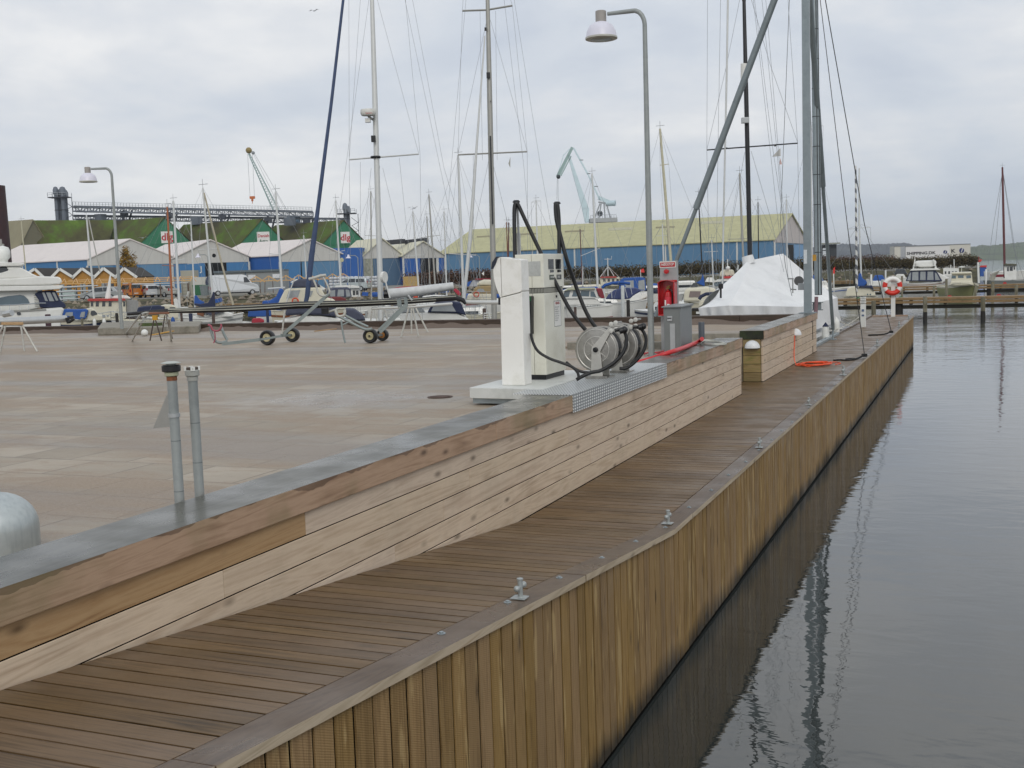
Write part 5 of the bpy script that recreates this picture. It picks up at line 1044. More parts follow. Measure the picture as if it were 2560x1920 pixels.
def etower(label, x, D, y0, ytop, wide):
    t_ = thing('elevator_tower', label, 'elevator tower', wpix(x, D)); s = D/2800
    for k, dx in enumerate(wide):
        mb = MB(); zt = hz(ytop+6*(k % 2), x+dx, D); b_ = wpix(x+dx, D+(k % 2)*1.5); r = .62 if k else .5
        mb.lathe([(r, 0), (r, zt-SHORE-1.2), (r*1.45, zt-SHORE-1.0), (r*1.45, zt-SHORE), (r*.9, zt-SHORE+.7), (.01, zt-SHORE+.9)], b_, 14); leg = mb.build('elevator_leg', GS, t_, smooth=35)
        q = MB(); 
        for h in range(2, int(zt-SHORE-2), 4): q.lathe([(r+.02, 0), (r+.1, 0), (r+.1, .2), (r+.02, .2)], b_+Vector((0, 0, h)), 14)
        q.build('flange', GSD, leg)
    pz = hz(ytop+20, x, D); c = wpix(x, D); c.z = pz; mb = MB(); mb.cbox(c, 5.2, 3, .25, 22.5); mb.build('platform', GSD, t_)
    mb = MB()
    for dx, dy in ((-2.6, -1.5), (-1.3, -1.5), (0, -1.5), (1.3, -1.5), (2.6, -1.5), (2.6, 1.5), (-2.6, 1.5)):
        p = c+Vector((dx*.92-dy*.38, dx*.38+dy*.92, .25)); mb.bar(p, p+Vector((0, 0, 1.1)), .09)
    p, q = c+Vector((-2.6*.92+.57, -2.6*.38-1.38, 1.3)), c+Vector((2.6*.92+.57, 2.6*.38-1.38, 1.3)); mb.bar(p, q, .1); mb.bar(p-Vector((0, 0, .5)), q-Vector((0, 0, .5)), .08); mb.build('platform_rail', mat('rail_pale', '#9aa0a6', .5), t_)
    mb = MB(); a, e = c+Vector((1.6, 1, 0)), c+Vector((1.6, 1, -hz(ytop, x, D)+SHORE+4))
    for i in range(7): z = -2.2*i-1; mb.bar(c+Vector((1.2, .5, z)), c+Vector((2.9, 1.1, z-1.4)), .12); mb.bar(c+Vector((2.9, 1.1, z-1.4)), c+Vector((1.2, .5, z-2.2)), .12)
    mb.bar(c+Vector((3, 1.1, 0)), c+Vector((3, 1.1, -17)), .12); mb.build('stair', GSD, t_); return t_
etower('tall twin legged grain elevator at the left end of the conveyor bridge', 164, 298, 600, 476, (-9, -2, 8, 13))
etower('dark grain elevator top behind the right green store', 874, 312, 600, 516, (-3, 3))
# ================================================================== cranes
CY_ = mat('crane_cyan', '#bccfd5', .5, .1, var=.05, scale=.5); CG = mat('crane_lattice_green', '#8fa7a4', .6); CGR = mat('crane_grey', '#8b9094', .6)
D = 420; pc = thing('harbour_crane', 'pale cyan portal crane with folded jib behind the long yellow roof', 'crane', wpix(1500, D))
def beam(x0, y0, x1, y1, w0, w1, nm, m_, root=pc, D=D):
    a, c = P(x0, y0, D), P(x1, y1, D); d = (c-a).normalized(); s = D/2800; v = Vector((.92, .38, 0)); nn_ = d.cross(v.cross(d)).normalized(); 
    side = (ROT @ Vector((0, 0, 1))).cross(d).normalized(); dep = Vector((-.38, .92, 0))*max(w0, w1)*s*.6
    q = [a-side*w0*s/2, a+side*w0*s/2, a+side*w0*s/2+dep, a-side*w0*s/2+dep, c-side*w1*s/2, c+side*w1*s/2, c+side*w1*s/2+dep, c-side*w1*s/2+dep]
    return MB().hexa(q).build(nm, m_, root)
beam(1422, 388, 1464, 522, 5, 16, 'main_jib', CY_); beam(1464, 520, 1468, 556, 18, 10, 'jib_foot', CY_)
beam(1431, 368, 1394, 442, 7, 9, 'fly_jib', CG); beam(1424, 372, 1409, 388, 2, 2, 'fly_tie', CY_); beam(1409, 388, 1394, 436, 2, 2, 'fly_tie', CY_); beam(1428, 390, 1402, 440, 3, 3, 'fly_lattice', CG)
beam(1434, 370, 1470, 436, 4, 4, 'back_tie', CY_); beam(1470, 436, 1500, 500, 3, 4, 'back_tie', CY_)
for x, y in ((1450, 400), (1468, 434), (1487, 466)): beam(x-1, y, x+8, y, 2, 2, 'tie_bracket', mat('bracket_grey', '#6b7375', .6))
beam(1496, 494, 1530, 508, 10, 9, 'counter_arm', CY_)
MB().lathe([(.001, -2.6), (1.05, -2.6), (1.05, 1.0), (.001, 1.0)], P(1532, 508, D), 18, 'X').build('counterweight', CY_, pc, smooth=40)
beam(1496, 505, 1520, 510, 4, 4, 'tower_head', CGR)
for x0, x1 in ((1500, 1486), (1503, 1497), (1510, 1513), (1516, 1527)): beam(x0, 509, x1, 546, 3, 3, 'tower_leg', CGR)
mb = MB(); mb.cbox(P(1508, 556, D), 10.2, 6, 1.5, 22.5); mb.build('machinery_deck', mat('deck_grey', '#a5a8a8', .6), pc)
mb = MB()
for i in range(12): q = P(1477+i*5.8, 546, D); mb.bar(q, q+Vector((0, 0, 1.2)), .12)
mb.bar(P(1477, 538, D), P(1541, 536, D), .12); mb.build('deck_rail', CGR, pc); MB().ball(P(1500, 534, D+1), 1.1, 10).build('winch', mat('dark_machine', '#2b3236', .6), pc)
MB().ball(P(1396, 442, D), .8, 10).build('jib_sheave', mat('dark_machine', '#2b3236', .6), pc)
mb = MB(); mb.bar(P(1395, 446, D), P(1396, 560, D), .10); mb.bar(P(1393, 446, D), P(1392, 500, D), .09); mb.build('hoist_rope', CGR, pc)
beam(1468, 560, 1472, 700, 14, 16, 'portal_leg', CGR); beam(1538, 560, 1542, 700, 6, 8, 'portal_leg', CGR)
D2 = 360; lc = thing('lattice_crane', 'grey green lattice boom crane with an orange hook behind the stores', 'crane', wpix(700, D2))
mb = MB()
def lat(mb, x0, y0, x1, y1, w0, w1, n, D=D2, r=.16):
    s = D/2800; a, c = P(x0, y0, D), P(x1, y1, D); d = (c-a).normalized(); side = (ROT @ Vector((0, 0, 1))).cross(d).normalized(); dep = Vector((-.38, .92, 0))
    Ls = []
    for sg_, dp_ in ((-1, 0), (1, 0), (-1, 1), (1, 1)): Ls.append([a.lerp(c, i/n)+side*sg_*(w0+(w1-w0)*i/n)*s/2+dep*dp_*(w0+(w1-w0)*i/n)*s for i in range(n+1)])
    for l in Ls: mb.bar(l[0], l[-1], r)
    for i in range(n):
        mb.bar(Ls[0][i], Ls[1][i+1], r*.6); mb.bar(Ls[1][i], Ls[0][i+1], r*.6); mb.bar(Ls[0][i], Ls[2][i+1], r*.5)
lat(mb, 622, 384, 690, 528, 3, 13, 22); mb.build('boom', CG, lc)
mb = MB(); mb.ball(P(622, 376, D2), 1.0, 10); mb.build('boom_head', mat('ochre_paint', '#8d7a44', .6), lc); MB().ball(P(633, 382, D2), .55, 8).build('boom_sheave', CGR, lc)
mb = MB(); mb.bar(P(619, 384, D2), P(625, 490, D2), .07); mb.bar(P(631, 384, D2), P(636, 490, D2), .07); mb.bar(P(636, 384, D2), P(720, 530, D2), .09); mb.bar(P(633, 384, D2), P(705, 530, D2), .07); mb.build('ropes', CGR, lc)
mb = MB(); mb.cbox(P(631, 497, D2), 1.6, .8, .8, 22); mb.cbox(P(631, 503, D2), .6, .5, .8, 22); mb.bar(P(631, 502, D2), P(631, 509, D2), .14); mb.build('hook_block', mat('hook_orange', '#c4692c', .6), lc)
mb = MB(); mb.cbox(P(735, 556, D2), 3.6, 3, 2, 22); mb.cbox(wpix(735, D2+2), 3, 3, 20, 22); mb.build('cab_house', mat('crane_blue_grey', '#4d6a80', .6), lc)
# small masts on the skyline
# ================================================================== white trailers, dark building
def trailer(label, x0, x1, yt, yb, D, body, lines, logo):
    a, c = P(x0, yb, D), P(x1, yb, D); c.z = a.z; h = P(x0, yt, D).z-a.z; d = (c-a).normalized(); n_ = Vector((d.y, -d.x, 0)); t_ = thing('trailer', label, 'trailer', (a+c)/2)
    q = [a, c, c-n_*2.5, a-n_*2.5]; MB().hexa(q+[v+Vector((0, 0, h)) for v in q]).build('box_body', mat(body[0], body[1], .5, var=.03), t_)
    mb = MB(); mb.bar(a+Vector((0, 0, h))+n_*.03, c+Vector((0, 0, h))+n_*.03, .12, .12); mb.bar(a+n_*.03, a+n_*.03+Vector((0, 0, h)), .1); mb.build('frame', mat('trailer_frame', '#7d8186', .5), t_)
    mb = MB(); g_ = [a.lerp(c, .1), a.lerp(c, .85)]
    for p in g_: mb.cbox(Vector((p.x, p.y, SHORE))-n_*1.2, 1.0, 2.2, a.z-SHORE+.02, math.degrees(math.atan2(d.y, d.x)))
    mb.build('bogie', BLACKP, t_)
    for s_, fx, fz, sz in lines: MB().text(s_, a.lerp(c, fx)+Vector((0, 0, h*fz))+n_*.03, d, (0, 0, 1), h*sz, bold=.03, sx=1.25).build('lettering', mat('trailer_black', '#15161d', .5, var=0), t_)
    f, fz, r = logo; p = a.lerp(c, f)+Vector((0, 0, h*fz)); mb = MB(); k = 24; mb.extrude([p+n_*.02+d*r*h*math.cos(2*math.pi*i/k)+Vector((0, 0, r*h*math.sin(2*math.pi*i/k))) for i in range(k)], n_*.02); lg = mb.build('round_logo', mat('logo_navy', '#1d2a63', .5, var=0), t_)
    mb = MB(); mb.bar(p+n_*.06+d*-.35*r*h+Vector((0, 0, -r*h)), p+n_*.06+d*.45*r*h+Vector((0, 0, r*h)), .02, r*h*.25); mb.build('logo_stroke', WHITE, lg)
trailer('larger creamy white trailer box partly behind the other, with a big letter K', 2235, 2426, 616, 646, 226, ('trailer_cream', '#c9c6bc'), [('S', .085, .27, .46), ('K', .745, .32, .42)], (.885, .47, .21))
trailer('front white trailer box lettered SHIPPING.DK above the hedge', 2263, 2374, 616, 648, 205, ('trailer_white', '#d8d7d6'), [('SHIPPING.DK', .03, .33, .31)], (.90, .45, .155))
D = 300; db = thing('flat_roof_building', 'dark modern building with an overhanging flat roof at the end of the hedge', 'building', wpix(2070, D))
a = wpix(2054, D); MB().cbox(wpix(2068, D)+Vector((0, 2, 0)), 3.2, 5, hz(612, 2068, D)-SHORE, 22).build('wall', mat('dark_cladding', '#30343a', .6), db)
MB().cbox(P(2068, 611, D), 5.4, 6, .35, 22).build('roof', mat('pale_flat_roof', '#8f938a', .6), db)
for y in (622, 629, 637): MB().cbox(P(2063, y+3, D-1.8), 1.3, .2, .5 if y < 637 else 1.2, 22).build('window', mat('bright_window', '#c6cdd1', .3), db)
# ================================================================== yellow huts, canopy frame, office, trestles
YEL = wood('yellow_boards', ['#8a5f1c', '#a87724', '#b5832c', '#9b6c1f'], 'Z', (.6, .8), grain=3, var=.1, knots=0, stretch=.1)
DR = mat('dark_hut_roof', '#37332f', .85, var=.2, scale=1)
for i, (x0, x1, ax, ay, lab) in enumerate(((55, 110, 90, 671, 'yellow hut with white bargeboards, leftmost, half behind the motor yacht'), (131, 184, 152, 671, 'second yellow hut from the left, right of the yacht flybridge'), (184, 237, 208, 670, 'third yellow hut, in the middle of the row'), (237, 290, 261, 669, 'fourth yellow hut, left of the small lamp post'), (290, 343, 312, 669, 'rightmost yellow hut, behind the orange van'))):
    D = 148; s = D/2800; t_ = thing('yellow_hut', lab, 'hut', wpix((x0+x1)/2, D), 0, 'yellow gabled huts'); B, Cc = wpix(x0+1, D), wpix(x1-1, D); mid = wpix(ax+1, D); zr = hz(ay+3, ax, D); ze = hz(694, x0, D)
    d = (Cc-B).normalized(); n_ = Vector((d.y, -d.x, 0)); up = Vector((0, 0, 1)); q = [B, Cc, Cc+up*(ze-SHORE), mid+up*(zr-SHORE), B+up*(ze-SHORE)]
    MB().extrude(q, -n_*.3).build('front', YEL, t_); bk = -n_*7
    for e, E in (((B-d*.15), 0), ((Cc+d*.15), 1)):
        lo = e+up*(ze-SHORE-.05); hi = mid+up*(zr-SHORE+.1); mb = MB(); f = n_*.25; mb.hexa([lo+f, hi+f, hi+bk, lo+bk, lo+f+up*.12, hi+f+up*.12, hi+bk+up*.12, lo+bk+up*.12]); mb.build('roof', DR, t_)
        mb = MB(); mb.bar(lo+n_*.3-up*.02, hi+n_*.3-up*.02, .06, .34, up=(0, 0, 1)); mb.build('bargeboard', WHITE, t_)
    MB().hexa([B-n_*.3, B-n_*7, Cc-n_*7, Cc-n_*.3]+[v+up*(ze-SHORE) for v in (B-n_*.3, B-n_*7, Cc-n_*7, Cc-n_*.3)]).build('walls', YEL, t_)
    MB().panel([B, Cc, Cc+up*2.4, B+up*2.4], .3, .55, .0, .85, .05, .05).build('door', mat('grey_door', '#8a9396', .6), t_); MB().panel([B, Cc, Cc+up*2.4, B+up*2.4], .66, .9, .4, .8, .05, .05).build('window', GLASSD, t_)
PINE = wood('fresh_pine', ['#a67f4d', '#c39b66', '#d1ab78', '#bd9562'], 'X', (.6, .8), grain=3, var=.1, knots=0, stretch=.3, bump=0)
D = 136; cf = thing('timber_canopy', 'low pine canopy frame over the mast racks in front of the yellow huts', 'canopy frame', wpix(310, D))
mb = MB(); dp = Vector((-.38, .92, 0))*2.6
for y, off in ((699, dp), (703, dp*.5), (708, Vector((0, 0, 0)))): mb.bar(P(150, y+2, D)+off, P(478, y-7, D)+off, .10)
for i in range(12):
    x = 152+i*29.5; f = (x-152)/326; yb_ = 710-7*f; a = P(x, yb_, D); q = P(x-12, yb_-12, D)+dp; mb.bar(a+Vector((0, 0, 0)), q, .08); mb.bar(P(x+14, yb_, D), q, .07)
mb.build('rafters', PINE, cf)
mb = MB()
for x in (150, 205, 262, 330, 400, 470): q = wpix(x, D); mb.bar(q, P(x, 706, D), .1)
mb.build('posts', mat('brown_post', '#5d4a3c', .8), cf)
rk = thing('mast_rack', 'steel rack with stored masts under the pine canopy', 'rack', wpix(210, 133))
mb = MB()
for x in (152, 190, 232): mb.bar(wpix(x, 133), P(x, 712, 133), .12)
mb.build('uprights', mat('rack_grey', '#55606a', .6), rk)
ri = random.Random(8)
for k, (x0, y0, x1, y1, r, m_) in enumerate(((150, 719, 245, 714, .13, 'w'), (140, 730, 228, 726, .12, 'w'), (148, 740, 220, 737, .12, 'w'), (330, 711, 470, 707, .09, 'w'), (150, 749, 200, 746, .1, 'w'))):
    tag(MB().tube([P(x0, y0, 132.5), P(x1, y1, 132.5)], [r, r*.6], 8).build('stored_mast', ALU), ['silver mast on the top arm of the rack beside the silver hatchback', 'silver mast on the second arm of the rack', 'silver mast on the third arm of the rack', 'long silver mast stored above the parked cars', 'short silver spar on the lowest arm of the rack'][k], 'mast', 'masts stored in the rack')
for k, x in enumerate((150, 163, 176)):
    tag(MB().cbox(wpix(x+4, 136), .62, .6, 1.3, 22).build('storage_drum', mat('pale_drum', '#a9b8b4', .6)), ['pale drum under the rack, left one', 'pale drum under the rack, middle one', 'pale drum under the rack, right one'][k], 'drum', 'pale drums under the mast rack')
D = 168; of = thing('site_office', 'long low grey office block with white framed windows behind the white van', 'office building', wpix(620, D))
a, c = wpix(536, D), wpix(706, D); d = (c-a).normalized(); n_ = Vector((d.y, -d.x, 0)); H = hz(681, 600, D)-SHORE; q = [a, c, c-n_*5, a-n_*5]; MB().hexa(q+[v+Vector((0, 0, H)) for v in q]).build('walls', sheet('office_grey', '#8d9191', .03), of)
MB().hexa([v+Vector((0, 0, H))+n_*(.3 if i < 2 else -.3) for i, v in enumerate(q)]+[v+Vector((0, 0, H+.3))+n_*(.3 if i < 2 else -.3) for i, v in enumerate(q)]).build('roof', mat('office_roof', '#5d6970', .6), of)
FQ = [a, c, c+Vector((0, 0, H)), a+Vector((0, 0, H))]
for u0, u1 in ((.13, .19), (.285, .385)):
    w_ = MB().panel(FQ, u0, u1, .34, .80, .08, .06).build('window', WHITE, of)
    for k in range(1 if u1-u0 < .08 else 2): uw = (u1-u0)/(1 if u1-u0 < .08 else 2); MB().panel(FQ, u0+k*uw+.007, u0+(k+1)*uw-.005, .42, .74, .10, .03).build('pane', GLASSD, w_)
for u0 in (.50, .86): MB().panel(FQ, u0, u0+.11, .66, .86, .09, .05).build('name_board', mat('board_white', '#d5d7da', .5), of)
MB().panel(FQ, .455, .468, 0, 1, .07, .06).build('corner_post', mat('blue_post', '#3c5570', .6), of)
D = 160; st = thing('white_storage_wall', 'long cream container wall with a dark round emblem left of the white van', 'container', wpix(520, D)); a, c = wpix(486, D), wpix(557, D); d = (c-a).normalized(); n_ = Vector((d.y, -d.x, 0)); H = hz(692, 520, D)-SHORE
q = [a, c, c-n_*2.4, a-n_*2.4]; MB().hexa(q+[v+Vector((0, 0, H)) for v in q]).build('box', sheet('container_cream', '#c8c8c0', .03), st); FQ = [a, c, c+Vector((0, 0, H)), a+Vector((0, 0, H))]
p = P(523, 707, D-.2); mb = MB(); mb.extrude([p+d*.55*math.cos(2*math.pi*i/20)+Vector((0, 0, .95*math.sin(2*math.pi*i/20))) for i in range(20)], n_*.03); mb.build('round_emblem', mat('logo_slate', '#3a4257', .5), st)
MB().text('.DK', P(530, 724, D-.3), d, (0, 0, 1), .5, bold=.03).build('lettering', mat('trailer_black', '#15161d', .5, var=0), st)
mb = MB(); a, c = wpix(452, 163), wpix(486, 163); H = hz(676, 470, 163)-SHORE; q = [a, c, c-n_*2.4, a-n_*2.4]; mb.hexa(q+[v+Vector((0, 0, H)) for v in q]); tag(mb.build('cream_hut', sheet('hut_cream', '#a8a698', .04)), 'plain pale shed box behind the silver sedan and the ladder racks', 'hut')
# A-shaped pine trestles along the office
t0 = None; TX = [(640, 691, 'leftmost, in front of the grey office'), (672, 690, 'second from the left, before the grey office'), (715, 688, 'third from the left, before the blue doors'), (747, 687, 'fourth, left of the white masthead radar boat'), (775, 687, 'fifth, just right of the blue furled sail'), (803, 686, 'sixth, left of the mast with the radar'), (832, 685, 'seventh, above the sacks'), (858, 685, 'eighth and last on the right')]
for x, y, lab in TX:
    D = 146; base_ = wpix(x, D); H = hz(y, x, D)-SHORE
    if t0 is None:
        t0 = thing('roof_truss', 'open pine roof truss on grey posts, '+lab, 'roof truss', base_, YAW, 'pine trusses in a row'); mb = MB(); mb.bar((-1.15, 0, H-.75), (0, 0, H), .12, .12); mb.bar((0, 0, H), (1.15, 0, H-.75), .12); mb.bar((-1.1, 0, H-.62), (1.1, 0, H-.62), .10); mb.bar((0, 0, H-.62), (0, 0, H), .08); mb.build('truss', PINE, t0, local=True)
        mb = MB(); mb.bar((-.6, 0, 0), (-.5, 0, H-.65), .08); mb.bar((.5, 0, 0), (.5, 0, H-.65), .08); mb.build('posts', mat('brown_post', '#5d4a3c', .8), t0, local=True)
    else: dup(t0, base_, YAW, 'open pine roof truss on grey posts, '+lab)
# white sacks
rn = random.Random(6); s0 = None; k = 0
SK = mat('sack_white', '#c3c6ca', .6, var=.1, scale=4)
for cx_ in range(0, 13):
    for lv in range(4):
        x = 828+cx_*10.2+rn.uniform(-1, 1)
        if x > 958 or (x > 930 and lv == 3 and False): continue
        p = wpix(x, 138+(.6 if x > 930 else 0)); p.z = SHORE+lv*.36+(.3 if x > 890 else .35); 
        if s0 is None:
            mb = MB(); mb.lathe([(.001, 0), (.22, .02), (.30, .12), (.31, .22), (.24, .34), (.001, .38)], (0, 0, 0), 10); s0 = mb.build('sack', SK, base=(0, 0, 0), smooth=60); o = s0; tag(o, 'white bulging sack in the stack beyond the boats', 'sack', 'white sacks stacked beyond the boats')
        else: o = s0.copy(); COL.objects.link(o)
        o.matrix_world = Matrix.Translation(p) @ Matrix.Rotation(rn.uniform(0, 6), 4, 'Z') @ Matrix.Diagonal((1.0, .8+rn.uniform(0, .2), 1, 1))
tag(MB().cbox(wpix(893, 137.4), 6.6, .9, .3, 22).build('pallet_row', mat('pallet_wood', '#7a6a55', .8)), 'low wooden pallets under the white sacks', 'pallet')
# crates, bins, signs
tag(MB().cbox(wpix(1028, 140), 1.9, 1.4, hz(691, 1028, 140)-SHORE, 22).build('yellow_crate', wood('ochre_ply', ['#8f7440', '#a98c4f', '#b89b5c', '#9d8046'], 'Z', (.6, .8), grain=2, var=.05, knots=0, stretch=.5)), 'ochre plywood crate in front of the hedge', 'crate')
for x, w_, h_, c_, lab in ((495, 1.2, 1.25, '#2f6b49', 'large green wheeled rubbish bin'), (513, 1.1, 1.2, '#3a5e40', 'second green rubbish bin, half behind the grey one'), (505, .95, 1.15, '#767f82', 'grey rubbish bin in front of the green ones')):
    D = 134 if '7' in c_[1:2] else 137; t_ = thing('rubbish_bin', lab+' beside the rocks', 'rubbish bin', wpix(x+(6 if D < 135 else 0), D), YAW, 'rubbish bins by the cars'); MT = mat('bin_'+c_, c_, .5)
    MB().hexa([(-w_*.42, -.4, .1), (w_*.42, -.4, .1), (w_*.42, .4, .1), (-w_*.42, .4, .1), (-w_/2, -.5, h_), (w_/2, -.5, h_), (w_/2, .5, h_), (-w_/2, .5, h_)]).build('bin', MT, t_, local=True, bevel=.03); MB().box(-w_/2-.03, w_/2+.03, -.53, .53, h_, h_+.12).build('lid', MT, t_, local=True, bevel=.03)
# ================================================================== cars
def car(label, px, D, rz, kind, col, L_=4.2, z=SHORE, group='vehicles parked on the quay road'):
    t_ = thing({'van': 'parked_van', 'bigvan': 'delivery_van'}.get(kind, 'parked_car'), label, 'van' if 'van' in kind else 'car', XY(px, D, z), rz, group)
    Wd = 1.75 if kind != 'bigvan' else 1.95; M_ = mat('paint_'+col, col, .3, .25, var=.02, coat=.5); h = L_/2
    prof = {'hatch': [(-h, .35), (-h, .95), (-h+.15, 1.02), (-h+.55, 1.48), (-.2, 1.55), (.45, 1.46), (1.25, 1.0), (h-.1, .80), (h, .55), (h, .3)],
            'sedan': [(-h, .35), (-h, .88), (-h+.1, .98), (-h+.75, 1.02), (-h+1.25, 1.38), (-.1, 1.44), (.5, 1.36), (1.15, .98), (h-.1, .78), (h, .5), (h, .3)],
            'wagon': [(-h, .35), (-h, 1.0), (-h+.2, 1.5), (-.2, 1.62), (.5, 1.52), (1.3, 1.02), (h-.1, .85), (h, .5), (h, .3)],
            'van': [(-h, .35), (-h, 1.75), (-h+.1, 1.83), (.4, 1.83), (1.15, 1.15), (h-.1, .95), (h, .6), (h, .3)],
            'bigvan': [(-h, .42), (-h, 2.35), (-h+.1, 2.43), (.9, 2.43), (1.35, 2.3), (1.95, 1.45), (h-.15, 1.15), (h, .8), (h, .35)]}[kind]
    roof = max(z_ for _, z_ in prof); belt = {'hatch': .98, 'sedan': .95, 'wagon': 1.02, 'van': 1.12, 'bigvan': 1.5}[kind]
    vs = []; fs = []; n = len(prof); ins = lambda z_: Wd/2-(max(0, z_-belt)/(roof-belt+.01))*.16-(.0 if z_ > .4 else .05)
    for s in (-1, 1): vs += [(x, s*ins(z_), z_) for x, z_ in prof]
    fs = [tuple(range(n)), tuple(reversed(range(n, 2*n)))]+[(i, n+i, n+(i+1) % n, (i+1) % n) for i in range(n)]
    body = MB().add(vs, [tuple(reversed(f)) for f in fs]).build('body', M_, t_, local=True, bevel=.05)
    def sidewin(x0, x1, x0t, x1t, z0, z1):
        for s in (-1, 1):
            a = [(x0, s*(ins(z0)+.008), z0), (x1, s*(ins(z0)+.008), z0), (x1t, s*(ins(z1)+.008), z1), (x0t, s*(ins(z1)+.008), z1)]; MB().extrude(a if s < 0 else a[::-1], (0, s*.004, 0)).build('side_window', GLASSD, t_, local=True)
    if kind == 'hatch': sidewin(-h+.55, -.55, -h+.8, -.5, 1.0, 1.44); sidewin(-.48, .95, -.42, .45, 1.0, 1.42)
    if kind == 'sedan': sidewin(-h+1.05, -.15, -h+1.35, -.12, .98, 1.34); sidewin(-.08, 1.0, -.04, .48, .98, 1.32)
    if kind == 'wagon': sidewin(-h+.25, -.75, -h+.4, -.7, 1.06, 1.46); sidewin(-.65, .2, -.62, .1, 1.06, 1.5); sidewin(.27, 1.15, .2, .5, 1.06, 1.46)
    if kind == 'van': sidewin(-h+.25, -.6, -h+.3, -.6, 1.15, 1.62); sidewin(-.4, 1.0, -.4, .45, 1.15, 1.64)
    if kind == 'bigvan': sidewin(1.05, 1.8, 1.05, 1.4, 1.5, 2.1)
    zr0, zr1 = belt+.06, roof-.16; xr = prof[1][0] if kind in ('van', 'bigvan') else None
    idx = {'hatch': 2, 'sedan': 3, 'wagon': 1, 'van': 0, 'bigvan': 0}[kind]; (xa, za), (xb_, zb_) = prof[idx], prof[idx+1]
    if kind != 'bigvan':
        if kind == 'van': za, zb_ = 1.15, 1.7; xa = xb_ = -h
        q = [(xa, .62, za), (xa, -.62, za), (xb_, -.55, zb_), (xb_, .55, zb_)]; MB().panel(q, .02, .98, .1, .88, .012, .01).build('rear_window', GLASSD, t_, local=True)
    j = [i for i in range(n-1) if prof[i][1] > belt+.2 and prof[i+1][1] <= belt+.06 and prof[i][0] > 0]
    if j: (xa, za), (xb_, zb_) = prof[j[0]+1], prof[j[0]]; q = [(xa, -.72, za), (xa, .72, za), (xb_, .62, zb_), (xb_, -.62, zb_)]; MB().panel(q, .03, .97, .06, .92, .012, .01).build('windscreen', GLASSD, t_, local=True)
    for s in (-1, 1):
        MB().cbox((-h, s*(Wd/2-.14), .78 if kind != 'wagon' else .9), .06, .2, .3).build('tail_light', mat('tail_red', '#9d2020', .3), t_, local=True); MB().cbox((h-.04, s*(Wd/2-.28), .6), .1, .3, .16).build('headlight', mat('headlight', '#cfd4d8', .15), t_, local=True)
        for x in (-h+.78, h-.82):
            wh = MB().lathe([(.001, -.1), (.2, -.1), (.31, -.095), (.32, -.06), (.32, .08), (.001, .09)], (x, s*(Wd/2-.07), .32), 20, 'Y').build('wheel', BLACKP, t_, local=True, smooth=35); MB().lathe([(.001, -.012), (.19, -.01), (.2, .01), (.001, .012)], (x, s*(Wd/2+.035), .32), 16, 'Y').build('rim', ALU, wh, local=True)
    MB().box(-h-.01, -h, -.26, .26, .55, .66).build('number_plate', WHITE, t_, local=True); MB().box(-h+.02, h-.02, -Wd/2+.05, Wd/2-.05, .24, .36).build('underside', BLACKP, t_, local=True)
    return t_
car('silver grey hatchback, leftmost car in the row', 252, 128, YAW+178, 'hatch', '#9fa3a3', 4.4)
car('bright orange van next to the lamp post', 324, 139, YAW+128, 'van', '#cf7a18', 4.1)
car('white estate car between the orange van and the silver sedan', 370, 139, YAW+122, 'wagon', '#c9ccce', 4.3)
car('silver sedan, right end of the car row', 408, 138, YAW+140, 'sedan', '#b0b0aa', 4.4)
car('tall white delivery van in front of the grey office', 584, 133, YAW+22, 'bigvan', '#cfd2d4', 5.6)
car('pale silver car half hidden in front of the white sacks', 880, 134, YAW+170, 'wagon', '#bcc5c6', 4.2)
# ladder racks beside the sedan, reeds, signboard on the bank
mb = MB()
for x in (455, 468, 474): mb.bar(wpix(x, 141), P(x, 706, 141), .06)
for y in (712, 720, 728, 735): mb.bar(P(455, y, 141), P(474, y-1, 141), .05)
tag(mb.build('scaffold_rack', mat('scaffold_grey', '#7c7a74', .6)), 'thin scaffold rack right of the silver sedan', 'rack')
tag(MB().bar(wpix(466, 131), P(471, 729, 131), .22, .1).build('marker_board', WHITE), 'leaning white marker board on the kerb right of the sedan', 'marker')
# small far lamp posts by the sheds
def far_lamp(x, y, yb_, D, lab):
    b_ = wpix(x, D); H = P(x, y, D).z-SHORE; t_ = thing('far_street_lamp', lab, 'street lamp', b_, 0, 'street lamps with round white shades')
    MB().tube([b_, b_+Vector((0, 0, H-.1)), b_+Vector((-.25, -.1, H+.15)), b_+Vector((-.8, -.3, H+.15))], .05, 6).build('pole', GALV, t_)
    MB().lathe([(.1, .28), (.12, .1), (.32, -.12), (.001, -.14)], b_+Vector((-.95, -.4, H)), 12).build('shade', mat('lamp_white', '#d9d8e4', .35), t_, smooth=50)
far_lamp(523, 640, 740, 118, 'distant lamp post in front of the open shed doorway'); far_lamp(897, 642, 740, 124, 'distant lamp post before the deep blue doors'); far_lamp(1200, 640, 700, 128, 'distant lamp post left of the fuel station');
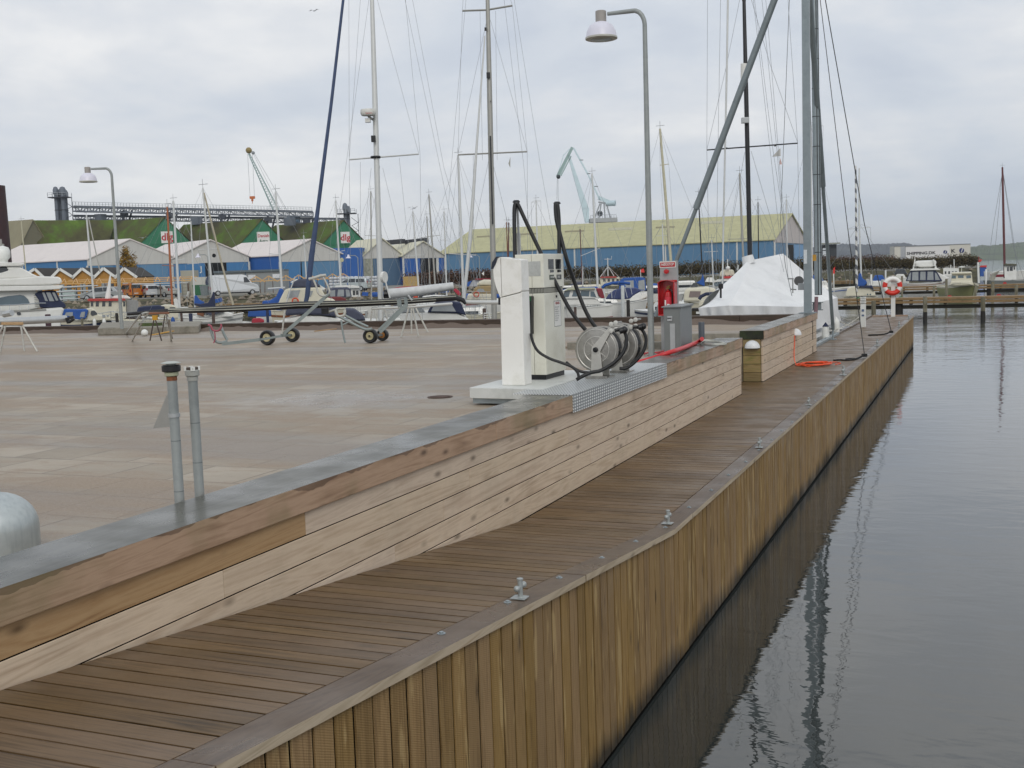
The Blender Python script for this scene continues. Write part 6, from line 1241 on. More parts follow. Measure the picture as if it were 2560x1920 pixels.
# gulls
def gull(x, y, D, lab, w_=.6):
    c = P(x, y, D); t_ = thing('gull', lab, 'gull', c, 0, 'gulls in the sky'); MB().tube([c+Vector((-.2, 0, 0)), c, c+Vector((.2, 0, .02))], [.02, .07, .03], 8).build('body', mat('gull_grey', '#a9adb2', .7), t_, smooth=60)
    mb = MB(); mb.add([c, c+Vector((-w_*.5, -.1, .14)), c+Vector((-w_, 0, .02)), c+Vector((-w_*.5, .14, .13))], [(0, 1, 2, 3)]); mb.add([c, c+Vector((w_*.5, -.1, .14)), c+Vector((w_, 0, .02)), c+Vector((w_*.5, .14, .13))], [(0, 1, 2, 3)]); mb.build('wings', mat('gull_grey', '#a9adb2', .7), t_)
gull(357, 595, 150, 'white gull above the left shed roof', 1.0); gull(786, 27, 120, 'tiny gull high in the upper left sky', .7); gull(1035, 520, 130, 'dark gull gliding left of the second tall mast', .9)
# ================================================================== marina: piers, posts, boats
GEL = mat('gelcoat_white', '#d9d9d4', .3, var=.03, scale=1.5, dirt=(C('#bdbcb0'), .35), dscale=1.2, coat=.2)
GELC = mat('gelcoat_cream', '#cdc8b4', .35, var=.03, scale=1.5, dirt=(C('#aeab98'), .4), dscale=1.2)
GELG = mat('gelcoat_grey_green', '#8f9078', .45, var=.1, scale=1.5, dirt=(C('#6f7058'), .5))
CNAVY = mat('canvas_navy', '#222b47', .75, var=.12, scale=3, bump=.2); CBLUE = mat('canvas_blue', '#1f4f97', .7, var=.12, scale=3, bump=.2); CDBL = mat('canvas_dusty_blue', '#3b466f', .75, var=.15, scale=3)
CGREY = mat('canvas_slate', '#434758', .75, var=.12, scale=2.5); CTAN = mat('canvas_tan', '#94805a', .75, var=.1, scale=3); CRED = mat('canvas_red', '#7c1f2c', .7, var=.1, scale=3)
PVC = mat('clear_pvc', '#8f9496', .2, var=.12, scale=3); WINB = mat('tinted_window', '#4a5d68', .1, var=.2, scale=1.5, spec=.8); TEAK = mat('varnished_wood', '#7a4a2a', .4, var=.2, scale=4)
STAY = mat('stay_wire', '#8d9194', .45, .4); SPAR = mat('white_spar', '#c6c8c6', .4, .15, var=.04); SPARG = mat('grey_spar', '#9b9a94', .45, .3, var=.05); CHROME = mat('rail_steel', '#b9bcbd', .25, .8)
TAR = mat('tarred_timber', '#23201c', .8, var=.3, scale=4); POLE = wood('grey_pile', ['#3d3a30', '#5c5847', '#77725f', '#686350'], 'Z', (.7, .9), grain=4, var=.15, knots=.3, stretch=.08)
PIERW = wood('pier_timber', ['#5c4a2e', '#7a623e', '#8c724a', '#785f3c'], 'X', (.6, .8), grain=3, var=.12, knots=.3, stretch=.1); PIERD = mat('pier_dark_beam', '#2a271c', .85, var=.35, scale=1.5)
RTv = Vector((math.cos(R_(YAW)), math.sin(R_(YAW)), 0)); DPv = Vector((-RTv.y, RTv.x, 0))
def pex(root, name, m, poly, D, th, sm=None, bev=0):            # outline with real depth: front face at D, th metres deep
    pts = [P(x, y, D) for x, y in poly]; v = sum(pts, Vector())/len(pts)-EYE; v.z = 0
    return MB().extrude(list(reversed(pts)), v.normalized()*th).build(name, m, root, smooth=sm, bevel=bev)
def win(root, m, poly, D, name='window'): return pex(root, name, m, poly, D-.025, .03)
def hull(root, c, rz, Lh, B, zs, zb, m, stripe=None, deckm=None, draft=.35, transom=.78, zlow=None):
    a = R_(rz); ex = Vector((math.cos(a), math.sin(a), 0)); ey = Vector((-ex.y, ex.x, 0)); c = Vector((c[0], c[1], 0)); n = 16
    def st(i):
        t_ = i/n; b = B/2*(transom+(1-transom)*math.sin(min(1, t_/.45)*math.pi/2))*(1-max(0, (t_-.45)/.55)**2.6); zz = zs+(zb-zs)*t_**1.8-.10*math.sin(math.pi*t_)
        x = -Lh/2+Lh*t_; xl = -Lh/2+.15+(Lh*.90-.15)*t_
        return x, xl, max(b, .02), zz
    def q(x, y, z): return c+ex*x+ey*y+Vector((0, 0, z))
    def ring(i, k=1.0):
        x, xl, b, z = st(i); bl_ = b*.80 if i < n else .02
        return [(x, b*k, z), (x*.6+xl*.4, (b*.97)*k, z*.62), (xl, bl_*k, .05), (xl, bl_*.6*k, -draft)]
    mb = MB(); vs = []; 
    for i in range(n+1):
        r = ring(i); vs += [q(*p) for p in r]+[q(x, -y, z) for x, y, z in reversed(r)]
    fs = [(i*8+j, (i+1)*8+j, (i+1)*8+j+1, i*8+j+1) for i in range(n) for j in range(7)]; fs.append(tuple(range(8))); mb.add(vs, fs); h_ = mb.build('hull', m, root, smooth=50)
    mb = MB(); vs = []
    for i in range(n+1): x, xl, b, z = st(i); vs += [q(x, b-.03, z-.02), q(x, -b+.03, z-.02)]
    mb.add(vs, [(2*i, 2*i+2, 2*i+3, 2*i+1) for i in range(n)]); mb.build('deck', deckm or GEL, root)
    mb = MB()
    for s in (1, -1): mb.tube([q(st(i)[0], s*st(i)[2], st(i)[3]) for i in range(n+1)], .035, 5)
    mb.build('gunwale', deckm or GEL, root)
    if stripe:
        f0, f1, sm_ = stripe
        for s in (1, -1):
            mb = MB(); vs = []
            for i in range(n+1): x, xl, b, z = st(i); vs += [q(x*.8+xl*.2 if f0 < .8 else x, s*(b+.012), z*f0), q(x, s*(b+.014), z*f1)]
            mb.add(vs, [(2*i, 2*i+2, 2*i+3, 2*i+1) for i in range(n)]); mb.build('stripe', sm_, root)
    return q, st
def rail(root, q, st, i0, i1, h=.55, n=16):
    mb = MB()
    for s in (1, -1):
        top = [q(st(i)[0], s*(st(i)[2]-.06), st(i)[3]+h) for i in range(i0, i1+1)]; mb.tube(top, .014, 5); mb.tube([p-Vector((0, 0, h*.5)) for p in top], .009, 4)
        for i in range(i0, i1+1, 2): mb.tube([q(st(i)[0], s*(st(i)[2]-.06), st(i)[3]), q(st(i)[0], s*(st(i)[2]-.06), st(i)[3]+h)], .012, 4)
    mb.build('guard_rail', CHROME, root)
def fender(root, p, h=.6, m=None): MB().lathe([(.02, .1), (.09, 0), (.11, -.08), (.11, -h+.08), (.09, -h), (.001, -h-.03)], p, 10).build('fender', m or WHITE, root, smooth=50)
def mast(root, xt, yt, xb, yb, D, w, m=SPAR, spr=(), stays=True, zfoot=1.0, flare=None, rw=None, head=True):
    """spar seen between two pixels, w = photo pixels wide at the foot; continues down to deck height"""
    r = w*D/2800/2*(.8 if w < 11 else 1); top = P(xt, yt, D); low = P(xb, yb, D); d = (low-top).normalized()
    if low.z > zfoot: low = low+d*((low.z-zfoot)/-d.z)
    mb = MB(); mb.tube([low, top.lerp(low, .3), top], [r, r*.95, r*.72], 10); ms_ = mb.build('mast', m, root, smooth=50)
    rw = rw or max(.006, D*.00011)
    sp = []
    for (xl, yl, xr, yr) in spr:
        a, c = P(xl, yl, D), P(xr, yr, D); MB().tube([a, c], max(.02, r*.3), 6).build('spreader', m, ms_); sp.append((a, c))
    if stays:
        mb = MB(); hw = abs((sp[0][0]-sp[0][1]).length)/2 if sp else 1.0; ends = [low+RTv*-hw, low+RTv*hw]
        for k in (0, 1):
            chain = [top]+[s_[k] for s_ in sp]+[ends[k]]; mb.tube(chain, rw, 4, caps=False)
            if sp: mb.tube([top.lerp(low, .45), ends[k]+DPv*.4], rw, 4, caps=False)
        f = flare or (3.2, -3.6)
        for e in f: mb.tube([top, low+RTv*e+Vector((0, 0, .1))], rw, 4, caps=False)
        mb.build('rigging', STAY, ms_)
    if head:
        mb = MB(); mb.tube([top, top+Vector((0, 0, .45))], .012, 4); mb.tube([top+Vector((-.25, 0, .18)), top+Vector((.25, .1, .2))], .012, 4); mb.build('wind_vane', STAY, ms_)
    return ms_
def boat(name, label, px, D, group='boats moored in the marina', cat=None):
    return thing(name, label, cat or {'sailing_boat': 'sailing boat', 'motor_boat': 'motor boat', 'fishing_boat': 'fishing boat', 'motor_yacht': 'motor yacht'}.get(name, 'boat'), PZ(px, D, 0), 0, group)
# ---- piers (long timber walkways on piles)
def pier(label, x0, y0, x1, y1, z, n, w_=1.7, z_pile=-.5):
    a, c = G(x0, y0, z), G(x1, y1, z); t_ = thing('pier', label, 'pier', ((a+c)/2).xy.to_3d(), 0, 'timber piers'); d = (c-a).normalized(); bk = Vector((-d.y, d.x, 0))
    o = MB().hexa([v+Vector((0, 0, -.10)) for v in (a+bk*.05, c+bk*.05, c+bk*w_, a+bk*w_)]+[a+bk*.05, c+bk*.05, c+bk*w_, a+bk*w_]).build('walkway', PIERW, t_)
    for zz, th in ((-.02, .13), (-.20, .16)): mb = MB(); q = [a, c, c+bk*.08, a+bk*.08]; mb.hexa([v+Vector((0, 0, zz-th)) for v in q]+[v+Vector((0, 0, zz)) for v in q]); mb.build('side_beam', PIERW, t_)
    mb = MB(); q = [a+bk*.3, c+bk*.3, c+bk*.5, a+bk*.5]; mb.hexa([v+Vector((0, 0, -.72)) for v in q]+[v+Vector((0, 0, -.48)) for v in q]); mb.build('low_beam', PIERD, t_)
    Lp = (c-a).length; k = int(Lp/8.5)
    for i in range(k+1):
        p = a+d*(8.5*i+2)
        if (p-a).length > Lp: break
        MB().tube([Vector((p.x, p.y, z_pile))+bk*.45, Vector((p.x, p.y, z-.12))+bk*.45], [.30, .27], 10).build('pile', TAR, t_, smooth=50)
    mb = MB(); p = a.copy()
    for i in range(int(Lp/2.1)): q_ = a+d*(2.1*i+1); mb.cbox(q_+bk*.35+Vector((0, 0, -.45)), .18, .5, .33, math.degrees(math.atan2(d.y, d.x)))
    mb.build('cross_heads', PIERD, t_); return t_
pier('nearest timber pier, crossing behind the jetty head with red and green tags', 1300, 763.5, 2720, 736.5, 1.05, 10)
pier('middle timber pier, behind the cream bow-on boat', 1950, 724, 2720, 705.5, 1.05, 8)
pier('far timber pier with black posts beyond the middle pier', 1900, 706, 2230, 700, 1.05, 5)
pier('timber pier in the left basin behind the white sailing boats', 556, 760, 700, 757, 1.35, 4)
for i, (x, y, col, lab) in enumerate(((2374, 744, RED, 'red'), (2497, 741, RED, 'red'), (2251, 747, mat('green_tag', '#2f6b45', .6), 'green'), (2145, 749, mat('green_tag', '#2f6b45', .6), 'green'), (2512, 709, RED, 'red'))):
    c = P(x, y, 75.5 if y > 720 else 110); tag(MB().lathe([(.001, -.05), (.17, -.04), (.17, .04), (.001, .05)], c, 12, 'Y').build('berth_tag', col), ['red round berth tag below the cream bow-on boat', 'red round berth tag at the right end of the near pier', 'green round berth tag right of the lifebuoy', 'green round berth tag left of the bollard light', 'red round berth tag on the middle pier by the fishing boat'][i], 'tag', 'berth tags on the piers')
# ---- mooring posts: pixel x, foot y on the water or None (hidden), top y, depth, width px, material, label
POSTS = [(2313, 802, 741, None, 10, POLE, 'grey mooring post free in the water before the near pier, left one'), (2458, 800, 742, None, 11, POLE, 'grey mooring post free in the water before the near pier, right one'),
 (2255, None, 690, 80, 5, POLE, 'thin mooring post right of the lifebuoy'), (2335, None, 714, 84, 6, POLE, 'short mooring post under the flybridge cruiser'), (2366, None, 697, 82, 6, POLE, 'mooring post at the left side of the bow-on boat'), (2439, None, 712, 84, 5, POLE, 'mooring post at the right side of the bow-on boat'),
 (2482, None, 704, 84, 8, POLE, 'mooring post below the grey fishing boat'), (2541, None, 712, 84, 8, POLE, 'mooring post near the right edge of the picture'), (2178, None, 686, 108, 5, SPAR, 'pale post beside the blue canvas boat'), (2214, None, 675, 118, 4, SPAR, 'pale post left of the lifebuoy, farther back'), (2465, None, 673, 118, 5, SPAR, 'white post between the wheelhouse boats on the right'),
 (2207, None, 699, 92, 8, mat('pale_post', '#b6bab8', .6), 'square pale post right behind the lifebuoy'), (2184, None, 752, 66, 11, POLE, 'low brown pile beside the bollard light'),
 (2135, None, 677, 125, 3, TAR, 'black post in the row on the far pier, leftmost'), (2142, None, 677, 125, 3, TAR, 'black post in the row on the far pier, second'), (2148, None, 678, 126, 3, TAR, 'black post in the row on the far pier, third'), (2155, None, 677, 127, 3, TAR, 'black post in the row on the far pier, fourth'),
 (113, None, 786, 40, 14, mat('maroon_pile', '#3a1c26', .7, var=.2), 'dark red mooring pile in front of the big motor yacht'), (286, None, 783, 62, 8, TAR, 'black mooring pile left of the small lamp post'), (198, None, 796, 60, 6, POLE, 'thin brown post before the blue canopy cruiser'), (471, None, 784, 52, 9, CNAVY, 'navy wrapped post at the stern of the white sailing boat'), (528, None, 774, 50, 8, mat('brown_pile', '#4a3a33', .7), 'brown mooring pile in front of the white hull'), (448, None, 776, 56, 6, mat('brown_pile', '#4a3a33', .7), 'brown mooring pile beside the blue fender'),
 (664, None, 775, 58, 7, CNAVY, 'dark post between the two blue covered boats'), (1208, None, 771, 56, 9, mat('brown_pile', '#4a3a33', .7), 'dark brown stub by the white chairs'), (1556, None, 714, 72, 9, mat('pale_post', '#b6bab8', .6), 'tall pale square post in front of the blue covered boats'), (1569, None, 750, 66, 9, TAR, 'short black post at the pallet pier'), (1436, None, 768, 52, 7, mat('brown_pile', '#4a3a33', .7), 'dark stub before the red striped hull'), (1510, None, 724, 80, 5, mat('pale_post', '#b6bab8', .6), 'pale post behind the dark red canopy')]
for x, yf, yt, D, w_, m_, lab in POSTS:
    if yf: b_ = G(x, yf, 0); D = -(ROT.transposed() @ (b_-EYE)).z
    zt = P(x, yt, D).z; r = w_*D/2800/2; b_ = PZ(x, D, 0); mb = MB(); mb.lathe([(r, -.6), (r, zt-.02), (r*.8, zt)], b_, 12)
    if yf: mb.mi = 1; mb.lathe([(r*1.04, -.5), (r*1.06, .30), (r*1.01, .5)], b_, 12)
    tag(mb.build('mooring_post', [m_, TAR], smooth=50), lab, 'mooring post', 'mooring posts')
# ---- 1 big motor yacht
by = boat('motor_yacht', 'large white motor yacht with flybridge and navy canvas at the left edge', 60, 45); D = 43.5
pex(by, 'hull', GEL, [(-80, 782), (60, 776), (115, 771), (158, 768), (160, 775), (152, 800), (150, 880), (150, 935), (-80, 945)], D, 4.6, bev=.08)
pex(by, 'rub_rail', mat('grey_band', '#8f8f8a', .5), [(-80, 781), (115, 772), (115, 776), (-80, 786)], D-.03, .05)
pex(by, 'cabin', GEL, [(-80, 724), (92, 726), (98, 745), (99, 770), (60, 776), (-80, 782)], D+.25, 4.0, bev=.05)
win(by, WINB, [(-40, 752), (-40, 765), (72, 760), (74, 757), (70, 748), (60, 739), (50, 737), (20, 740)], D+.25, 'side_window')
mb = MB()
for i in range(7): a = P(84+i*.6, 733+i*5.4, D+.22); c = P(96+i*.6, 733+i*5.4, D+.22); mb.bar(a, c, .04, .03)
mb.build('side_louvres', mat('louvre_grey', '#b0b0a8', .5), by)
pex(by, 'flybridge_deck', GEL, [(-80, 717), (150, 713), (158, 714), (157, 718), (150, 723), (98, 726), (-80, 730)], D-.05, 4.6, bev=.05)
pex(by, 'flybridge_side', GEL, [(-80, 697), (10, 696), (60, 694), (92, 690), (148, 692), (152, 696), (156, 704), (150, 711), (120, 713), (-80, 716)], D, 4.4, bev=.06)
pex(by, 'radar_arch', GEL, [(-80, 688), (-10, 686), (22, 676), (16, 668), (50, 668), (66, 676), (80, 684), (94, 690), (60, 695), (-80, 698)], D+.1, .35, bev=.05)
pex(by, 'radar_arch', GEL, [(16, 668), (50, 668), (66, 676), (80, 684), (94, 690), (60, 695)], D+3.9, .3, bev=.05)
pex(by, 'hardtop', GEL, [(-80, 656), (45, 656), (60, 658), (62, 661), (50, 665), (-80, 668)], D+.05, 4.2, bev=.06)
pex(by, 'bridge_window', GLASSD, [(-60, 663), (10, 663), (18, 669), (24, 676), (12, 682), (-60, 683)], D+.3, 3.6)
MB().lathe([(.16, 0), (.17, .1), (.27, .2), (.28, .45), (.22, .6), (.001, .68)], P(9, 653, D+2)-Vector((0, 0, .05)), 18).build('radar_dome', WHITE, by, smooth=50)
pex(by, 'canvas_enclosure', CNAVY, [(86, 735), (98, 728), (140, 727), (146, 740), (152, 752), (163, 760), (165, 766), (163, 770), (100, 769), (97, 750)], D+.15, 4.0, bev=.06)
for q_ in ([(105, 731), (111, 731), (120, 753), (113, 752)], [(115, 731), (126, 731), (136, 753), (124, 753)], [(130, 731), (137, 731), (146, 751), (140, 752)]): win(by, PVC, q_[::-1], D+.15, 'clear_pane')
pex(by, 'porthole', GLASSD, [(47+5.5*math.cos(i*.524), 784+3.8*math.sin(i*.524)) for i in range(12)], D-.03, .05)
mb = MB(); mb.tube([P(-60, 766, D-.0), P(40, 762, D), P(98, 758, D), P(115, 758, D)], .02, 5)
for x in (-30, 0, 24, 48, 72): mb.tube([P(x, 764, D), P(x, 778, D)], .015, 4)
mb.build('guard_rail', CHROME, by)
mb = MB(); mb.tube([P(3, 655, 46), P(1, 598, 46)], [.09, .05], 8); mb.tube([P(3, 630, 46), P(2, 610, 46)], .13, 8); mb.build('aerial_mast', SPARG, by)
# ---- 2 blue canopy cruiser
b = boat('motor_boat', 'small cream cruiser with bright blue canopy, right of the big yacht', 216, 70)
q, st = hull(b, PZ(214, 70, 0).xy, YAW, 3.55, 1.9, P(160, 801, 70).z, P(276, 791, 70).z, GELC, (.74, .86, CNAVY), GELC)
pex(b, 'cabin', GELC, [(205, 803), (211, 778), (216, 772), (228, 771), (238, 775), (246, 787), (262, 789), (276, 793), (277, 800)], 69.2, 1.4, bev=.05)
win(b, GLASSD, [(226, 785), (228, 777), (236, 776), (243, 783), (243, 786), (230, 790)], 69.2); win(b, PVC, [(255, 787), (263, 787), (264, 793), (256, 794)][::-1], 69.2); win(b, PVC, [(266, 787), (272, 788), (273, 791), (267, 792)][::-1], 69.2)
pex(b, 'canopy', CBLUE, [(154, 792), (158, 775), (165, 773), (190, 774), (218, 773), (221, 776), (215, 796), (198, 799)], 69.0, 1.7, bev=.04)
win(b, PVC, [(162, 788), (165, 781), (182, 780), (182, 792)], 69.0); win(b, PVC, [(199, 793), (203, 780), (213, 779), (211, 793)], 69.0); rail(b, q, st, 9, 15, .35)
for x in (236, 260): fender(b, P(x, 800, 69), .4)
# ---- 3 pilot boat with red roof
b = boat('fishing_boat', 'cream wheelhouse boat with red roof edge behind the small lamp post', 270, 86); hull(b, PZ(262, 86, 0).xy, YAW+180, 4.8, 2.0, P(300, 800, 86).z+.3, P(210, 790, 86).z+.3, mat('hull_brown', '#4b2c28', .5, var=.2), None, GELC)
pex(b, 'wheelhouse', GELC, [(224, 752), (314, 750), (316, 795), (300, 800), (224, 800)], 84.9, 2.0, bev=.03); pex(b, 'roof', mat('roof_red', '#a9332a', .5), [(218, 749), (222, 747), (312, 746), (314, 751), (300, 752), (220, 753)], 84.7, 2.4)
for x in (227, 239, 255, 271): win(b, GLASSD, [(x, 766), (x+1, 753), (x+8, 753), (x+8, 766)][::-1] if x > 230 else [(x, 766), (x, 754), (x+6, 754), (x+6, 766)][::-1], 84.9)
win(b, GLASSD, [(308, 766), (308, 754), (313, 754), (313, 766)][::-1], 84.9); pex(b, 'dinghy', GEL, [(279, 746), (284, 740), (300, 738), (318, 739), (326, 744), (327, 747)], 85.3, 1.1, bev=.06)
mb = MB(); mb.tube([P(269, 748, 85.4), P(276, 688, 85.4)], [.22, .05], 10); mb.build('signal_mast', WHITE, b, smooth=50); pex(b, 'aft_screen', mat('grey_tarp', '#8c8c8a', .7, var=.1), [(316, 749), (343, 751), (346, 755), (345, 790), (317, 792)], 85.2, 1.6)
mb = MB(); mb.tube([P(262, 710, 85.4), P(276, 708, 85.4)], .03, 5); mb.build('yard', STAY, b)
# ---- 4 cream boat with the orange wooden mast
b = boat('sailing_boat', 'cream hulled boat with navy cover and varnished orange mast', 385, 66); q, st = hull(b, PZ(385, 66, 0).xy, YAW+180, 5.4, 2.0, P(440, 796, 66).z, P(328, 797, 66).z, GEL, (.72, .84, CNAVY), GELC); rail(b, q, st, 10, 16, .45)
pex(b, 'cockpit_cover', CNAVY, [(341, 782), (345, 769), (360, 766), (395, 764), (412, 766), (412, 782)], 65, 1.7, bev=.06); pex(b, 'cabin', GELC, [(398, 766), (412, 762), (430, 762), (440, 766), (446, 778), (446, 796), (398, 796)], 65.2, 1.5, bev=.05); win(b, GLASSD, [(424, 772), (424, 768), (437, 768), (441, 773)][::-1], 65.2)
mast(b, 418, 517, 431, 768, 66.5, 7, mat('orange_pine_spar', '#a05a30', .4, var=.1), [(405, 663, 437, 665)], True, 1.4); fender(b, P(432, 796, 64.5), .5, CBLUE)
# ---- 5 white mast boat with open rail chair
b = boat('sailing_boat', 'white sailing boat with tall white mast right beside the orange mast', 450, 72); hull(b, PZ(455, 72, 0).xy, YAW+180, 5.5, 2.0, 1.3, 1.5, GEL, None, GEL); mast(b, 433, 502, 449, 770, 72, 8, SPAR, [(423, 653, 463, 648)], True, 1.4); pex(b, 'seat_back', GEL, [(434, 748), (440, 745), (447, 752), (449, 770), (437, 770)], 71, .1)
pex(b, 'coachroof', GEL, [(420, 776), (432, 768), (470, 768), (478, 776)], 71.2, 1.3, bev=.05)
# ---- 6 slim mast far left
b = boat('sailing_boat', 'small sailing boat whose thin white mast stands left of the small lamp post', 232, 96); hull(b, PZ(232, 96, 0).xy, YAW, 6, 2.0, 1.1, 1.3, GEL); mast(b, 216, 537, 237, 770, 96, 6.5, SPAR, [(), ][:0], False, 1.2); mb = MB(); mb.tube([P(222, 548, 96), P(250, 680, 96)], .05, 5); mb.build('furled_stay', SPARG, b)
b = boat('sailing_boat', 'sailing boat hidden behind the motor yacht, only its thin pale mast shows', 60, 90); hull(b, PZ(66, 90, 0).xy, YAW, 6, 2.0, 1.1, 1.3, GEL); mast(b, 53, 553, 64, 672, 90, 4, mat('cream_spar', '#b9b49a', .5), (), False, 1.2)
# ---- 7 white sailing boat with navy sail cover, and its neighbour
b = boat('sailing_boat', 'long white hulled sailing boat with navy and blue sail covers', 535, 57); q, st = hull(b, PZ(532, 57, 0).xy, YAW, 2.9, 1.9, P(478, 793, 57).z, P(600, 783, 57).z, GEL, (.86, .90, mat('thin_grey', '#8d8f8e', .5)), GEL)
pex(b, 'cabin', GEL, [(490, 794), (494, 780), (510, 776), (560, 778), (582, 784), (582, 792)], 56.3, 1.1, bev=.05); pex(b, 'hatch', TEAK, [(492, 786), (494, 777), (511, 778), (509, 792)], 56.2, .1); rail(b, q, st, 3, 16, .42)
pex(b, 'sail_cover', CNAVY, [(485, 763), (486, 758), (500, 760), (520, 757), (529, 742), (532, 730), (536, 729), (538, 750), (539, 768), (510, 769)], 56.8, .5, bev=.08); pex(b, 'boat_tent', CGREY, [(500, 776), (530, 774), (560, 779), (525, 788)], 56.1, .8)
mast(b, 507, 470, 532, 742, 57, 7, SPAR, [(497, 625, 540, 622)], True, 1.5); mb = MB(); mb.tube([P(510, 482, 57), P(566, 705, 57), P(583, 762, 57)], [.04, .05, .06], 6); mb.build('furled_genoa', mat('sail_beige', '#aca48f', .7), b, smooth=50)
b = boat('sailing_boat', 'small boat with a bright blue mizzen cover left of the navy cover', 500, 84); hull(b, PZ(500, 84, 0).xy, YAW, 5, 2.0, 1.3, 1.5, GEL); pex(b, 'sail_cover', CBLUE, [(485, 760), (486, 739), (491, 738), (500, 750), (512, 756), (505, 762)], 83, .4, bev=.06); mast(b, 477, 553, 486, 742, 84, 5, SPAR, [(468, 660, 498, 658)], False, 1.4); pex(b, 'blue_sheet', CBLUE, [(536, 749), (555, 744), (556, 754), (537, 758)], 83, .6)
# ---- 8 boats with bright blue covers right of it
b = boat('sailing_boat', 'sailing boat with a bright blue draped sail cover beside the cabin cruiser', 680, 64); hull(b, PZ(668, 64, 0).xy, YAW+180, 4.2, 2.0, 1.1, 1.3, GEL, (.78, .9, CNAVY)); pex(b, 'sail_cover', CBLUE, [(655, 764), (656, 752), (675, 751), (690, 742), (698, 724), (703, 720), (709, 724), (712, 740), (709, 757), (690, 763), (670, 765)], 63.5, .6, bev=.1)
mast(b, 689, 480, 705, 722, 64, 8, SPAR, [(673, 634, 702, 637)], True, 1.5); pex(b, 'blue_tarp', CBLUE, [(619, 792), (621, 777), (640, 776), (706, 775), (710, 789), (660, 792)], 62.5, 1.5, bev=.05); pex(b, 'red_cover', mat('cover_red', '#a01f33', .6), [(628, 809), (631, 797), (648, 795), (660, 799), (661, 806)], 60, .6, bev=.05); MB().tube([P(670, 722, 64), P(713, 719, 64)], .06, 6).build('radar_arm', SPAR, b)
# ---- 9 cream cabin cruiser
b = boat('motor_boat', 'big cream cabin cruiser with slate canvas top and orange lifebuoy', 770, 62); hull(b, PZ(770, 62, 0).xy, YAW, 3.9, 2.3, P(700, 775, 62).z, P(840, 772, 62).z, GELC, (.82, .88, TEAK), GELC)
pex(b, 'cabin', GELC, [(693, 765), (700, 748), (712, 724), (722, 721), (800, 718), (806, 727), (816, 744), (838, 750), (842, 765)], 60.9, 2.2, bev=.08); win(b, PVC, [(716, 746), (722, 727), (751, 725), (745, 743)], 60.9); win(b, PVC, [(772, 741), (774, 727), (783, 727), (777, 742)], 60.9)
pex(b, 'canvas_top', CGREY, [(721, 719), (735, 704), (748, 697), (775, 697), (790, 705), (803, 716), (790, 719)], 61.0, 2.0, bev=.1); pex(b, 'radar', GEL, [(725, 706), (736, 700), (744, 697), (747, 707), (738, 708), (743, 716), (735, 716), (737, 709)], 61.4, .5, bev=.04); pex(b, 'bow_canvas', GEL, [(789, 727), (799, 712), (815, 722), (800, 727)], 61.3, .8)
mb = MB(); c = P(738, 753, 60.7); mb.tube(arc(c, .16, 0, 360, 20, RTv, (0, 0, 1))[:-1], .045, 8, closed=True); mb.build('lifebuoy', mat('buoy_orange', '#c9502e', .5), b, smooth=60)
mb = MB(); mb.tube([P(716, 758, 60.5), P(726, 724, 60.5), P(738, 692, 60.5)], .035, 5); mb.build('davit', SPAR, b)
# ---- 10 the big white mast: yacht with slate cover, boom and blue genoa
D = 40; b = boat('sailing_boat', 'large sailing yacht with the thick white mast, radar dome and slate cockpit cover', 850, 40); q, st = hull(b, PZ(845, D+1.2, 0).xy, YAW+180, 4.8, 2.4, P(1010, 803, D).z, P(690, 806, D).z, GEL, None, GEL)
pex(b, 'coachroof', GEL, [(688, 808), (720, 796), (750, 789), (800, 789), (850, 796), (900, 800), (960, 801), (1000, 795), (1010, 810)], D, 2.0, bev=.06); pex(b, 'cockpit_cover', CGREY, [(712, 790), (716, 772), (735, 765), (800, 757), (838, 758), (845, 793), (800, 788), (750, 787)], D-.1, 1.8, bev=.08); pex(b, 'boom_tent', CGREY, [(862, 772), (885, 773), (905, 786), (915, 800), (880, 803), (866, 788)], D-.1, 1.6, bev=.06)
m1 = mast(b, 930, 0, 952, 760, D, 14.5, SPAR, [(873, 399, 1047, 385)], False, 1.6); m1.parent = b
MB().tube([P(930, 2, D), P(927, -160, D)], [.075, .07], 10).build('mast_top', SPAR, m1)
mb = MB(); rw = .006
for pts in ([(872, -80), (873, 399), (878, 800)], [(905, -60), (873, 397)], [(925, -20), (850, 520), (822, 800)], [(938, -20), (1047, 385)], [(1008, -60), (1050, 385), (1056, 800)], [(1000, -60), (1130, 560), (1180, 800)], [(1024, -40), (1110, 420), (1225, 800)], [(901, 405), (901, 790)], [(998, 395), (1030, 700)], [(950, 415), (905, 700), (880, 800)], [(957, 420), (1000, 600), (1045, 780)], [(928, 420), (905, 640), (893, 790)]): mb.tube([P(x, y, D) for x, y in pts], rw, 4, caps=False)
mb.build('rigging', STAY, m1)
MB().lathe([(.001, 0), (.24, .03), (.27, .08), (.28, .17), (.26, .24), (.001, .26)], P(921, 291, D-.35), 24).build('radar_dome', mat('dome_white', '#d5d5cf', .4), m1, smooth=40)
MB().text('Raymarine', P(914, 284, D-.66), RTv, (0, 0, 1), .055, bold=.02).build('radome_text', REDT, m1)
mb = MB(); mb.bar(P(921, 291, D-.35), P(934, 300, D), .06); mb.build('radar_bracket', SPARG, m1); mb = MB(); mb.cbox(P(920, 306, D-.3), .18, .2, .13, 22); mb.build('deck_light', GEL, m1)
MB().cbox(P(934, 355, D-.2), .15, .16, .22, 22).build('spotlight', BLACKP, m1); MB().lathe([(.17, -.04), (.19, 0), (.17, .04)], P(939, 393, D), 16).build('collar', BLACKP, m1)
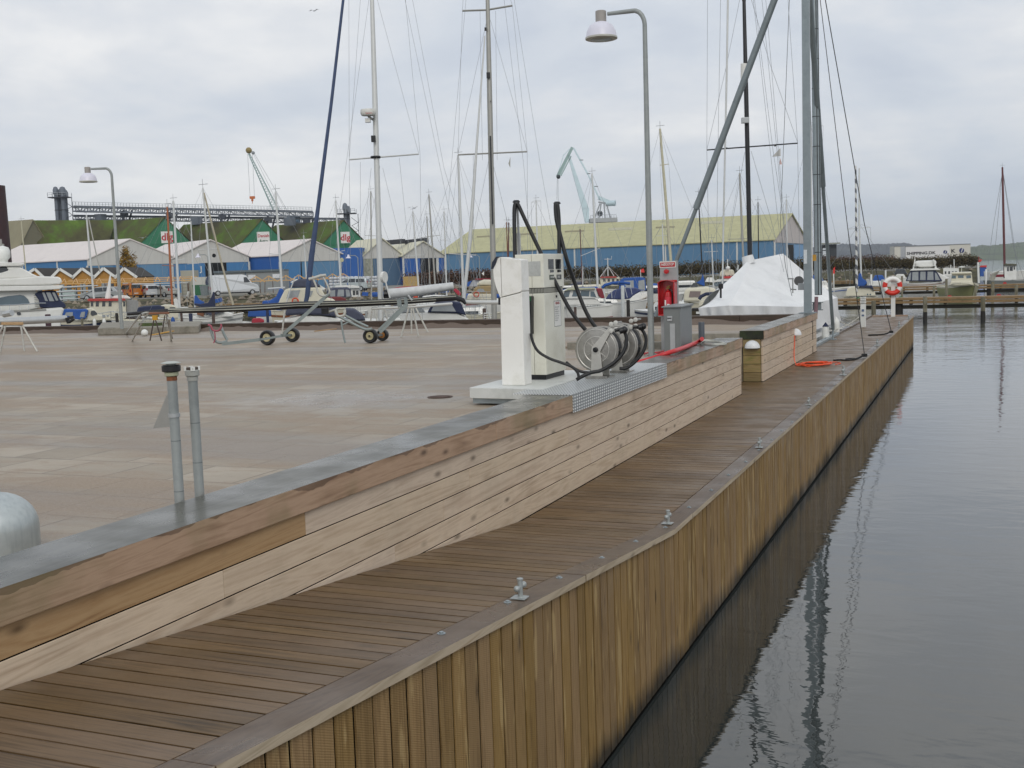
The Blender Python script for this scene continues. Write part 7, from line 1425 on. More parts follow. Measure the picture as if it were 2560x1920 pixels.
mb = MB(); mb.tube([P(1133, 715, D+.1), P(1050, 727, D-.1), P(972, 735, D-.3)], [.14, .175, .19], 14); bm_ = mb.build('furling_boom', mat('boom_silver', '#c3c5c5', .45), b, smooth=40); mb = MB(); mb.tube([P(973, 735, D-.3), P(960, 735, D-.3)], .16, 12); mb.build('boom_joint', BLACKP, bm_)
mb = MB(); mb.tube([P(863, -60, D+1), P(858, 0, D+1), P(828, 260, D+.5), P(795, 520, D+.2), P(779, 640, D), P(768, 740, D), P(762, 766, D)], [.05, .05, .058, .072, .10, .085, .07], 12); mb.build('furled_genoa', mat('genoa_blue', '#3b4a68', .75, var=.15, scale=4, bump=.3), b, smooth=60)
mb = MB(); c = P(960, 693, D-.6); mb.lathe([(.001, -.05), (.2, -.05), (.2, .05), (.001, .05)], c, 16, 'X'); mb.build('wind_generator', GEL, b); mb = MB(); mb.tube([P(962, 697, D-.6), P(975, 745, D-.6)], .03, 5); mb.build('generator_post', SPAR, b)
# ---- 11 second tall mast yacht with navy sprayhood
D = 41; b = boat('sailing_boat', 'sailing yacht with grey mast and navy sprayhood, left of the fuel pillar', 1090, 41); hull(b, PZ(1085, D+1.2, 0).xy, YAW, 4.0, 2.3, P(970, 806, D).z, P(1225, 804, D).z, GEL, None, GEL)
pex(b, 'coachroof', GEL, [(968, 805), (980, 790), (1010, 782), (1060, 780), (1140, 782), (1165, 793), (1178, 803)], D, 2.0, bev=.06); pex(b, 'sprayhood', CNAVY, [(1068, 781), (1078, 764), (1090, 757), (1135, 755), (1152, 757), (1160, 775), (1166, 789), (1145, 783)], D-.1, 1.8, bev=.05); win(b, PVC, [(1078, 778), (1084, 763), (1130, 762), (1140, 779)], D-.1)
pex(b, 'windscreen', PVC, [(1003, 781), (1018, 766), (1050, 764), (1062, 780)], D, 1.6); rail(b, lambda x, y, z: PZ(1085, D+1.2, 0).xy.to_3d()+RTv*x+DPv*y+Vector((0, 0, z)), lambda i: (-2+i*.25, 0, .9, P(1080, 806, D).z), 0, 15, .5)
D = 46; m2 = mast(b, 1219, 0, 1236, 800, D, 14, SPARG, [(1145, 387, 1318, 379)], False, 1.4); MB().tube([P(1219, 2, D), P(1216, -140, D)], [.083, .08], 10).build('mast_top', SPARG, m2); MB().tube([P(1156, 27, D), P(1216, 25, D), P(1281, 14, D)], .04, 6).build('spreader', SPARG, m2)
for x, y, s in ((1221, 195, .2), (1214, 77, .12), (1227, 255, .05)): MB().cbox(P(x, y, D-.15), s*.75, s*.6, s*1.1, 22).build('mast_fitting', BLACKP, m2)
mb = MB(); mb.tube([P(1226, 340, D-.2), P(1232, 560, D-.2)], .035, 5); mb.build('track', BLACKP, m2)
mb = MB()
for pts in ([(1160, -40), (1156, 27), (1145, 387), (1150, 800)], [(1170, -60), (1128, 420), (1100, 800)], [(1217, 50), (1145, 385)], [(1226, 50), (1318, 379), (1320, 800)], [(1258, -60), (1281, 14), (1318, 379)], [(1276, -60), (1352, 420), (1420, 800)], [(1258, -20), (1310, 420), (1340, 780)], [(1183, 388), (1185, 790)], [(1200, 27), (1206, 400)], [(1239, 28), (1243, 400)], [(1230, 400), (1290, 640), (1320, 790)], [(1222, 400), (1180, 600), (1150, 790)]): mb.tube([P(x, y, D) for x, y in pts], .0065, 4, caps=False)
mb.build('rigging', STAY, m2)
mb = MB(); mb.tube([P(1212, 90, D-.5), P(1192, 360, D-.5), P(1175, 600, D-.5), P(1159, 756, D-.5)], [.03, .05, .085, .07], 8); mb.build('furled_genoa', SPAR, b, smooth=50)
mb = MB(); a = P(1276, 392, D-.1); mb.add([a, a+Vector((-.02, 0, -.45)), a+RTv*-.09+Vector((0, 0, -.27))], [(0, 1, 2)]); mb.add([a+DPv*.004, a+RTv*-.09+Vector((0, 0, -.27))+DPv*.004, a+Vector((-.02, 0, -.45))+DPv*.004], [(0, 1, 2)]); mb.build('pennant', mat('pennant_grey', '#a5a49c', .8), m2)
# ---- 12 navy hood cruiser, red covered tender, white workboat
b = boat('motor_boat', 'cruiser with slate wrap-around hood behind the dark red tender cover', 846, 76); hull(b, PZ(850, 76, 0).xy, YAW+180, 3.4, 2.0, 1.3, 1.4, GEL, (.8, .88, TEAK), GEL); pex(b, 'hood', CGREY, [(814, 744), (818, 724), (832, 719), (868, 718), (876, 722), (880, 744)], 75, 1.8, bev=.1); win(b, PVC, [(843, 741), (845, 724), (860, 724), (860, 741)][::-1][::-1], 75); win(b, PVC, [(866, 742), (864, 724), (873, 725), (876, 741)], 75); win(b, PVC, [(820, 741), (823, 727), (838, 725), (838, 741)], 75)
b = boat('tender', 'covered dinghy under a dark red tarpaulin', 825, 68, cat='dinghy'); hull(b, PZ(825, 68, 0).xy, YAW, 2.3, 1.4, 1.9, 2.0, GEL); pex(b, 'cover', mat('tarp_maroon', '#6d2a2b', .7, var=.12), [(779, 754), (783, 749), (808, 743), (850, 742), (864, 746), (868, 754)], 67.3, 1.2, bev=.08)
b = boat('fishing_boat', 'white workboat with slim wheelhouse and blue crates', 895, 84); hull(b, PZ(902, 84, 0).xy, YAW, 3.6, 2.0, 1.6, 1.7, GEL, None, GEL); pex(b, 'wheelhouse', GEL, [(876, 742), (878, 721), (898, 719), (902, 742)], 83, 1.6); win(b, GLASSD, [(882, 738), (882, 726), (888, 726), (888, 738)][::-1], 83); win(b, GLASSD, [(890, 737), (890, 726), (896, 726), (896, 737)][::-1], 83); pex(b, 'fish_crates', CBLUE, [(904, 739), (906, 730), (921, 731), (920, 740)], 82.5, 1.0)
pex(b, 'wheelhouse_roof', GEL, [(835, 718), (840, 714), (882, 713), (899, 716), (899, 720)], 82.7, 1.8); mast(b, 868, 707, 870, 714, 84, 3, CBLUE, (), False, 2.4)
mast(b, 839, 500, 852, 714, 84, 6, SPAR, [(823, 634, 862, 626)], True, 1.6)
# ---- 13 a crowd of slimmer masts, each with its hull
SL = [('sailing boat with thin mast just left of the thick white mast', 927, 478, 929, 740, 92, 5, SPARG, [(913, 589, 955, 590)]), ('sailing boat whose mast stands right of the gliding gull', 1032, 528, 1046, 715, 96, 6, SPAR, [(1016, 640, 1060, 636)]), ('sailing boat with mast topped by a black wind vane, left of the yellow roof', 1072, 486, 1088, 714, 90, 5.5, SPARG, [(1052, 594, 1100, 588)]), ('sailing boat with short thin mast left of the yellow roof corner', 1110, 528, 1116, 712, 100, 5, SPAR, [(1102, 600, 1120, 600)]), ('sailing boat with pair of masts before the yellow roof corner', 1145, 388, 1158, 722, 70, 8.5, SPAR, [(1122, 634, 1190, 638)]),
 ('sailing boat with plain white mast in front of the blue wall, slim and short', 1067, 540, 1075, 712, 104, 4, SPARG, []), ('sailing boat with crosstree aerial mast above the fuel dispenser', 1340, 500, 1346, 716, 96, 5, SPAR, [(1328, 506, 1352, 502)]), ('sailing boat with brown wooden mast left of the dispenser hoses', 1266, 555, 1272, 716, 94, 4, TEAK, []), ('sailing boat with second brown mast left of the dispenser hoses', 1272, 556, 1270, 716, 92, 4.5, mat('brown_spar', '#5a3230', .5), []), ('sailing boat whose white mast crosses the cyan crane', 1480, 434, 1494, 714, 82, 7, SPAR, [(1452, 640, 1500, 620)]), ('sailing boat with short mast before the long blue wall', 1450, 572, 1455, 690, 120, 3.5, mat('brown_spar', '#5a3230', .5), []),
 ('sailing boat with cream wooden mast and radar, right of the big lamp post', 1650, 322, 1680, 690, 66, 9, mat('cream_spar', '#b9b49a', .5), [(1650, 413, 1672, 410)]), ('sailing boat with black mast leaning left, before the blue wall', 1746, 485, 1757, 706, 80, 4.5, BLACKP, []), ('sailing boat with thin white mast near the emergency panel', 1656, 560, 1660, 700, 100, 4.5, SPAR, [(1640, 590, 1672, 588)]), ('sailing boat with grey mast just left of the black mast', 1849, 433, 1860, 690, 74, 7, SPARG, [(1820, 598, 1880, 596)]), ('sailing boat with white mast beside the blue cover', 1779, 600, 1783, 700, 88, 4.5, SPAR, [(1760, 630, 1795, 628)]), ('sailing boat with white mast behind the white tent peak', 1966, 498, 1969, 700, 96, 4.5, SPAR, []), ('sailing boat with dark mast right of the black mast', 1895, 505, 1897, 700, 88, 3.5, BLACKP, []), ('sailing boat whose laddered mast shows between the two crane tubes', 2027, 312, 2030, 700, 104, 6, SPAR, [(2022, 316, 2058, 314)]),
 ('sailing boat with thin flagstaff mast over the boats near the dispenser', 1457, 666, 1457, 720, 86, 3.5, SPAR, []), ('sailing boat with slender pale mast left of the sacks', 759, 588, 767, 712, 90, 4.5, SPAR, [])]
for lab, xt, yt, xb, yb, D, w_, m_, sp in SL:
    b = boat('sailing_boat', lab, xb, D); rr = random.Random(int(xt)); rz = YAW+rr.choice((0, 180, 75, -70)); hull(b, PZ(xb, D, 0).xy, rz, rr.uniform(6.2, 8.2), 2.4, 1.05, 1.25, GEL if rr.random() < .7 else GELC, rr.choice((None, (.78, .9, CNAVY), (.8, .86, CBLUE))), GEL); mast(b, xt, yt, xb, yb, D, w_, m_, sp, True, 1.5)
    c = PZ(xb, D, 1.0); a = R_(rz); ex = Vector((math.cos(a), math.sin(a), 0)); ey = Vector((-ex.y, ex.x, 0)); mb = MB(); qq = [c+ex*s*1.5+ey*t_*.7 for s, t_ in ((-1, -1), (1, -1), (1, 1), (-1, 1))]; mb.hexa(qq+[c+(v-c)*.8+Vector((0, 0, .5)) for v in qq]); cb2 = mb.build('coachroof', GEL, b, bevel=.05)
    for s in (-1, 1): p0, p1 = c+ex*-.9+ey*s*.68+Vector((0, 0, .15)), c+ex*.9+ey*s*.68+Vector((0, 0, .15)); MB().bar(p0, p1, .03, .2).build('window', GLASSD, cb2)
    if rr.random() < .75: p = c+Vector((0, 0, 1.15)); MB().tube([p, p-ex*1.3, p-ex*2.7-Vector((0, 0, .05))], [.2, .17, .1], 8).build('sail_cover', rr.choice((CBLUE, CNAVY, CBLUE, CGREY)), b, smooth=60)
    if rr.random() < .5: mb = MB(); p = c-ex*1.9+Vector((0, 0, .45)); mb.lathe([(1.0, 0), (.95, .3), (.7, .6), (.001, .75)], p, 12); mb.build('sprayhood', rr.choice((CNAVY, CBLUE, CGREY)), b, smooth=60)
# ---- 14 boats left of the fuel station
b = boat('motor_boat', 'cream cruiser with tan canvas and orange lifebuoy beside the fuel pillar', 1200, 62); hull(b, PZ(1200, 62, 0).xy, YAW, 2.3, 2.0, 1.3, 1.4, GELC, (.3, .42, CRED), GELC); pex(b, 'cabin', GELC, [(1165, 750), (1170, 736), (1185, 734), (1237, 734), (1238, 760), (1165, 760)], 61, 1.9, bev=.05); pex(b, 'canvas', CTAN, [(1178, 735), (1186, 720), (1196, 715), (1232, 714), (1236, 736)], 61, 1.8, bev=.08); win(b, PVC, [(1190, 729), (1196, 722), (1208, 722), (1212, 729)], 61)
pex(b, 'roof_hood', GELC, [(1190, 714), (1196, 704), (1210, 699), (1238, 700), (1240, 714)], 61.2, 1.6, bev=.1); mb = MB(); mb.tube(arc(P(1191, 736, 60.7), .14, 0, 360, 20, RTv, (0, 0, 1))[:-1], .04, 8, closed=True); mb.build('lifebuoy', mat('buoy_orange', '#c9502e', .5), b, smooth=60)
mb = MB()
for y in (729, 742, 748): mb.tube([P(1160, y, 60.4), P(1232, y+1, 60.4)], .014, 4)
for x in (1164, 1180, 1198, 1216, 1230): mb.tube([P(x, 729, 60.4), P(x, 790, 60.4)], .014, 4)
mb.build('guard_rail', CHROME, b)
b = boat('motor_boat', 'boat with a long white arched cabin window above the black mast end', 1095, 56); hull(b, PZ(1100, 56, 0).xy, YAW, 2.5, 1.8, 1.6, 1.7, GEL); pex(b, 'cabin', GEL, [(1050, 748), (1058, 741), (1085, 738), (1110, 739), (1135, 745), (1140, 752)], 55.2, 1.5, bev=.05); win(b, GLASSD, [(1060, 746), (1066, 742), (1085, 740), (1105, 741), (1125, 746)], 55.2)
b = boat('motor_boat', 'low motor boat crowded with gear and an orange bag under the silver boom', 1030, 70); hull(b, PZ(1035, 70, 0).xy, YAW+180, 4.6, 2.2, 1.7, 1.7, GEL, None, GEL); pex(b, 'cabin', GEL, [(958, 748), (960, 739), (990, 737), (994, 748)], 69, 1.6, bev=.04); win(b, GLASSD, [(984, 746), (984, 740), (988, 740), (988, 746)][::-1], 69); pex(b, 'orange_bag', mat('bag_orange', '#d04a22', .7), [(1033, 744), (1036, 736), (1042, 735), (1045, 744)], 68.8, .5); pex(b, 'winches', BLACKP, [(1015, 746), (1018, 737), (1030, 738), (1031, 746)], 68.8, .6); pex(b, 'dark_gear', BLACKP, [(1046, 746), (1048, 738), (1056, 739), (1057, 746)], 68.8, .6); rail(b, lambda x, y, z: PZ(1035, 70, 0).xy.to_3d()+RTv*x+DPv*y+Vector((0, 0, z)), lambda i: (-2.2+i*.3, 0, .9, 1.7), 0, 15, .5)
b = boat('sailing_boat', 'boat with red covered sail and pale deck gear right of the silver boom', 1140, 82); hull(b, PZ(1110, 82, 0).xy, YAW, 5.4, 2.2, 1.5, 1.7, GEL, (.8, .9, CRED), GEL); pex(b, 'sail_cover', mat('sail_red', '#a8283c', .7), [(1132, 724), (1140, 721), (1152, 732), (1152, 739), (1145, 738)], 81, .4, bev=.04); pex(b, 'red_deck_cover', mat('sail_red', '#a8283c', .7), [(966, 724), (1000, 717), (1060, 714), (1066, 718), (1000, 722), (972, 728)], 81, .6)
b = boat('motor_boat', 'white boat with dark red roof rack behind the tan canvas cruiser', 1215, 84); hull(b, PZ(1215, 84, 0).xy, YAW, 3.4, 2.0, 1.5, 1.6, GEL); pex(b, 'windscreen', mat('pale_screen', '#a6a8ad', .3), [(1172, 716), (1182, 701), (1230, 699), (1236, 716)], 83, 1.5); pex(b, 'roof_rack', CRED, [(1188, 700), (1189, 696), (1236, 696), (1236, 700)], 82.8, 1.6); pex(b, 'side_canvas', CBLUE, [(1160, 716), (1164, 708), (1180, 701), (1172, 716)], 82.9, 1.0)
pex(b, 'pennant', WHITE, [(1204, 684), (1210, 678), (1210, 689)], 83, .02)
ch = thing('deck_chairs', 'white plastic chairs on the pontoon behind the fuel pillar', 'chairs', PZ(1215, 50, 0)); mb = MB()
for x in (1210, 1222):
    for y in (784, 789, 794): mb.tube([P(x, y, 50), P(x+14, y, 50)], .02, 4)
    mb.tube([P(x, 800, 50), P(x, 782, 50), P(x+14, 782, 50), P(x+16, 800, 50)], .02, 4)
mb.build('frames', WHITE, ch)
# ---- 15 right of the fuel station
b = boat('motor_boat', 'white cruiser with a dark red stripe and dark red rear canvas right of the dispenser', 1462, 62); q, st = hull(b, PZ(1452, 62, 0).xy, YAW+180, 3.3, 2.1, P(1516, 762, 62).z, P(1400, 766, 62).z, GEL, (.50, .62, CRED), GEL, transom=.86)
pex(b, 'trunk', GEL, [(1395, 764), (1398, 748), (1480, 745), (1495, 752), (1505, 762)], 61, 1.7, bev=.04); pex(b, 'wheelhouse', GEL, [(1396, 748), (1404, 728), (1420, 721), (1488, 720), (1492, 724), (1500, 746)], 60.9, 1.8, bev=.05)
for q_ in ([(1404, 744), (1413, 728), (1426, 726), (1422, 742)], [(1430, 741), (1434, 726), (1446, 726), (1443, 741)], [(1450, 740), (1453, 727), (1474, 727), (1473, 741)], [(1476, 741), (1476, 728), (1485, 729), (1491, 743)]): win(b, WINB, q_, 60.9)
pex(b, 'rear_canvas', CRED, [(1490, 721), (1505, 722), (1512, 746), (1502, 746), (1496, 738)], 60.8, 1.7, bev=.04); pex(b, 'roof_moulding', mat('olive_trim', '#a9ab8f', .5), [(1408, 729), (1420, 721), (1488, 720), (1488, 723), (1420, 725)], 60.7, 1.9); rail(b, q, st, 4, 16, .4)
b = boat('motor_boat', 'motor boat wholly wrapped in bright blue canvas with big clear panes', 1586, 84); hull(b, PZ(1580, 84, 0).xy, YAW+180, 3.8, 2.2, 1.7, 1.8, GEL, None, GEL); pex(b, 'canopy', CBLUE, [(1547, 724), (1551, 699), (1560, 695), (1600, 693), (1613, 695), (1616, 726), (1590, 728)], 82.8, 2.0, bev=.06); win(b, PVC, [(1560, 721), (1560, 702), (1584, 701), (1585, 722)], 82.8); win(b, PVC, [(1596, 723), (1596, 702), (1611, 699), (1613, 725)], 82.8)
pex(b, 'bow', GEL, [(1580, 738), (1600, 730), (1616, 731), (1620, 742), (1600, 752), (1572, 754)], 82.6, 2.2, bev=.08); pex(b, 'aerials', BLACKP, [(1578, 692), (1583, 676), (1588, 692)], 83, .2); mb = MB(); mb.tube([P(1602, 694, 83), P(1601, 674, 83)], .03, 5); mb.build('flagstaff', SPAR, b); pex(b, 'red_flag', mat('flag_red', '#d23a34', .7), [(1600, 681), (1602, 674), (1609, 671), (1612, 681)], 83, .03)
b = boat('motor_boat', 'open boat under dusty blue cover with rolled blue bimini, before the blue canopy boat', 1545, 74); q, st = hull(b, PZ(1550, 74, 0).xy, YAW, 3.6, 2.1, 1.35, 1.5, GEL, None, GEL); pex(b, 'boat_cover', CDBL, [(1513, 748), (1520, 738), (1535, 726), (1555, 720), (1590, 720), (1605, 726), (1582, 740), (1575, 747), (1550, 749)], 73, 1.9, bev=.08)
mb = MB(); mb.tube([P(x, y, 72.7) for x, y in ((1505, 720), (1512, 713), (1530, 708), (1550, 706), (1575, 709))], .1, 8); mb.tube([P(x, y, 74) for x, y in ((1530, 708), (1545, 709), (1558, 713), (1562, 718))], .1, 8); mb.build('rolled_bimini', CBLUE, b, smooth=60); mb = MB()
for a_, c_ in (((1575, 711), (1580, 736)), ((1562, 719), (1568, 744)), ((1529, 728), (1530, 746))): mb.tube([P(*a_, 72.7), P(*c_, 72.7)], .025, 5)
mb.build('bimini_poles', CHROME, b)
b = boat('fishing_boat', 'white fishing boat with red wheelhouse roof and tripod mast before the hedge', 1525, 112); hull(b, PZ(1525, 112, 0).xy, YAW+180, 5.2, 2.4, 1.6, 1.9, GEL, None, GEL); pex(b, 'wheelhouse', GELC, [(1502, 714), (1500, 695), (1548, 693), (1550, 714)], 111, 2.0); pex(b, 'roof', mat('roof_red', '#a9332a', .5), [(1500, 695), (1502, 692), (1540, 691), (1542, 694)], 110.8, 2.2)
for x in (1508, 1519, 1530, 1541): win(b, GLASSD, [(x, 704), (x, 697), (x+6, 697), (x+6, 704)][::-1], 111)
mb = MB(); mb.tube([P(1501, 692, 111), P(1520, 666, 111), P(1535, 690, 111)], .05, 5); mb.tube([P(1507, 690, 112), P(1520, 666, 111), P(1547, 692, 112)], .03, 5); mb.tube([P(1520, 690, 111), P(1519, 645, 111)], .06, 5); mb.tube([P(1511, 648, 111), P(1529, 648, 111), P(1529, 640, 111)], .03, 4); mb.build('tripod_mast', SPAR, b)
for i, (x, D, lab) in enumerate(((1425, 120, 'pale motor boat low behind the hoses, left'), (1465, 106, 'cream covered boat behind the red striped cruiser'), (1640, 100, 'white boat hidden behind the lamp post'), (1700, 112, 'white dinghy behind the emergency panel, with a lattice rail'))):
    b = boat('motor_boat', lab, x, D); hull(b, PZ(x, D, 0).xy, YAW+rnd.choice((0, 180)), 5.4, 2.2, 1.3, 1.5, GEL if i != 1 else GELC, None, GEL); c = PZ(x, D, 1.2); MB().cbox(c, 2.8, 1.7, .8+.2*(i % 2), YAW).build('cabin', GELC if i == 1 else GEL, b, bevel=.15); MB().cbox(c+Vector((0, 0, .35)), 2.3, 1.74, .25, YAW).build('window', GLASSD, b)
    if i == 0: MB().tube([c+RTv*1.5+Vector((0, 0, .6)), c+RTv*3.2+Vector((0, 0, .5))], .2, 8).build('sail_cover', CBLUE, b)
b = boat('sailing_boat', 'cream cabin boat with brown tinted window and folded blue sail, left of the white tent', 1758, 62); hull(b, PZ(1760, 62, 0).xy, YAW, 2.0, 2.0, 1.6, 1.6, GELC, None, GELC); pex(b, 'cabin', GELC, [(1708, 755), (1710, 728), (1718, 720), (1765, 717), (1790, 722), (1792, 755)], 61, 1.9, bev=.12); win(b, mat('brown_tint', '#786a66', .15), [(1722, 743), (1725, 728), (1752, 728), (1750, 743)], 61); pex(b, 'sail', CBLUE, [(1740, 707), (1752, 700), (1757, 684), (1761, 700), (1762, 716), (1750, 712)], 61.5, .4, bev=.05)
pex(b, 'windscreen', GLASSD, [(1726, 718), (1733, 708), (1744, 707), (1744, 717)], 61.3, 1.2); mb = MB(); mb.tube([P(x, y, 58) for x, y in ((1748, 748), (1753, 741), (1765, 735), (1785, 734))], .09, 8); mb.build('wheel_arch', CNAVY, b, smooth=60); pex(b, 'foredeck', GELC, [(1746, 768), (1748, 752), (1780, 745), (1785, 765)], 58, 1.5, bev=.08)
pp = thing('pallet', 'weathered timber pallet pier end with a white number plate', 'pallet', PZ(1755, 52, 0)); pex(pp, 'top_boards', TAR, [(1728, 778), (1730, 772), (1785, 770), (1787, 776)], 40, 1.0); pex(pp, 'side', mat('rotten_timber', '#4a4130', .9, var=.3), [(1728, 790), (1728, 778), (1787, 776), (1787, 788)], 40, .8); pex(pp, 'number_plate', WHITE, [(1740, 785), (1740, 779), (1751, 779), (1751, 785)][::-1], 39.9, .03)
b = boat('motor_boat', 'flybridge cruiser with red band and grey wheelhouse glass above the tent edge', 1825, 92); hull(b, PZ(1835, 92, 0).xy, YAW+180, 4.0, 2.4, 1.6, 1.8, GEL, None, GEL); pex(b, 'wheelhouse', WINB, [(1782, 712), (1790, 703), (1806, 699), (1850, 698), (1850, 716), (1790, 716)], 91, 2.0, bev=.05); pex(b, 'red_band', RED, [(1807, 696), (1808, 691), (1840, 690), (1838, 696)], 90.8, 2.2); pex(b, 'white_roof', GEL, [(1780, 706), (1794, 699), (1850, 694), (1850, 699)], 90.9, 2.3); pex(b, 'flybridge_hood', GELC, [(1798, 691), (1801, 678), (1808, 674), (1834, 674), (1838, 691)], 91.2, 1.8, bev=.12); mb = MB(); mb.tube([P(1819, 674, 91), P(1819, 648, 91)], .04, 5); mb.ball(P(1820, 670, 91), .17); mb.build('aerial', WHITE, b); pex(b, 'cowl', mat('cowl_grey', '#a6aaa7', .5), [(1841, 676), (1844, 660), (1848, 664), (1846, 676)], 91, .3)
for x in (1812, 1822, 1831): pex(b, 'horn', BLACKP, [(x, 691), (x, 687), (x+2, 687), (x+2, 691)][::-1], 90.9, .1)
b = boat('sailing_boat', 'far white yacht with navy mast collar between the cabin boat and the flybridge', 1778, 108); hull(b, PZ(1778, 108, 0).xy, -60, 7, 2.3, 1.5, 1.9, GEL, None, GEL); pex(b, 'cockpit', GEL, [(1762, 705), (1768, 694), (1784, 694), (1788, 706)], 107, 1.6, bev=.05); pex(b, 'collar', CNAVY, [(1778, 684), (1779, 677), (1786, 677), (1786, 685)], 107, .3)
# ---- 16 the tented yacht with the black mast
b = boat('sailing_boat', 'sailing yacht wrapped in a big white winter tent with a black carbon mast', 1920, 34)
TENT = mat('tent_white', '#e4e5e5', .5, var=.05, scale=1.2, dirt=(C('#bfc2c2'), .5), dscale=.8); t = TENT.node_tree; bs = t.nodes['Principled BSDF']; tc = N(t, 'ShaderNodeTexCoord'); nz = N(t, 'ShaderNodeTexNoise', Scale=.7, Detail=3, Distortion=1.0); L(t, tc.outputs['Object'], nz.inputs['Vector']); bp = N(t, 'ShaderNodeBump', Strength=.4, Distance=.25); L(t, nz.outputs[0], bp.inputs['Height']); L(t, bp.outputs[0], bs.inputs['Normal'])
fl = [P(1746, 770, 31.2), P(1820, 764, 30.7), P(1915, 765, 31.4), P(2006, 767, 31.8), P(2094, 744, 36.5)]; bk_ = [P(1752, 766, 36), P(1800, 742, 41), P(2040, 722, 44)]
rg = [P(1800, 722, 32.6), P(1870, 652, 33.8), P(1958, 634, 35.2), P(2012, 680, 36.2), P(2066, 723, 37.2)]
mb = MB(); S_ = 10
def patch(mb, A, B_, C_, D_, sagv, n=8):         # bilinear cloth patch with a gentle sag
    vs = []
    for i in range(n+1):
        for j in range(n+1):
            u_, v_ = i/n, j/n; p = A*(1-u_)*(1-v_)+B_*u_*(1-v_)+C_*u_*v_+D_*(1-u_)*v_; vs.append(p+Vector(sagv)*4*v_*(1-v_)*.5)
    mb.add(vs, [(i*(n+1)+j, (i+1)*(n+1)+j, (i+1)*(n+1)+j+1, i*(n+1)+j+1) for i in range(n) for j in range(n)])
sgv = Vector((.1, .25, -.12))
patch(mb, fl[0], fl[1], rg[1], rg[0], sgv); patch(mb, fl[1], fl[2], rg[2], rg[1], sgv); patch(mb, fl[2], fl[3], rg[3], rg[2], sgv); patch(mb, fl[3], fl[4], rg[4], rg[3], sgv)
bb = [P(1756, 764, 36.5), P(1830, 748, 40), P(1940, 740, 42), P(2020, 735, 43), P(2088, 738, 42)]
for i in range(4): patch(mb, bb[i+1], bb[i], rg[i], rg[i+1], -sgv)
patch(mb, fl[4], bb[4], rg[4], rg[4], Vector((0, 0, 0))); patch(mb, bb[0], fl[0], rg[0], rg[0], Vector((0, 0, 0)))
tent = mb.build('winter_tent', TENT, b, smooth=35)
mb = MB(); sk = [P(1746, 770, 31.2)]+fl[1:]; n = 70; vs = []; rw_ = random.Random(2)
for i in range(n+1):
    f = i/n*4; k = min(3, int(f)); p = sk[k].lerp(sk[k+1], f-k); o = .05*math.sin(i*1.05)+rw_.uniform(-.02, .02); lo = p-Vector((0, 0, .62 if k < 3 else .75))+Vector((.12, -.05, 0)); nn2 = Vector((.3, -.9, 0)); vs += [p, p.lerp(lo, .5)+nn2*o+Vector((.08*math.sin(i*.5), 0, 0)), lo+nn2*o*1.6]
mb.add(vs, [(3*i+j, 3*i+3+j, 3*i+4+j, 3*i+1+j) for i in range(n) for j in range(2)]); mb.build('tent_skirt', mat('skirt_white', '#cfd0d0', .6, var=.04), b, smooth=60)
hc = (fl[2]+bb[2])/2; q, st = hull(b, hc.xy, math.degrees(math.atan2((bb[4]-bb[0]).y*0+.35, 1)), 4.5, 3.2, 1.35, 1.35, GEL); mb = MB(); hq = [P(2046, 800, 33.2), P(2094, 790, 37.5)]; a, c = hq
mb.hexa([Vector((-6.9, 31.6, -.2)), Vector((-4.6, 31.6, -.2)), Vector((-4.5, 36.5, -.2)), Vector((-6.9, 37.5, -.2)), Vector((-7.0, 31.4, 1.45)), Vector((-4.45, 31.4, 1.45)), Vector((-4.35, 36.8, 1.45)), Vector((-7.0, 37.6, 1.45))]); mb.build('stern_quarter', GEL, b, bevel=.15)
mb = MB(); mb.tube([P(1873, 660, 33.9), P(1868, 640, 33.9)], [.2, .17], 12); mb.build('mast_collar', TENT, b, smooth=60)
CARB = mat('carbon_black', '#1e1f22', .35, .2, var=.1); D = 34.0
m3 = mast(b, 1860, 0, 1875, 650, D, 12, CARB, [(1767, 375, 1994, 358)], False, 2.2, head=False); MB().tube([P(1860, 2, D), P(1857, -150, D)], [.06, .055], 10).build('mast_top', CARB, m3)
for x in (1816, 1870, 1912, 1938): MB().cbox(P(x, 372 if x < 1850 else 366, D), .05, .05, .04, 22).build('spreader_clamp', CARB, m3)
mb = MB()
for pts in ([(1769, -30), (1767, 375), (1775, 760)], [(1851, -10), (1816, 165), (1767, 375)], [(1802, -30), (1795, 375), (1790, 700)], [(1873, -20), (1925, 160), (1994, 356)], [(1968, -30), (1994, 358), (2000, 700)], [(1880, -30), (1925, 372), (1955, 640)], [(1884, -20), (1932, 372), (1985, 720)], [(1902, -30), (1942, 372), (1965, 640)], [(1912, -30), (1958, 520), (1972, 720)], [(1862, 380), (1830, 560), (1806, 720)], [(1878, 378), (1925, 540), (1960, 680)]): mb.tube([P(x, y, D) for x, y in pts], .0055, 4, caps=False)
mb.build('rigging', STAY, m3); mb = MB(); mb.tube([P(1820, -20, D), P(1817, 170, D), P(1809, 540, D), P(1806, 715, D)], [.03, .03, .028, .025], 8); mb.build('furled_forestay', SPAR, m3, smooth=50)
mb = MB(); mb.tube([P(1860, 160, D-.1), P(1860, 206, D-.1)], [.10, .10], 14); mb.build('radar_reflector', GEL, m3, smooth=50); mb = MB(); mb.cbox(P(1863, 308, D-.15), .22, .16, .17, 22); mb.build('deck_light', ALU, m3, bevel=.01)
mb = MB(); a = P(1951, 370, D); mb.extrude([a, P(1930, 392, D), P(1952, 390, D)], DPv*.008); mb.build('pennant', mat('pennant_white', '#b9b8b4', .8), m3); mb = MB(); mb.extrude([P(1951, 395, D), P(1948, 411, D), P(1955, 411, D)], DPv*.008); mb.build('small_pennant', mat('pennant_pink', '#c9a9a4', .8), m3)
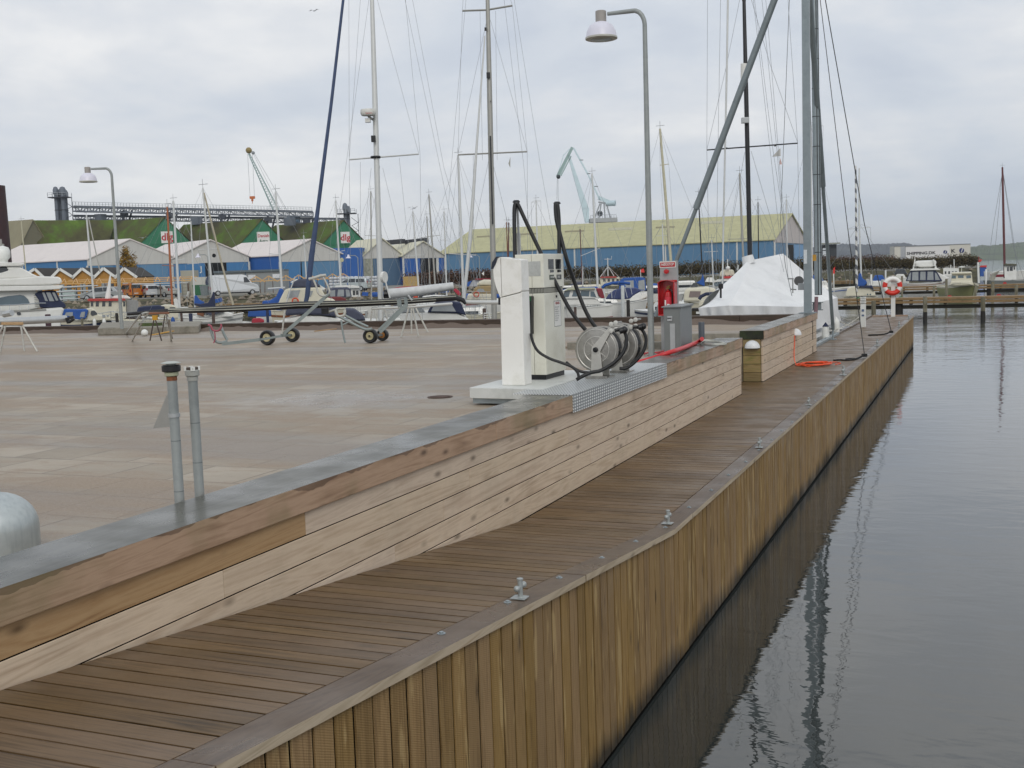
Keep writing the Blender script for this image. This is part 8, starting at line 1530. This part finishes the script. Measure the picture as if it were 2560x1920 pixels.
mb = MB(); mb.tube([P(1802, 745, 31.5), P(1802, 722, 31.5)], .03, 6); mb.lathe([(.06, 0), (.07, .03), (.07, .12), (.05, .15)], P(1802, 722, 31.5), 12); mb.build('furling_drum', BLACKP, b)
for x, y, D_ in ((2064, 817, 33), (2090, 800, 35.5)): fender(b, P(x, y, D_), .62)
mb = MB(); mb.lathe([(.001, .13), (.08, .02), (.10, 0)], P(2064, 816, 33), 12); mb.build('fender_cap', CNAVY, b)
mb = MB(); mb.tube(sag(P(2092, 795, 37), P(2131, 815, 37.5), .06), .012, 5); mb.tube(sag(P(2060, 828, 33), P(2150, 790, 40), .12), .012, 5); mb.tube(sag(P(2094, 790, 40), P(2188, 787, 47), .2), .012, 5)
tag(mb.build('mooring_line', mat('pale_rope', '#c9c6ba', .8)), 'white mooring lines from the tented yacht to the jetty', 'rope')
# ---- 17 right-hand boats
b = boat('sailing_boat', 'cream sailing boat with blue draped sail and striped forestay behind the bollard light', 2153, 92); hull(b, PZ(2155, 92, 0).xy, YAW, 2.6, 2.2, P(2112, 742, 92).z, P(2192, 742, 92).z, GELC, None, GELC); pex(b, 'cabin', GELC, [(2113, 741), (2118, 722), (2128, 718), (2168, 716), (2184, 722), (2190, 740)], 91, 1.9, bev=.06); pex(b, 'sail_cover', CBLUE, [(2144, 716), (2146, 685), (2152, 682), (2156, 696), (2166, 702), (2168, 708), (2160, 716)], 91.4, .6, bev=.08); pex(b, 'hood', CNAVY, [(2146, 719), (2150, 715), (2180, 714), (2186, 728), (2178, 720)], 90.8, 1.6, bev=.03)
for x in (2169, 2176): pex(b, 'porthole', WINB, [(x+2*math.cos(i*.785), 736+2*math.sin(i*.785)) for i in range(8)], 90.97, .03)
mast(b, 2148, 560, 2153, 690, 92, 6, SPAR, [(2120, 573, 2176, 568)], True, 1.6, head=False); STRP, t, bs = newmat('striped_furler'); tc = N(t, 'ShaderNodeTexCoord'); wv = N(t, 'ShaderNodeTexWave', Scale=.75); wv.bands_direction = 'DIAGONAL'; L(t, tc.outputs['Object'], wv.inputs['Vector']); L(t, ramp_(t, wv.outputs[0], [(.4, C('#5c5f66')), (.5, C('#cfcfcb'))]), bs.inputs['Base Color'])
mb = MB(); mb.tube([P(2139, 415, 91), P(2142, 730, 91)], [.07, .10], 8); mb.build('striped_forestay', STRP, b, smooth=50); mb = MB(); mb.tube([P(2148, 420, 92), P(2148, 560, 92)], [.05, .08], 8); mb.build('mast_top', SPAR, b)
for i, (x0, x1, yt, yb, D, cm, lab) in enumerate(((2168, 2222, 688, 712, 116, CBLUE, 'small white boat with rounded blue canvas left of the lifebuoy'), (2008, 2072, 688, 712, 112, CBLUE, 'small boat with blue and white canopy behind the crane legs'), (2232, 2266, 672, 694, 132, GLASSD, 'boat with dark wheelhouse glass behind the lifebuoy'))):
    b = boat('motor_boat', lab, (x0+x1)/2, D); hull(b, PZ((x0+x1)/2, D, 0).xy, YAW+180, (x1-x0)*D/2800*1.1, 2.2, 1.5, 1.7, GEL, None, GEL); xm = (x0+x1)/2; pex(b, 'canopy', cm, [(xm-14, (yt+yb)/2+3), (xm-8, yt), (xm+12, yt), (xm+20, (yt+yb)/2+3)], D-1, 1.8, bev=.1); pex(b, 'cabin', GEL, [(x0+2, yb+4), (x0+10, (yt+yb)/2+2), (x1-6, (yt+yb)/2+2), (x1, yb+4)], D-1.1, 2.0, bev=.1)
b = boat('motor_yacht', 'white flybridge cruiser with navy framed windows and a dinghy on the roof', 2312, 120); hull(b, PZ(2312, 120, 0).xy, YAW, 4.6, 3.0, P(2262, 708, 120).z, P(2362, 700, 120).z, GEL, (.82, .88, TEAK), GEL); pex(b, 'saloon_canvas', CNAVY, [(2264, 703), (2272, 683), (2278, 676), (2338, 675), (2344, 682), (2356, 702), (2340, 704)], 118.6, 2.6, bev=.04)
for q_ in ([(2268, 701), (2273, 685), (2278, 680), (2276, 701)], [(2280, 701), (2281, 680), (2296, 679), (2296, 701)], [(2300, 700), (2301, 679), (2314, 679), (2314, 700)], [(2318, 700), (2319, 679), (2333, 679), (2334, 700)], [(2338, 700), (2337, 681), (2341, 683), (2350, 700)]): win(b, PVC, q_, 118.6)
pex(b, 'coachroof', GEL, [(2274, 677), (2280, 672), (2345, 671), (2352, 675)], 118.4, 3.0, bev=.05); pex(b, 'bow', GEL, [(2342, 680), (2358, 688), (2374, 695), (2350, 712), (2350, 702)], 119, 2.2, bev=.1); pex(b, 'gantry', GEL, [(2282, 672), (2286, 648), (2289, 648), (2285, 672)], 118.8, 2.4); pex(b, 'gantry', GEL, [(2338, 672), (2332, 648), (2335, 648), (2343, 672)], 118.8, 2.4); pex(b, 'dinghy', GEL, [(2285, 661), (2288, 652), (2340, 650), (2342, 660), (2330, 669), (2300, 669)], 119, 1.5, bev=.2); MB().tube([P(2282, 665, 118.7), P(2340, 664, 118.7)], .05, 6).build('gantry_bar', GEL, b)
b = boat('fishing_boat', 'white wheelhouse boat between the flybridge cruiser and the bow-on boat', 2378, 134); hull(b, PZ(2380, 134, 0).xy, YAW, 3.8, 2.4, 1.6, 1.8, GEL, None, GEL); pex(b, 'wheelhouse', GEL, [(2358, 696), (2358, 671), (2366, 670), (2397, 671), (2398, 696)], 133, 2.2); [win(b, GLASSD, [(x, 685), (x, 678), (x+4, 678), (x+4, 685)][::-1], 133) for x in (2362, 2371, 2380, 2388)]; mb = MB(); mb.tube([P(2386, 690, 133), P(2385, 648, 133)], .05, 5); mb.tube([P(2377, 671, 133), P(2377, 662, 133)], .05, 5); mb.build('aerial', WHITE, b)
# bow-on cream boat
D = 93; b = boat('motor_boat', 'cream and olive cabin boat lying bow-on behind the near pier', 2402, D); c = PZ(2403, D+2.2, 0); HO = mat('olive_hull', '#8f8f62', .4, var=.06, scale=1); hull(b, c.xy, YAW-90, 5.6, 2.3, P(2403, 716, D).z, P(2403, 711, D-3).z, HO, (.88, 1.0, GELC), GELC, transom=.9)
mb = MB(); a_ = P(2372, 713, D-.5); mb.tube([P(2371, 714, D), P(2385, 709, D-1.2), P(2403, 708, D-1.6), P(2420, 709, D-1.2), P(2437, 713, D)], .07, 6); mb.build('bow_fender_strip', GELC, b, smooth=60)
pex(b, 'cabin', GELC, [(2376, 712), (2379, 690), (2380, 684), (2429, 683), (2430, 690), (2432, 711)], D+.3, 2.6, bev=.05); pex(b, 'foredeck', GELC, [(2374, 715), (2377, 703), (2403, 701), (2431, 702), (2434, 714)], D-.6, 1.0, bev=.1); [win(b, WINB, q_[::-1], D+.3) for q_ in ([(2379, 696), (2380, 689), (2390, 689), (2390, 696)], [(2395, 695), (2395, 688), (2409, 688), (2409, 695)], [(2416, 696), (2416, 689), (2427, 688), (2428, 695)])]; pex(b, 'roof', GELC, [(2377, 685), (2380, 681), (2428, 680), (2431, 684)], D, 3.0, bev=.04); MB().lathe([(.02, 0), (.02, .4), (.26, .42), (.26, .48), (.001, .52)], P(2404, 681, D+1), 12).build('radar', WHITE, b)
# grey fishing boat on the right with the dark red mast
D = 118; b = boat('fishing_boat', 'grey hulled fishing boat with white wheelhouse and tall dark red mast at the right edge', 2530, D); GH = mat('hull_grey', '#6d716e', .5, var=.15, scale=.8); hull(b, PZ(2535, D, 0).xy, YAW, 5.6, 2.6, P(2480, 701, D).z, P(2590, 699, D).z+.1, GH, (.10, .22, mat('hull_black', '#15161a', .5)), mat('deck_grey2', '#8a8c88', .6))
pex(b, 'wheelhouse', GEL, [(2512, 699), (2510, 664), (2514, 662), (2540, 663), (2541, 699)], D-1, 2.2); pex(b, 'wheelhouse_roof', mat('roof_olive', '#4b4a38', .6), [(2508, 663), (2512, 659), (2541, 660), (2542, 664)], D-1.3, 2.8); [win(b, GLASSD, q_[::-1], D-1) for q_ in ([(2518, 678), (2518, 668), (2522, 667), (2522, 678)], [(2524, 677), (2525, 666), (2532, 666), (2532, 677)], [(2534, 674), (2535, 665), (2537, 665), (2538, 674)])]
mast(b, 2506, 418, 2512, 695, D, 7.5, mat('dark_red_spar', '#5d2a2c', .5), (), False, 1.8); mb = MB()
for pts in ([(2506, 425), (2490, 600), (2478, 700)], [(2506, 430), (2484, 560), (2470, 660)], [(2507, 425), (2528, 560), (2546, 690)], [(2507, 430), (2534, 620), (2560, 700)]): mb.tube([P(x, y, D) for x, y in pts], .02, 4, caps=False)
mb.build('rigging', STAY, b); mb = MB(); mb.tube([P(2480, 682, D), P(2504, 674, D)], .06, 6); mb.build('boom', SPAR, b); pex(b, 'folded_sail', mat('sail_offwhite', '#a6a397', .8), [(2474, 702), (2473, 693), (2480, 684), (2500, 676), (2490, 690), (2485, 703)], D+.5, .8, bev=.06)
b = boat('motor_boat', 'white sloop hull with a red stripe under the fishing boat boom', 2500, 128); hull(b, PZ(2500, 128, 0).xy, YAW, 3.0, 2.2, 1.9, 2.1, GEL, (.7, .85, CRED), GEL)
b = boat('motor_boat', 'small white boat at the right picture edge behind the wheelhouse', 2556, 130); hull(b, PZ(2560, 130, 0).xy, YAW, 3.0, 2.2, 1.9, 2.1, GEL, None, GEL); pex(b, 'cabin', GEL, [(2545, 690), (2548, 682), (2570, 681), (2572, 690)], 129, 1.6, bev=.1)
wh = thing('blue_tank', 'blue container with a red topped frame beside the white flag post', 'container', wpix(2460, 182)); pex(wh, 'tank', CBLUE, [(2450, 691), (2450, 668), (2466, 668), (2466, 691)][::-1], 181, 1.2); pex(wh, 'red_top', RED, [(2449, 668), (2451, 664), (2467, 663), (2467, 668)], 180.9, 1.3)
fp = thing('flag_post', 'white post with a small red flag on the middle pier', 'flag post', PZ(2446, 112, 1)); MB().tube([PZ(2447, 112, 1), P(2445, 656, 112)], .1, 8).build('post', WHITE, fp); MB().tube([P(2446, 660, 112), P(2447, 641, 112)], .04, 5).build('staff', mat('staff_red', '#8d2a2a', .6), fp); pex(fp, 'flag', mat('flag_red', '#d23a34', .7), [(2448, 655), (2449, 649), (2456, 649), (2452, 654)], 112, .03)
# red flag by the crane rear leg
fp = thing('marker_flag', 'red flag on a short pole behind the rear crane leg', 'flag', PZ(2086, 96, 1)); MB().tube([PZ(2085, 96, 1), P(2084, 684, 96)], .05, 6).build('pole', WHITE, fp); pex(fp, 'flag', mat('flag_red', '#d23a34', .7), [(2082, 688), (2083, 671), (2088, 666), (2087, 684)], 96, .04)
# ================================================================== masts and trestles lying on the quay
def leg4(root, xs, top, feet, r=.018, m=ALU, nm='leg'):
    for (xt, yt), (xf, yf) in zip(top, feet):
        f = G(xf, yf, GND); D_ = -(ROT.transposed() @ (f-EYE)).z; MB().tube([P(xt, yt, D_), f], r, 6).build(nm, m, root, smooth=50)
LG = mat('worn_white_tube', '#b3b3ac', .45, .2, var=.1, scale=20, dirt=(C('#6a4a36'), .5), dscale=7)
t_ = thing('trestle', 'white tubular trestle at the left edge carrying a silver mast', 'trestle', G(30, 872, GND)); leg4(t_, 0, [(10, 812), (14, 812), (52, 812), (55, 812)], [(-30, 880), (0, 886), (61, 878), (93, 879)], .022, LG); MB().tube([P(8, 812, 20.6), P(56, 812, 20.6)], .02, 6).build('cross_tube', LG, t_); pex(t_, 'timber_pad', CLADO, [(2, 812), (3, 806), (58, 806), (59, 812)][::-1][::-1], 20.4, .3)
mb = MB(); mb.tube([P(-60, 805, 20.4), P(60, 802, 20.8), P(165, 797, 21.4)], .068, 12); ml = thing('unstepped_mast', 'silver mast lying on the trestle at the left edge', 'mast', P(60, 806, 20.8)); mb.build('spar', ALU, ml, smooth=50); mb = MB(); mb.bar(P(165, 798, 21.3), P(185, 792, 21.3), .05); mb.bar(P(168, 798, 21.3), P(172, 808, 21.3), .05); mb.tube([P(172, 806, 21.2), P(186, 797, 21.2)], .03, 6); mb.build('mast_head', BLACKP, ml); mb = MB(); mb.bar(P(-10, 784, 21.5), P(20, 783, 21.5), .1); mb.tube([P(10, 786, 21.5), P(30, 782, 21.4)], .06, 8); mb.build('winch_fittings', ALU, ml)
t_ = thing('trestle', 'bent white tube trestle with a timber top, left end of the black mast', 'trestle', G(385, 845, GND)); 
for pts, ft in (([(372, 782), (360, 783), (345, 795)], (315, 834)), ([(370, 785), (362, 795), (350, 815)], (331, 852)), ([(413, 782), (418, 790), (416, 806)], (414, 808)), ([(418, 790), (424, 808)], (428, 852))):
    f = G(*ft, GND); D_ = -(ROT.transposed() @ (f-EYE)).z; D_ = min(max(D_, 20), 26); MB().tube(spline([P(*p, 22.3) for p in pts]+[f if ft != (414, 808) else P(*ft, 22.3)]), .022, 6).build('leg', LG, t_, smooth=50)
pex(t_, 'timber_top', TEAK, [(371, 786), (373, 781), (423, 780), (424, 785)], 22.0, .25)
t_ = thing('trestle', 'small dark folding trestle with yellow clamp under the timber top', 'trestle', G(388, 848, GND)); leg4(t_, 0, [(385, 797), (388, 797), (412, 788), (418, 800)], [(375, 852), (404, 852), (405, 836), (431, 847)], .018, mat('dark_tube', '#3e3129', .6)); MB().cbox(P(388, 800, 21.8), .09, .07, .09, 22).build('yellow_clamp', mat('clamp_yellow', '#c08f22', .5), t_)
# black mast with sail bag, from the left trestle to the fuel station
bm = thing('unstepped_mast', 'long black mast lying across the trolleys and trestles in the middle of the quay', 'mast', P(740, 780, 24)); pts = [(318, 785, 22.4), (420, 777, 22.5), (500, 775, 22.7), (620, 770, 22.8), (745, 763, 23.0), (880, 759, 23.4), (1000, 754, 23.8), (1090, 748, 24.2), (1140, 745, 24.4), (1158, 751, 24.4), (1164, 760, 24.4)]
mb = MB(); mb.tube([P(*p) for p in pts], [.03, .045, .06, .068, .075, .07, .065, .06, .06, .05, .03], 12); mb.build('spar', mat('matt_black_cloth', '#15151a', .55, var=.2, scale=6, bump=.2), bm, smooth=60)
mb = MB(); mb.tube([P(x, y-4, D_-.08) for x, y, D_ in pts[1:9]], .012, 5); mb.tube([P(x, y+1.5, D_-.1) for x, y, D_ in pts[1:8]], .008, 5); mb.tube(sag(P(420, 774, 22.3), P(700, 768, 22.8), .03), .009, 5); mb.build('halyards', mat('pale_cord', '#9a9a90', .7), bm)
MB().tube([P(1030, 751, 23.8), P(1020, 738, 23.8)], .02, 5).build('winch', ALU, bm)
mb = MB(); mb.tube([P(930, 771, 23.6), P(1030, 767, 23.8), P(1130, 759, 24.2)], .03, 8); tag(mb.build('spar', SPAR, smooth=50), 'thin white spar slung under the right end of the black mast', 'spar'); mb = MB(); mb.tube([P(1160, 756, 24.6), P(1256, 756, 24.0)], .045, 10); tag(mb.build('spar', SPAR, smooth=50), 'white spar reaching from the black mast to the fuel pillar', 'spar')
WHL = mat('wheel_cream', '#b3aa86', .5, var=.08); WHO = mat('wheel_orange', '#9c6a35', .6, var=.2, scale=10)
def wheel(root, x, yb, r_px, hubm, D_=None, rz=90+YAW-12):
    f = G(x, yb, GND); Dd = -(ROT.transposed() @ (f-EYE)).z; r = r_px*Dd/2800; c = f+Vector((0, 0, r)); a = R_(rz)
    M_ = Matrix.Translation(c) @ Matrix.Rotation(a, 4, 'Z'); mb = MB(); k = len(mb.v)
    prof = [(r*.52, -.045), (r*.62, -.075), (r*.85, -.085), (r*.97, -.06), (r, -.02), (r, .02), (r*.97, .06), (r*.85, .085), (r*.62, .075), (r*.52, .045)]; mb.lathe(prof, (0, 0, 0), 28, 'X'); mb.v = [M_ @ v for v in mb.v]; ty = mb.build('tyre', RUBBER, root, smooth=40)
    mb = MB(); mb.lathe([(r*.1, -.07), (r*.3, -.05), (r*.45, -.06), (r*.53, -.06), (r*.53, .06), (r*.45, .06), (r*.3, .05), (r*.1, .07)], (0, 0, 0), 24, 'X'); mb.v = [M_ @ v for v in mb.v]; mb.build('rim', hubm, ty, smooth=30)
    mb = MB(); mb.lathe([(.022, -.09), (.022, .09)], (0, 0, 0), 10, 'X'); mb.v = [M_ @ v for v in mb.v]; mb.build('hub', mat('hub_dark', '#4a4740', .5, .5), ty); return c
TG = mat('trolley_galvanised', '#87908f', .5, .35, var=.1, scale=10, dirt=(C('#6a7372'), .5), dscale=5)
tr = thing('mast_trolley', 'galvanised mast trolley with cream wheels, left one', 'trolley', G(700, 860, GND)); w1 = wheel(tr, 670, 863, 19, WHL); w2 = wheel(tr, 732, 855, 18, WHL)
MB().bar(w1, w2, .05).build('axle', TG, tr); e = P(705, 840, 21.9)
def stroke(root, nm, pts, D_, r, m=TG, flat=None):
    q_ = [P(x, y, D_) for x, y in pts]
    if flat: mb = MB(); [mb.bar(a, c, flat[0], flat[1]) for a, c in zip(q_[:-1], q_[1:])]; return mb.build(nm, m, root)
    return MB().tube(spline(q_), r, 8).build(nm, m, root, smooth=50)
stroke(tr, 'draw_bar', [(703, 840), (812, 744)], 21.9, 0, TG, (.065, .065)); stroke(tr, 'frame_beam', [(556, 860), (650, 849)], 21.7, 0, TG, (.07, .06)); stroke(tr, 'frame_beam', [(650, 849), (703, 840)], 21.8, 0, TG, (.04, .04)); stroke(tr, 'support_tube', [(525, 816), (532, 840), (540, 853), (552, 857), (568, 853)], 21.7, .028); stroke(tr, 'support_tube', [(552, 815), (560, 835), (568, 850)], 21.9, .026); stroke(tr, 'support_prop', [(705, 835), (712, 775)], 21.8, .018, LG)
stroke(tr, 'fork', [(783, 697), (790, 715), (796, 733), (806, 740), (820, 736), (824, 728), (818, 712), (808, 693)], 21.9, .02, LG); stroke(tr, 'fork_head', [(772, 698), (785, 695), (800, 690), (815, 688)], 21.9, .03, LG); stroke(tr, 'stay', [(812, 744), (824, 735)], 21.9, .03)
mb = MB(); mb.tube(spline([P(x, y, 21.6) for x, y in ((520, 812), (527, 815), (532, 825), (545, 827), (553, 818), (552, 810))]), .02, 6); mb.tube(spline([P(x, y, 21.6) for x, y in ((536, 826), (538, 845), (534, 858))]), .012, 6); tag(mb.build('pink_rope', mat('pink_rope', '#9d5360', .8), smooth=60), 'faded pink rope looped over the trolley support', 'rope')
tr = thing('mast_trolley', 'galvanised mast trolley with cream and orange wheels, right one nearer the fuel station', 'trolley', G(940, 856, GND)); w1 = wheel(tr, 927, 858, 18.5, WHL); w2 = wheel(tr, 957, 852, 15, WHO); MB().bar(w1, w2, .05).build('axle', TG, tr)
stroke(tr, 'frame_tube', [(846, 790), (880, 808), (912, 823), (930, 822)], 22.2, .028); stroke(tr, 'frame_tube', [(862, 788), (890, 803), (920, 817)], 22.5, .026); stroke(tr, 'draw_bar', [(946, 826), (1012, 762)], 22.4, 0, TG, (.06, .05)); stroke(tr, 'draw_bar', [(950, 832), (1018, 764)], 22.1, 0, TG, (.06, .05)); stroke(tr, 'upright', [(1000, 768), (997, 748)], 22.4, 0, TG, (.07, .05)); stroke(tr, 'upright', [(1016, 766), (1014, 744)], 22.4, 0, TG, (.05, .05)); stroke(tr, 'rear_prop', [(853, 800), (857, 830), (863, 857)], 22.0, .02); stroke(tr, 'brace', [(857, 812), (870, 806)], 22.0, .016); stroke(tr, 'mast_cradle', [(838, 775), (845, 790), (860, 788), (862, 774)], 22.2, .03, LG); MB().cbox(P(814, 785, 22.3), .14, .14, .12, 22).build('black_winch', BLACKP, tr); stroke(tr, 'winch_arm', [(820, 780), (850, 771)], 22.3, .022, LG)
t_ = thing('trestle', 'white tubular trestle behind the right trolley wheels', 'trestle', G(935, 820, GND)); leg4(t_, 0, [(930, 772), (936, 772), (958, 772), (962, 774)], [(925, 818), (946, 817), (955, 812), (973, 815)], .022, LG); MB().tube([P(928, 771, 24.8), P(965, 770, 24.8)], .022, 6).build('cross_tube', LG, t_)
t_ = thing('trestle', 'white tubular trestle right of the trolleys under the mast end', 'trestle', G(1035, 835, GND)); leg4(t_, 0, [(1023, 764), (1028, 763), (1031, 765), (1036, 763)], [(1003, 843), (1029, 834), (1046, 841), (1070, 831)], .022, LG); MB().tube([P(1020, 764, 23.3), P(1040, 762, 23.3)], .022, 6).build('cross_tube', LG, t_)
mb = MB(); mb.bar(P(787, 828, 24.5), P(840, 822, 25.2), .05, .02); tag(mb.build('orange_batten', CLADO), 'orange timber batten lying on the sand', 'batten'); tag(MB().ball(G(362, 840, GND)+Vector((0, 0, .09)), .10).build('white_buoy', WHITE, smooth=60), 'small white buoy on the paving under the trestle', 'buoy'); 
mb = MB(); mb.cbox(G(378, 832, GND), .62, .3, .30, 10); tag(mb.build('mossy_block', mat('mossy_block', '#4b5630', .9, var=.3, scale=10)), 'mossy green timber block on the concrete block', 'block')
mb = MB(); mb.bar(G(380, 842, GND)+Vector((0, 0, .05)), G(432, 836, GND)+Vector((0, 0, .10)), .12, .02); tag(mb.build('yellow_strap', mat('strap_yellow', '#b98a2a', .6)), 'yellow ratchet strap lying under the trestles', 'strap')
# ================================================================== damp air over the fjord
m = bpy.data.materials.new('damp_air'); m.use_nodes = True; t = m.node_tree; t.nodes.clear()
pv = N(t, 'ShaderNodeVolumePrincipled', Density=0.00016, Anisotropy=0.2); pv.inputs['Color'].default_value = (.80, .86, .93, 1)
ou = N(t, 'ShaderNodeOutputMaterial'); L(t, pv.outputs[0], ou.inputs['Volume'])
a = MB().box(-2900, 5900, -55, 8900, -5, 140).build('haze', m, base=(0, 0, 0)); tag(a, 'thin damp haze over the harbour and fjord', kind='stuff')
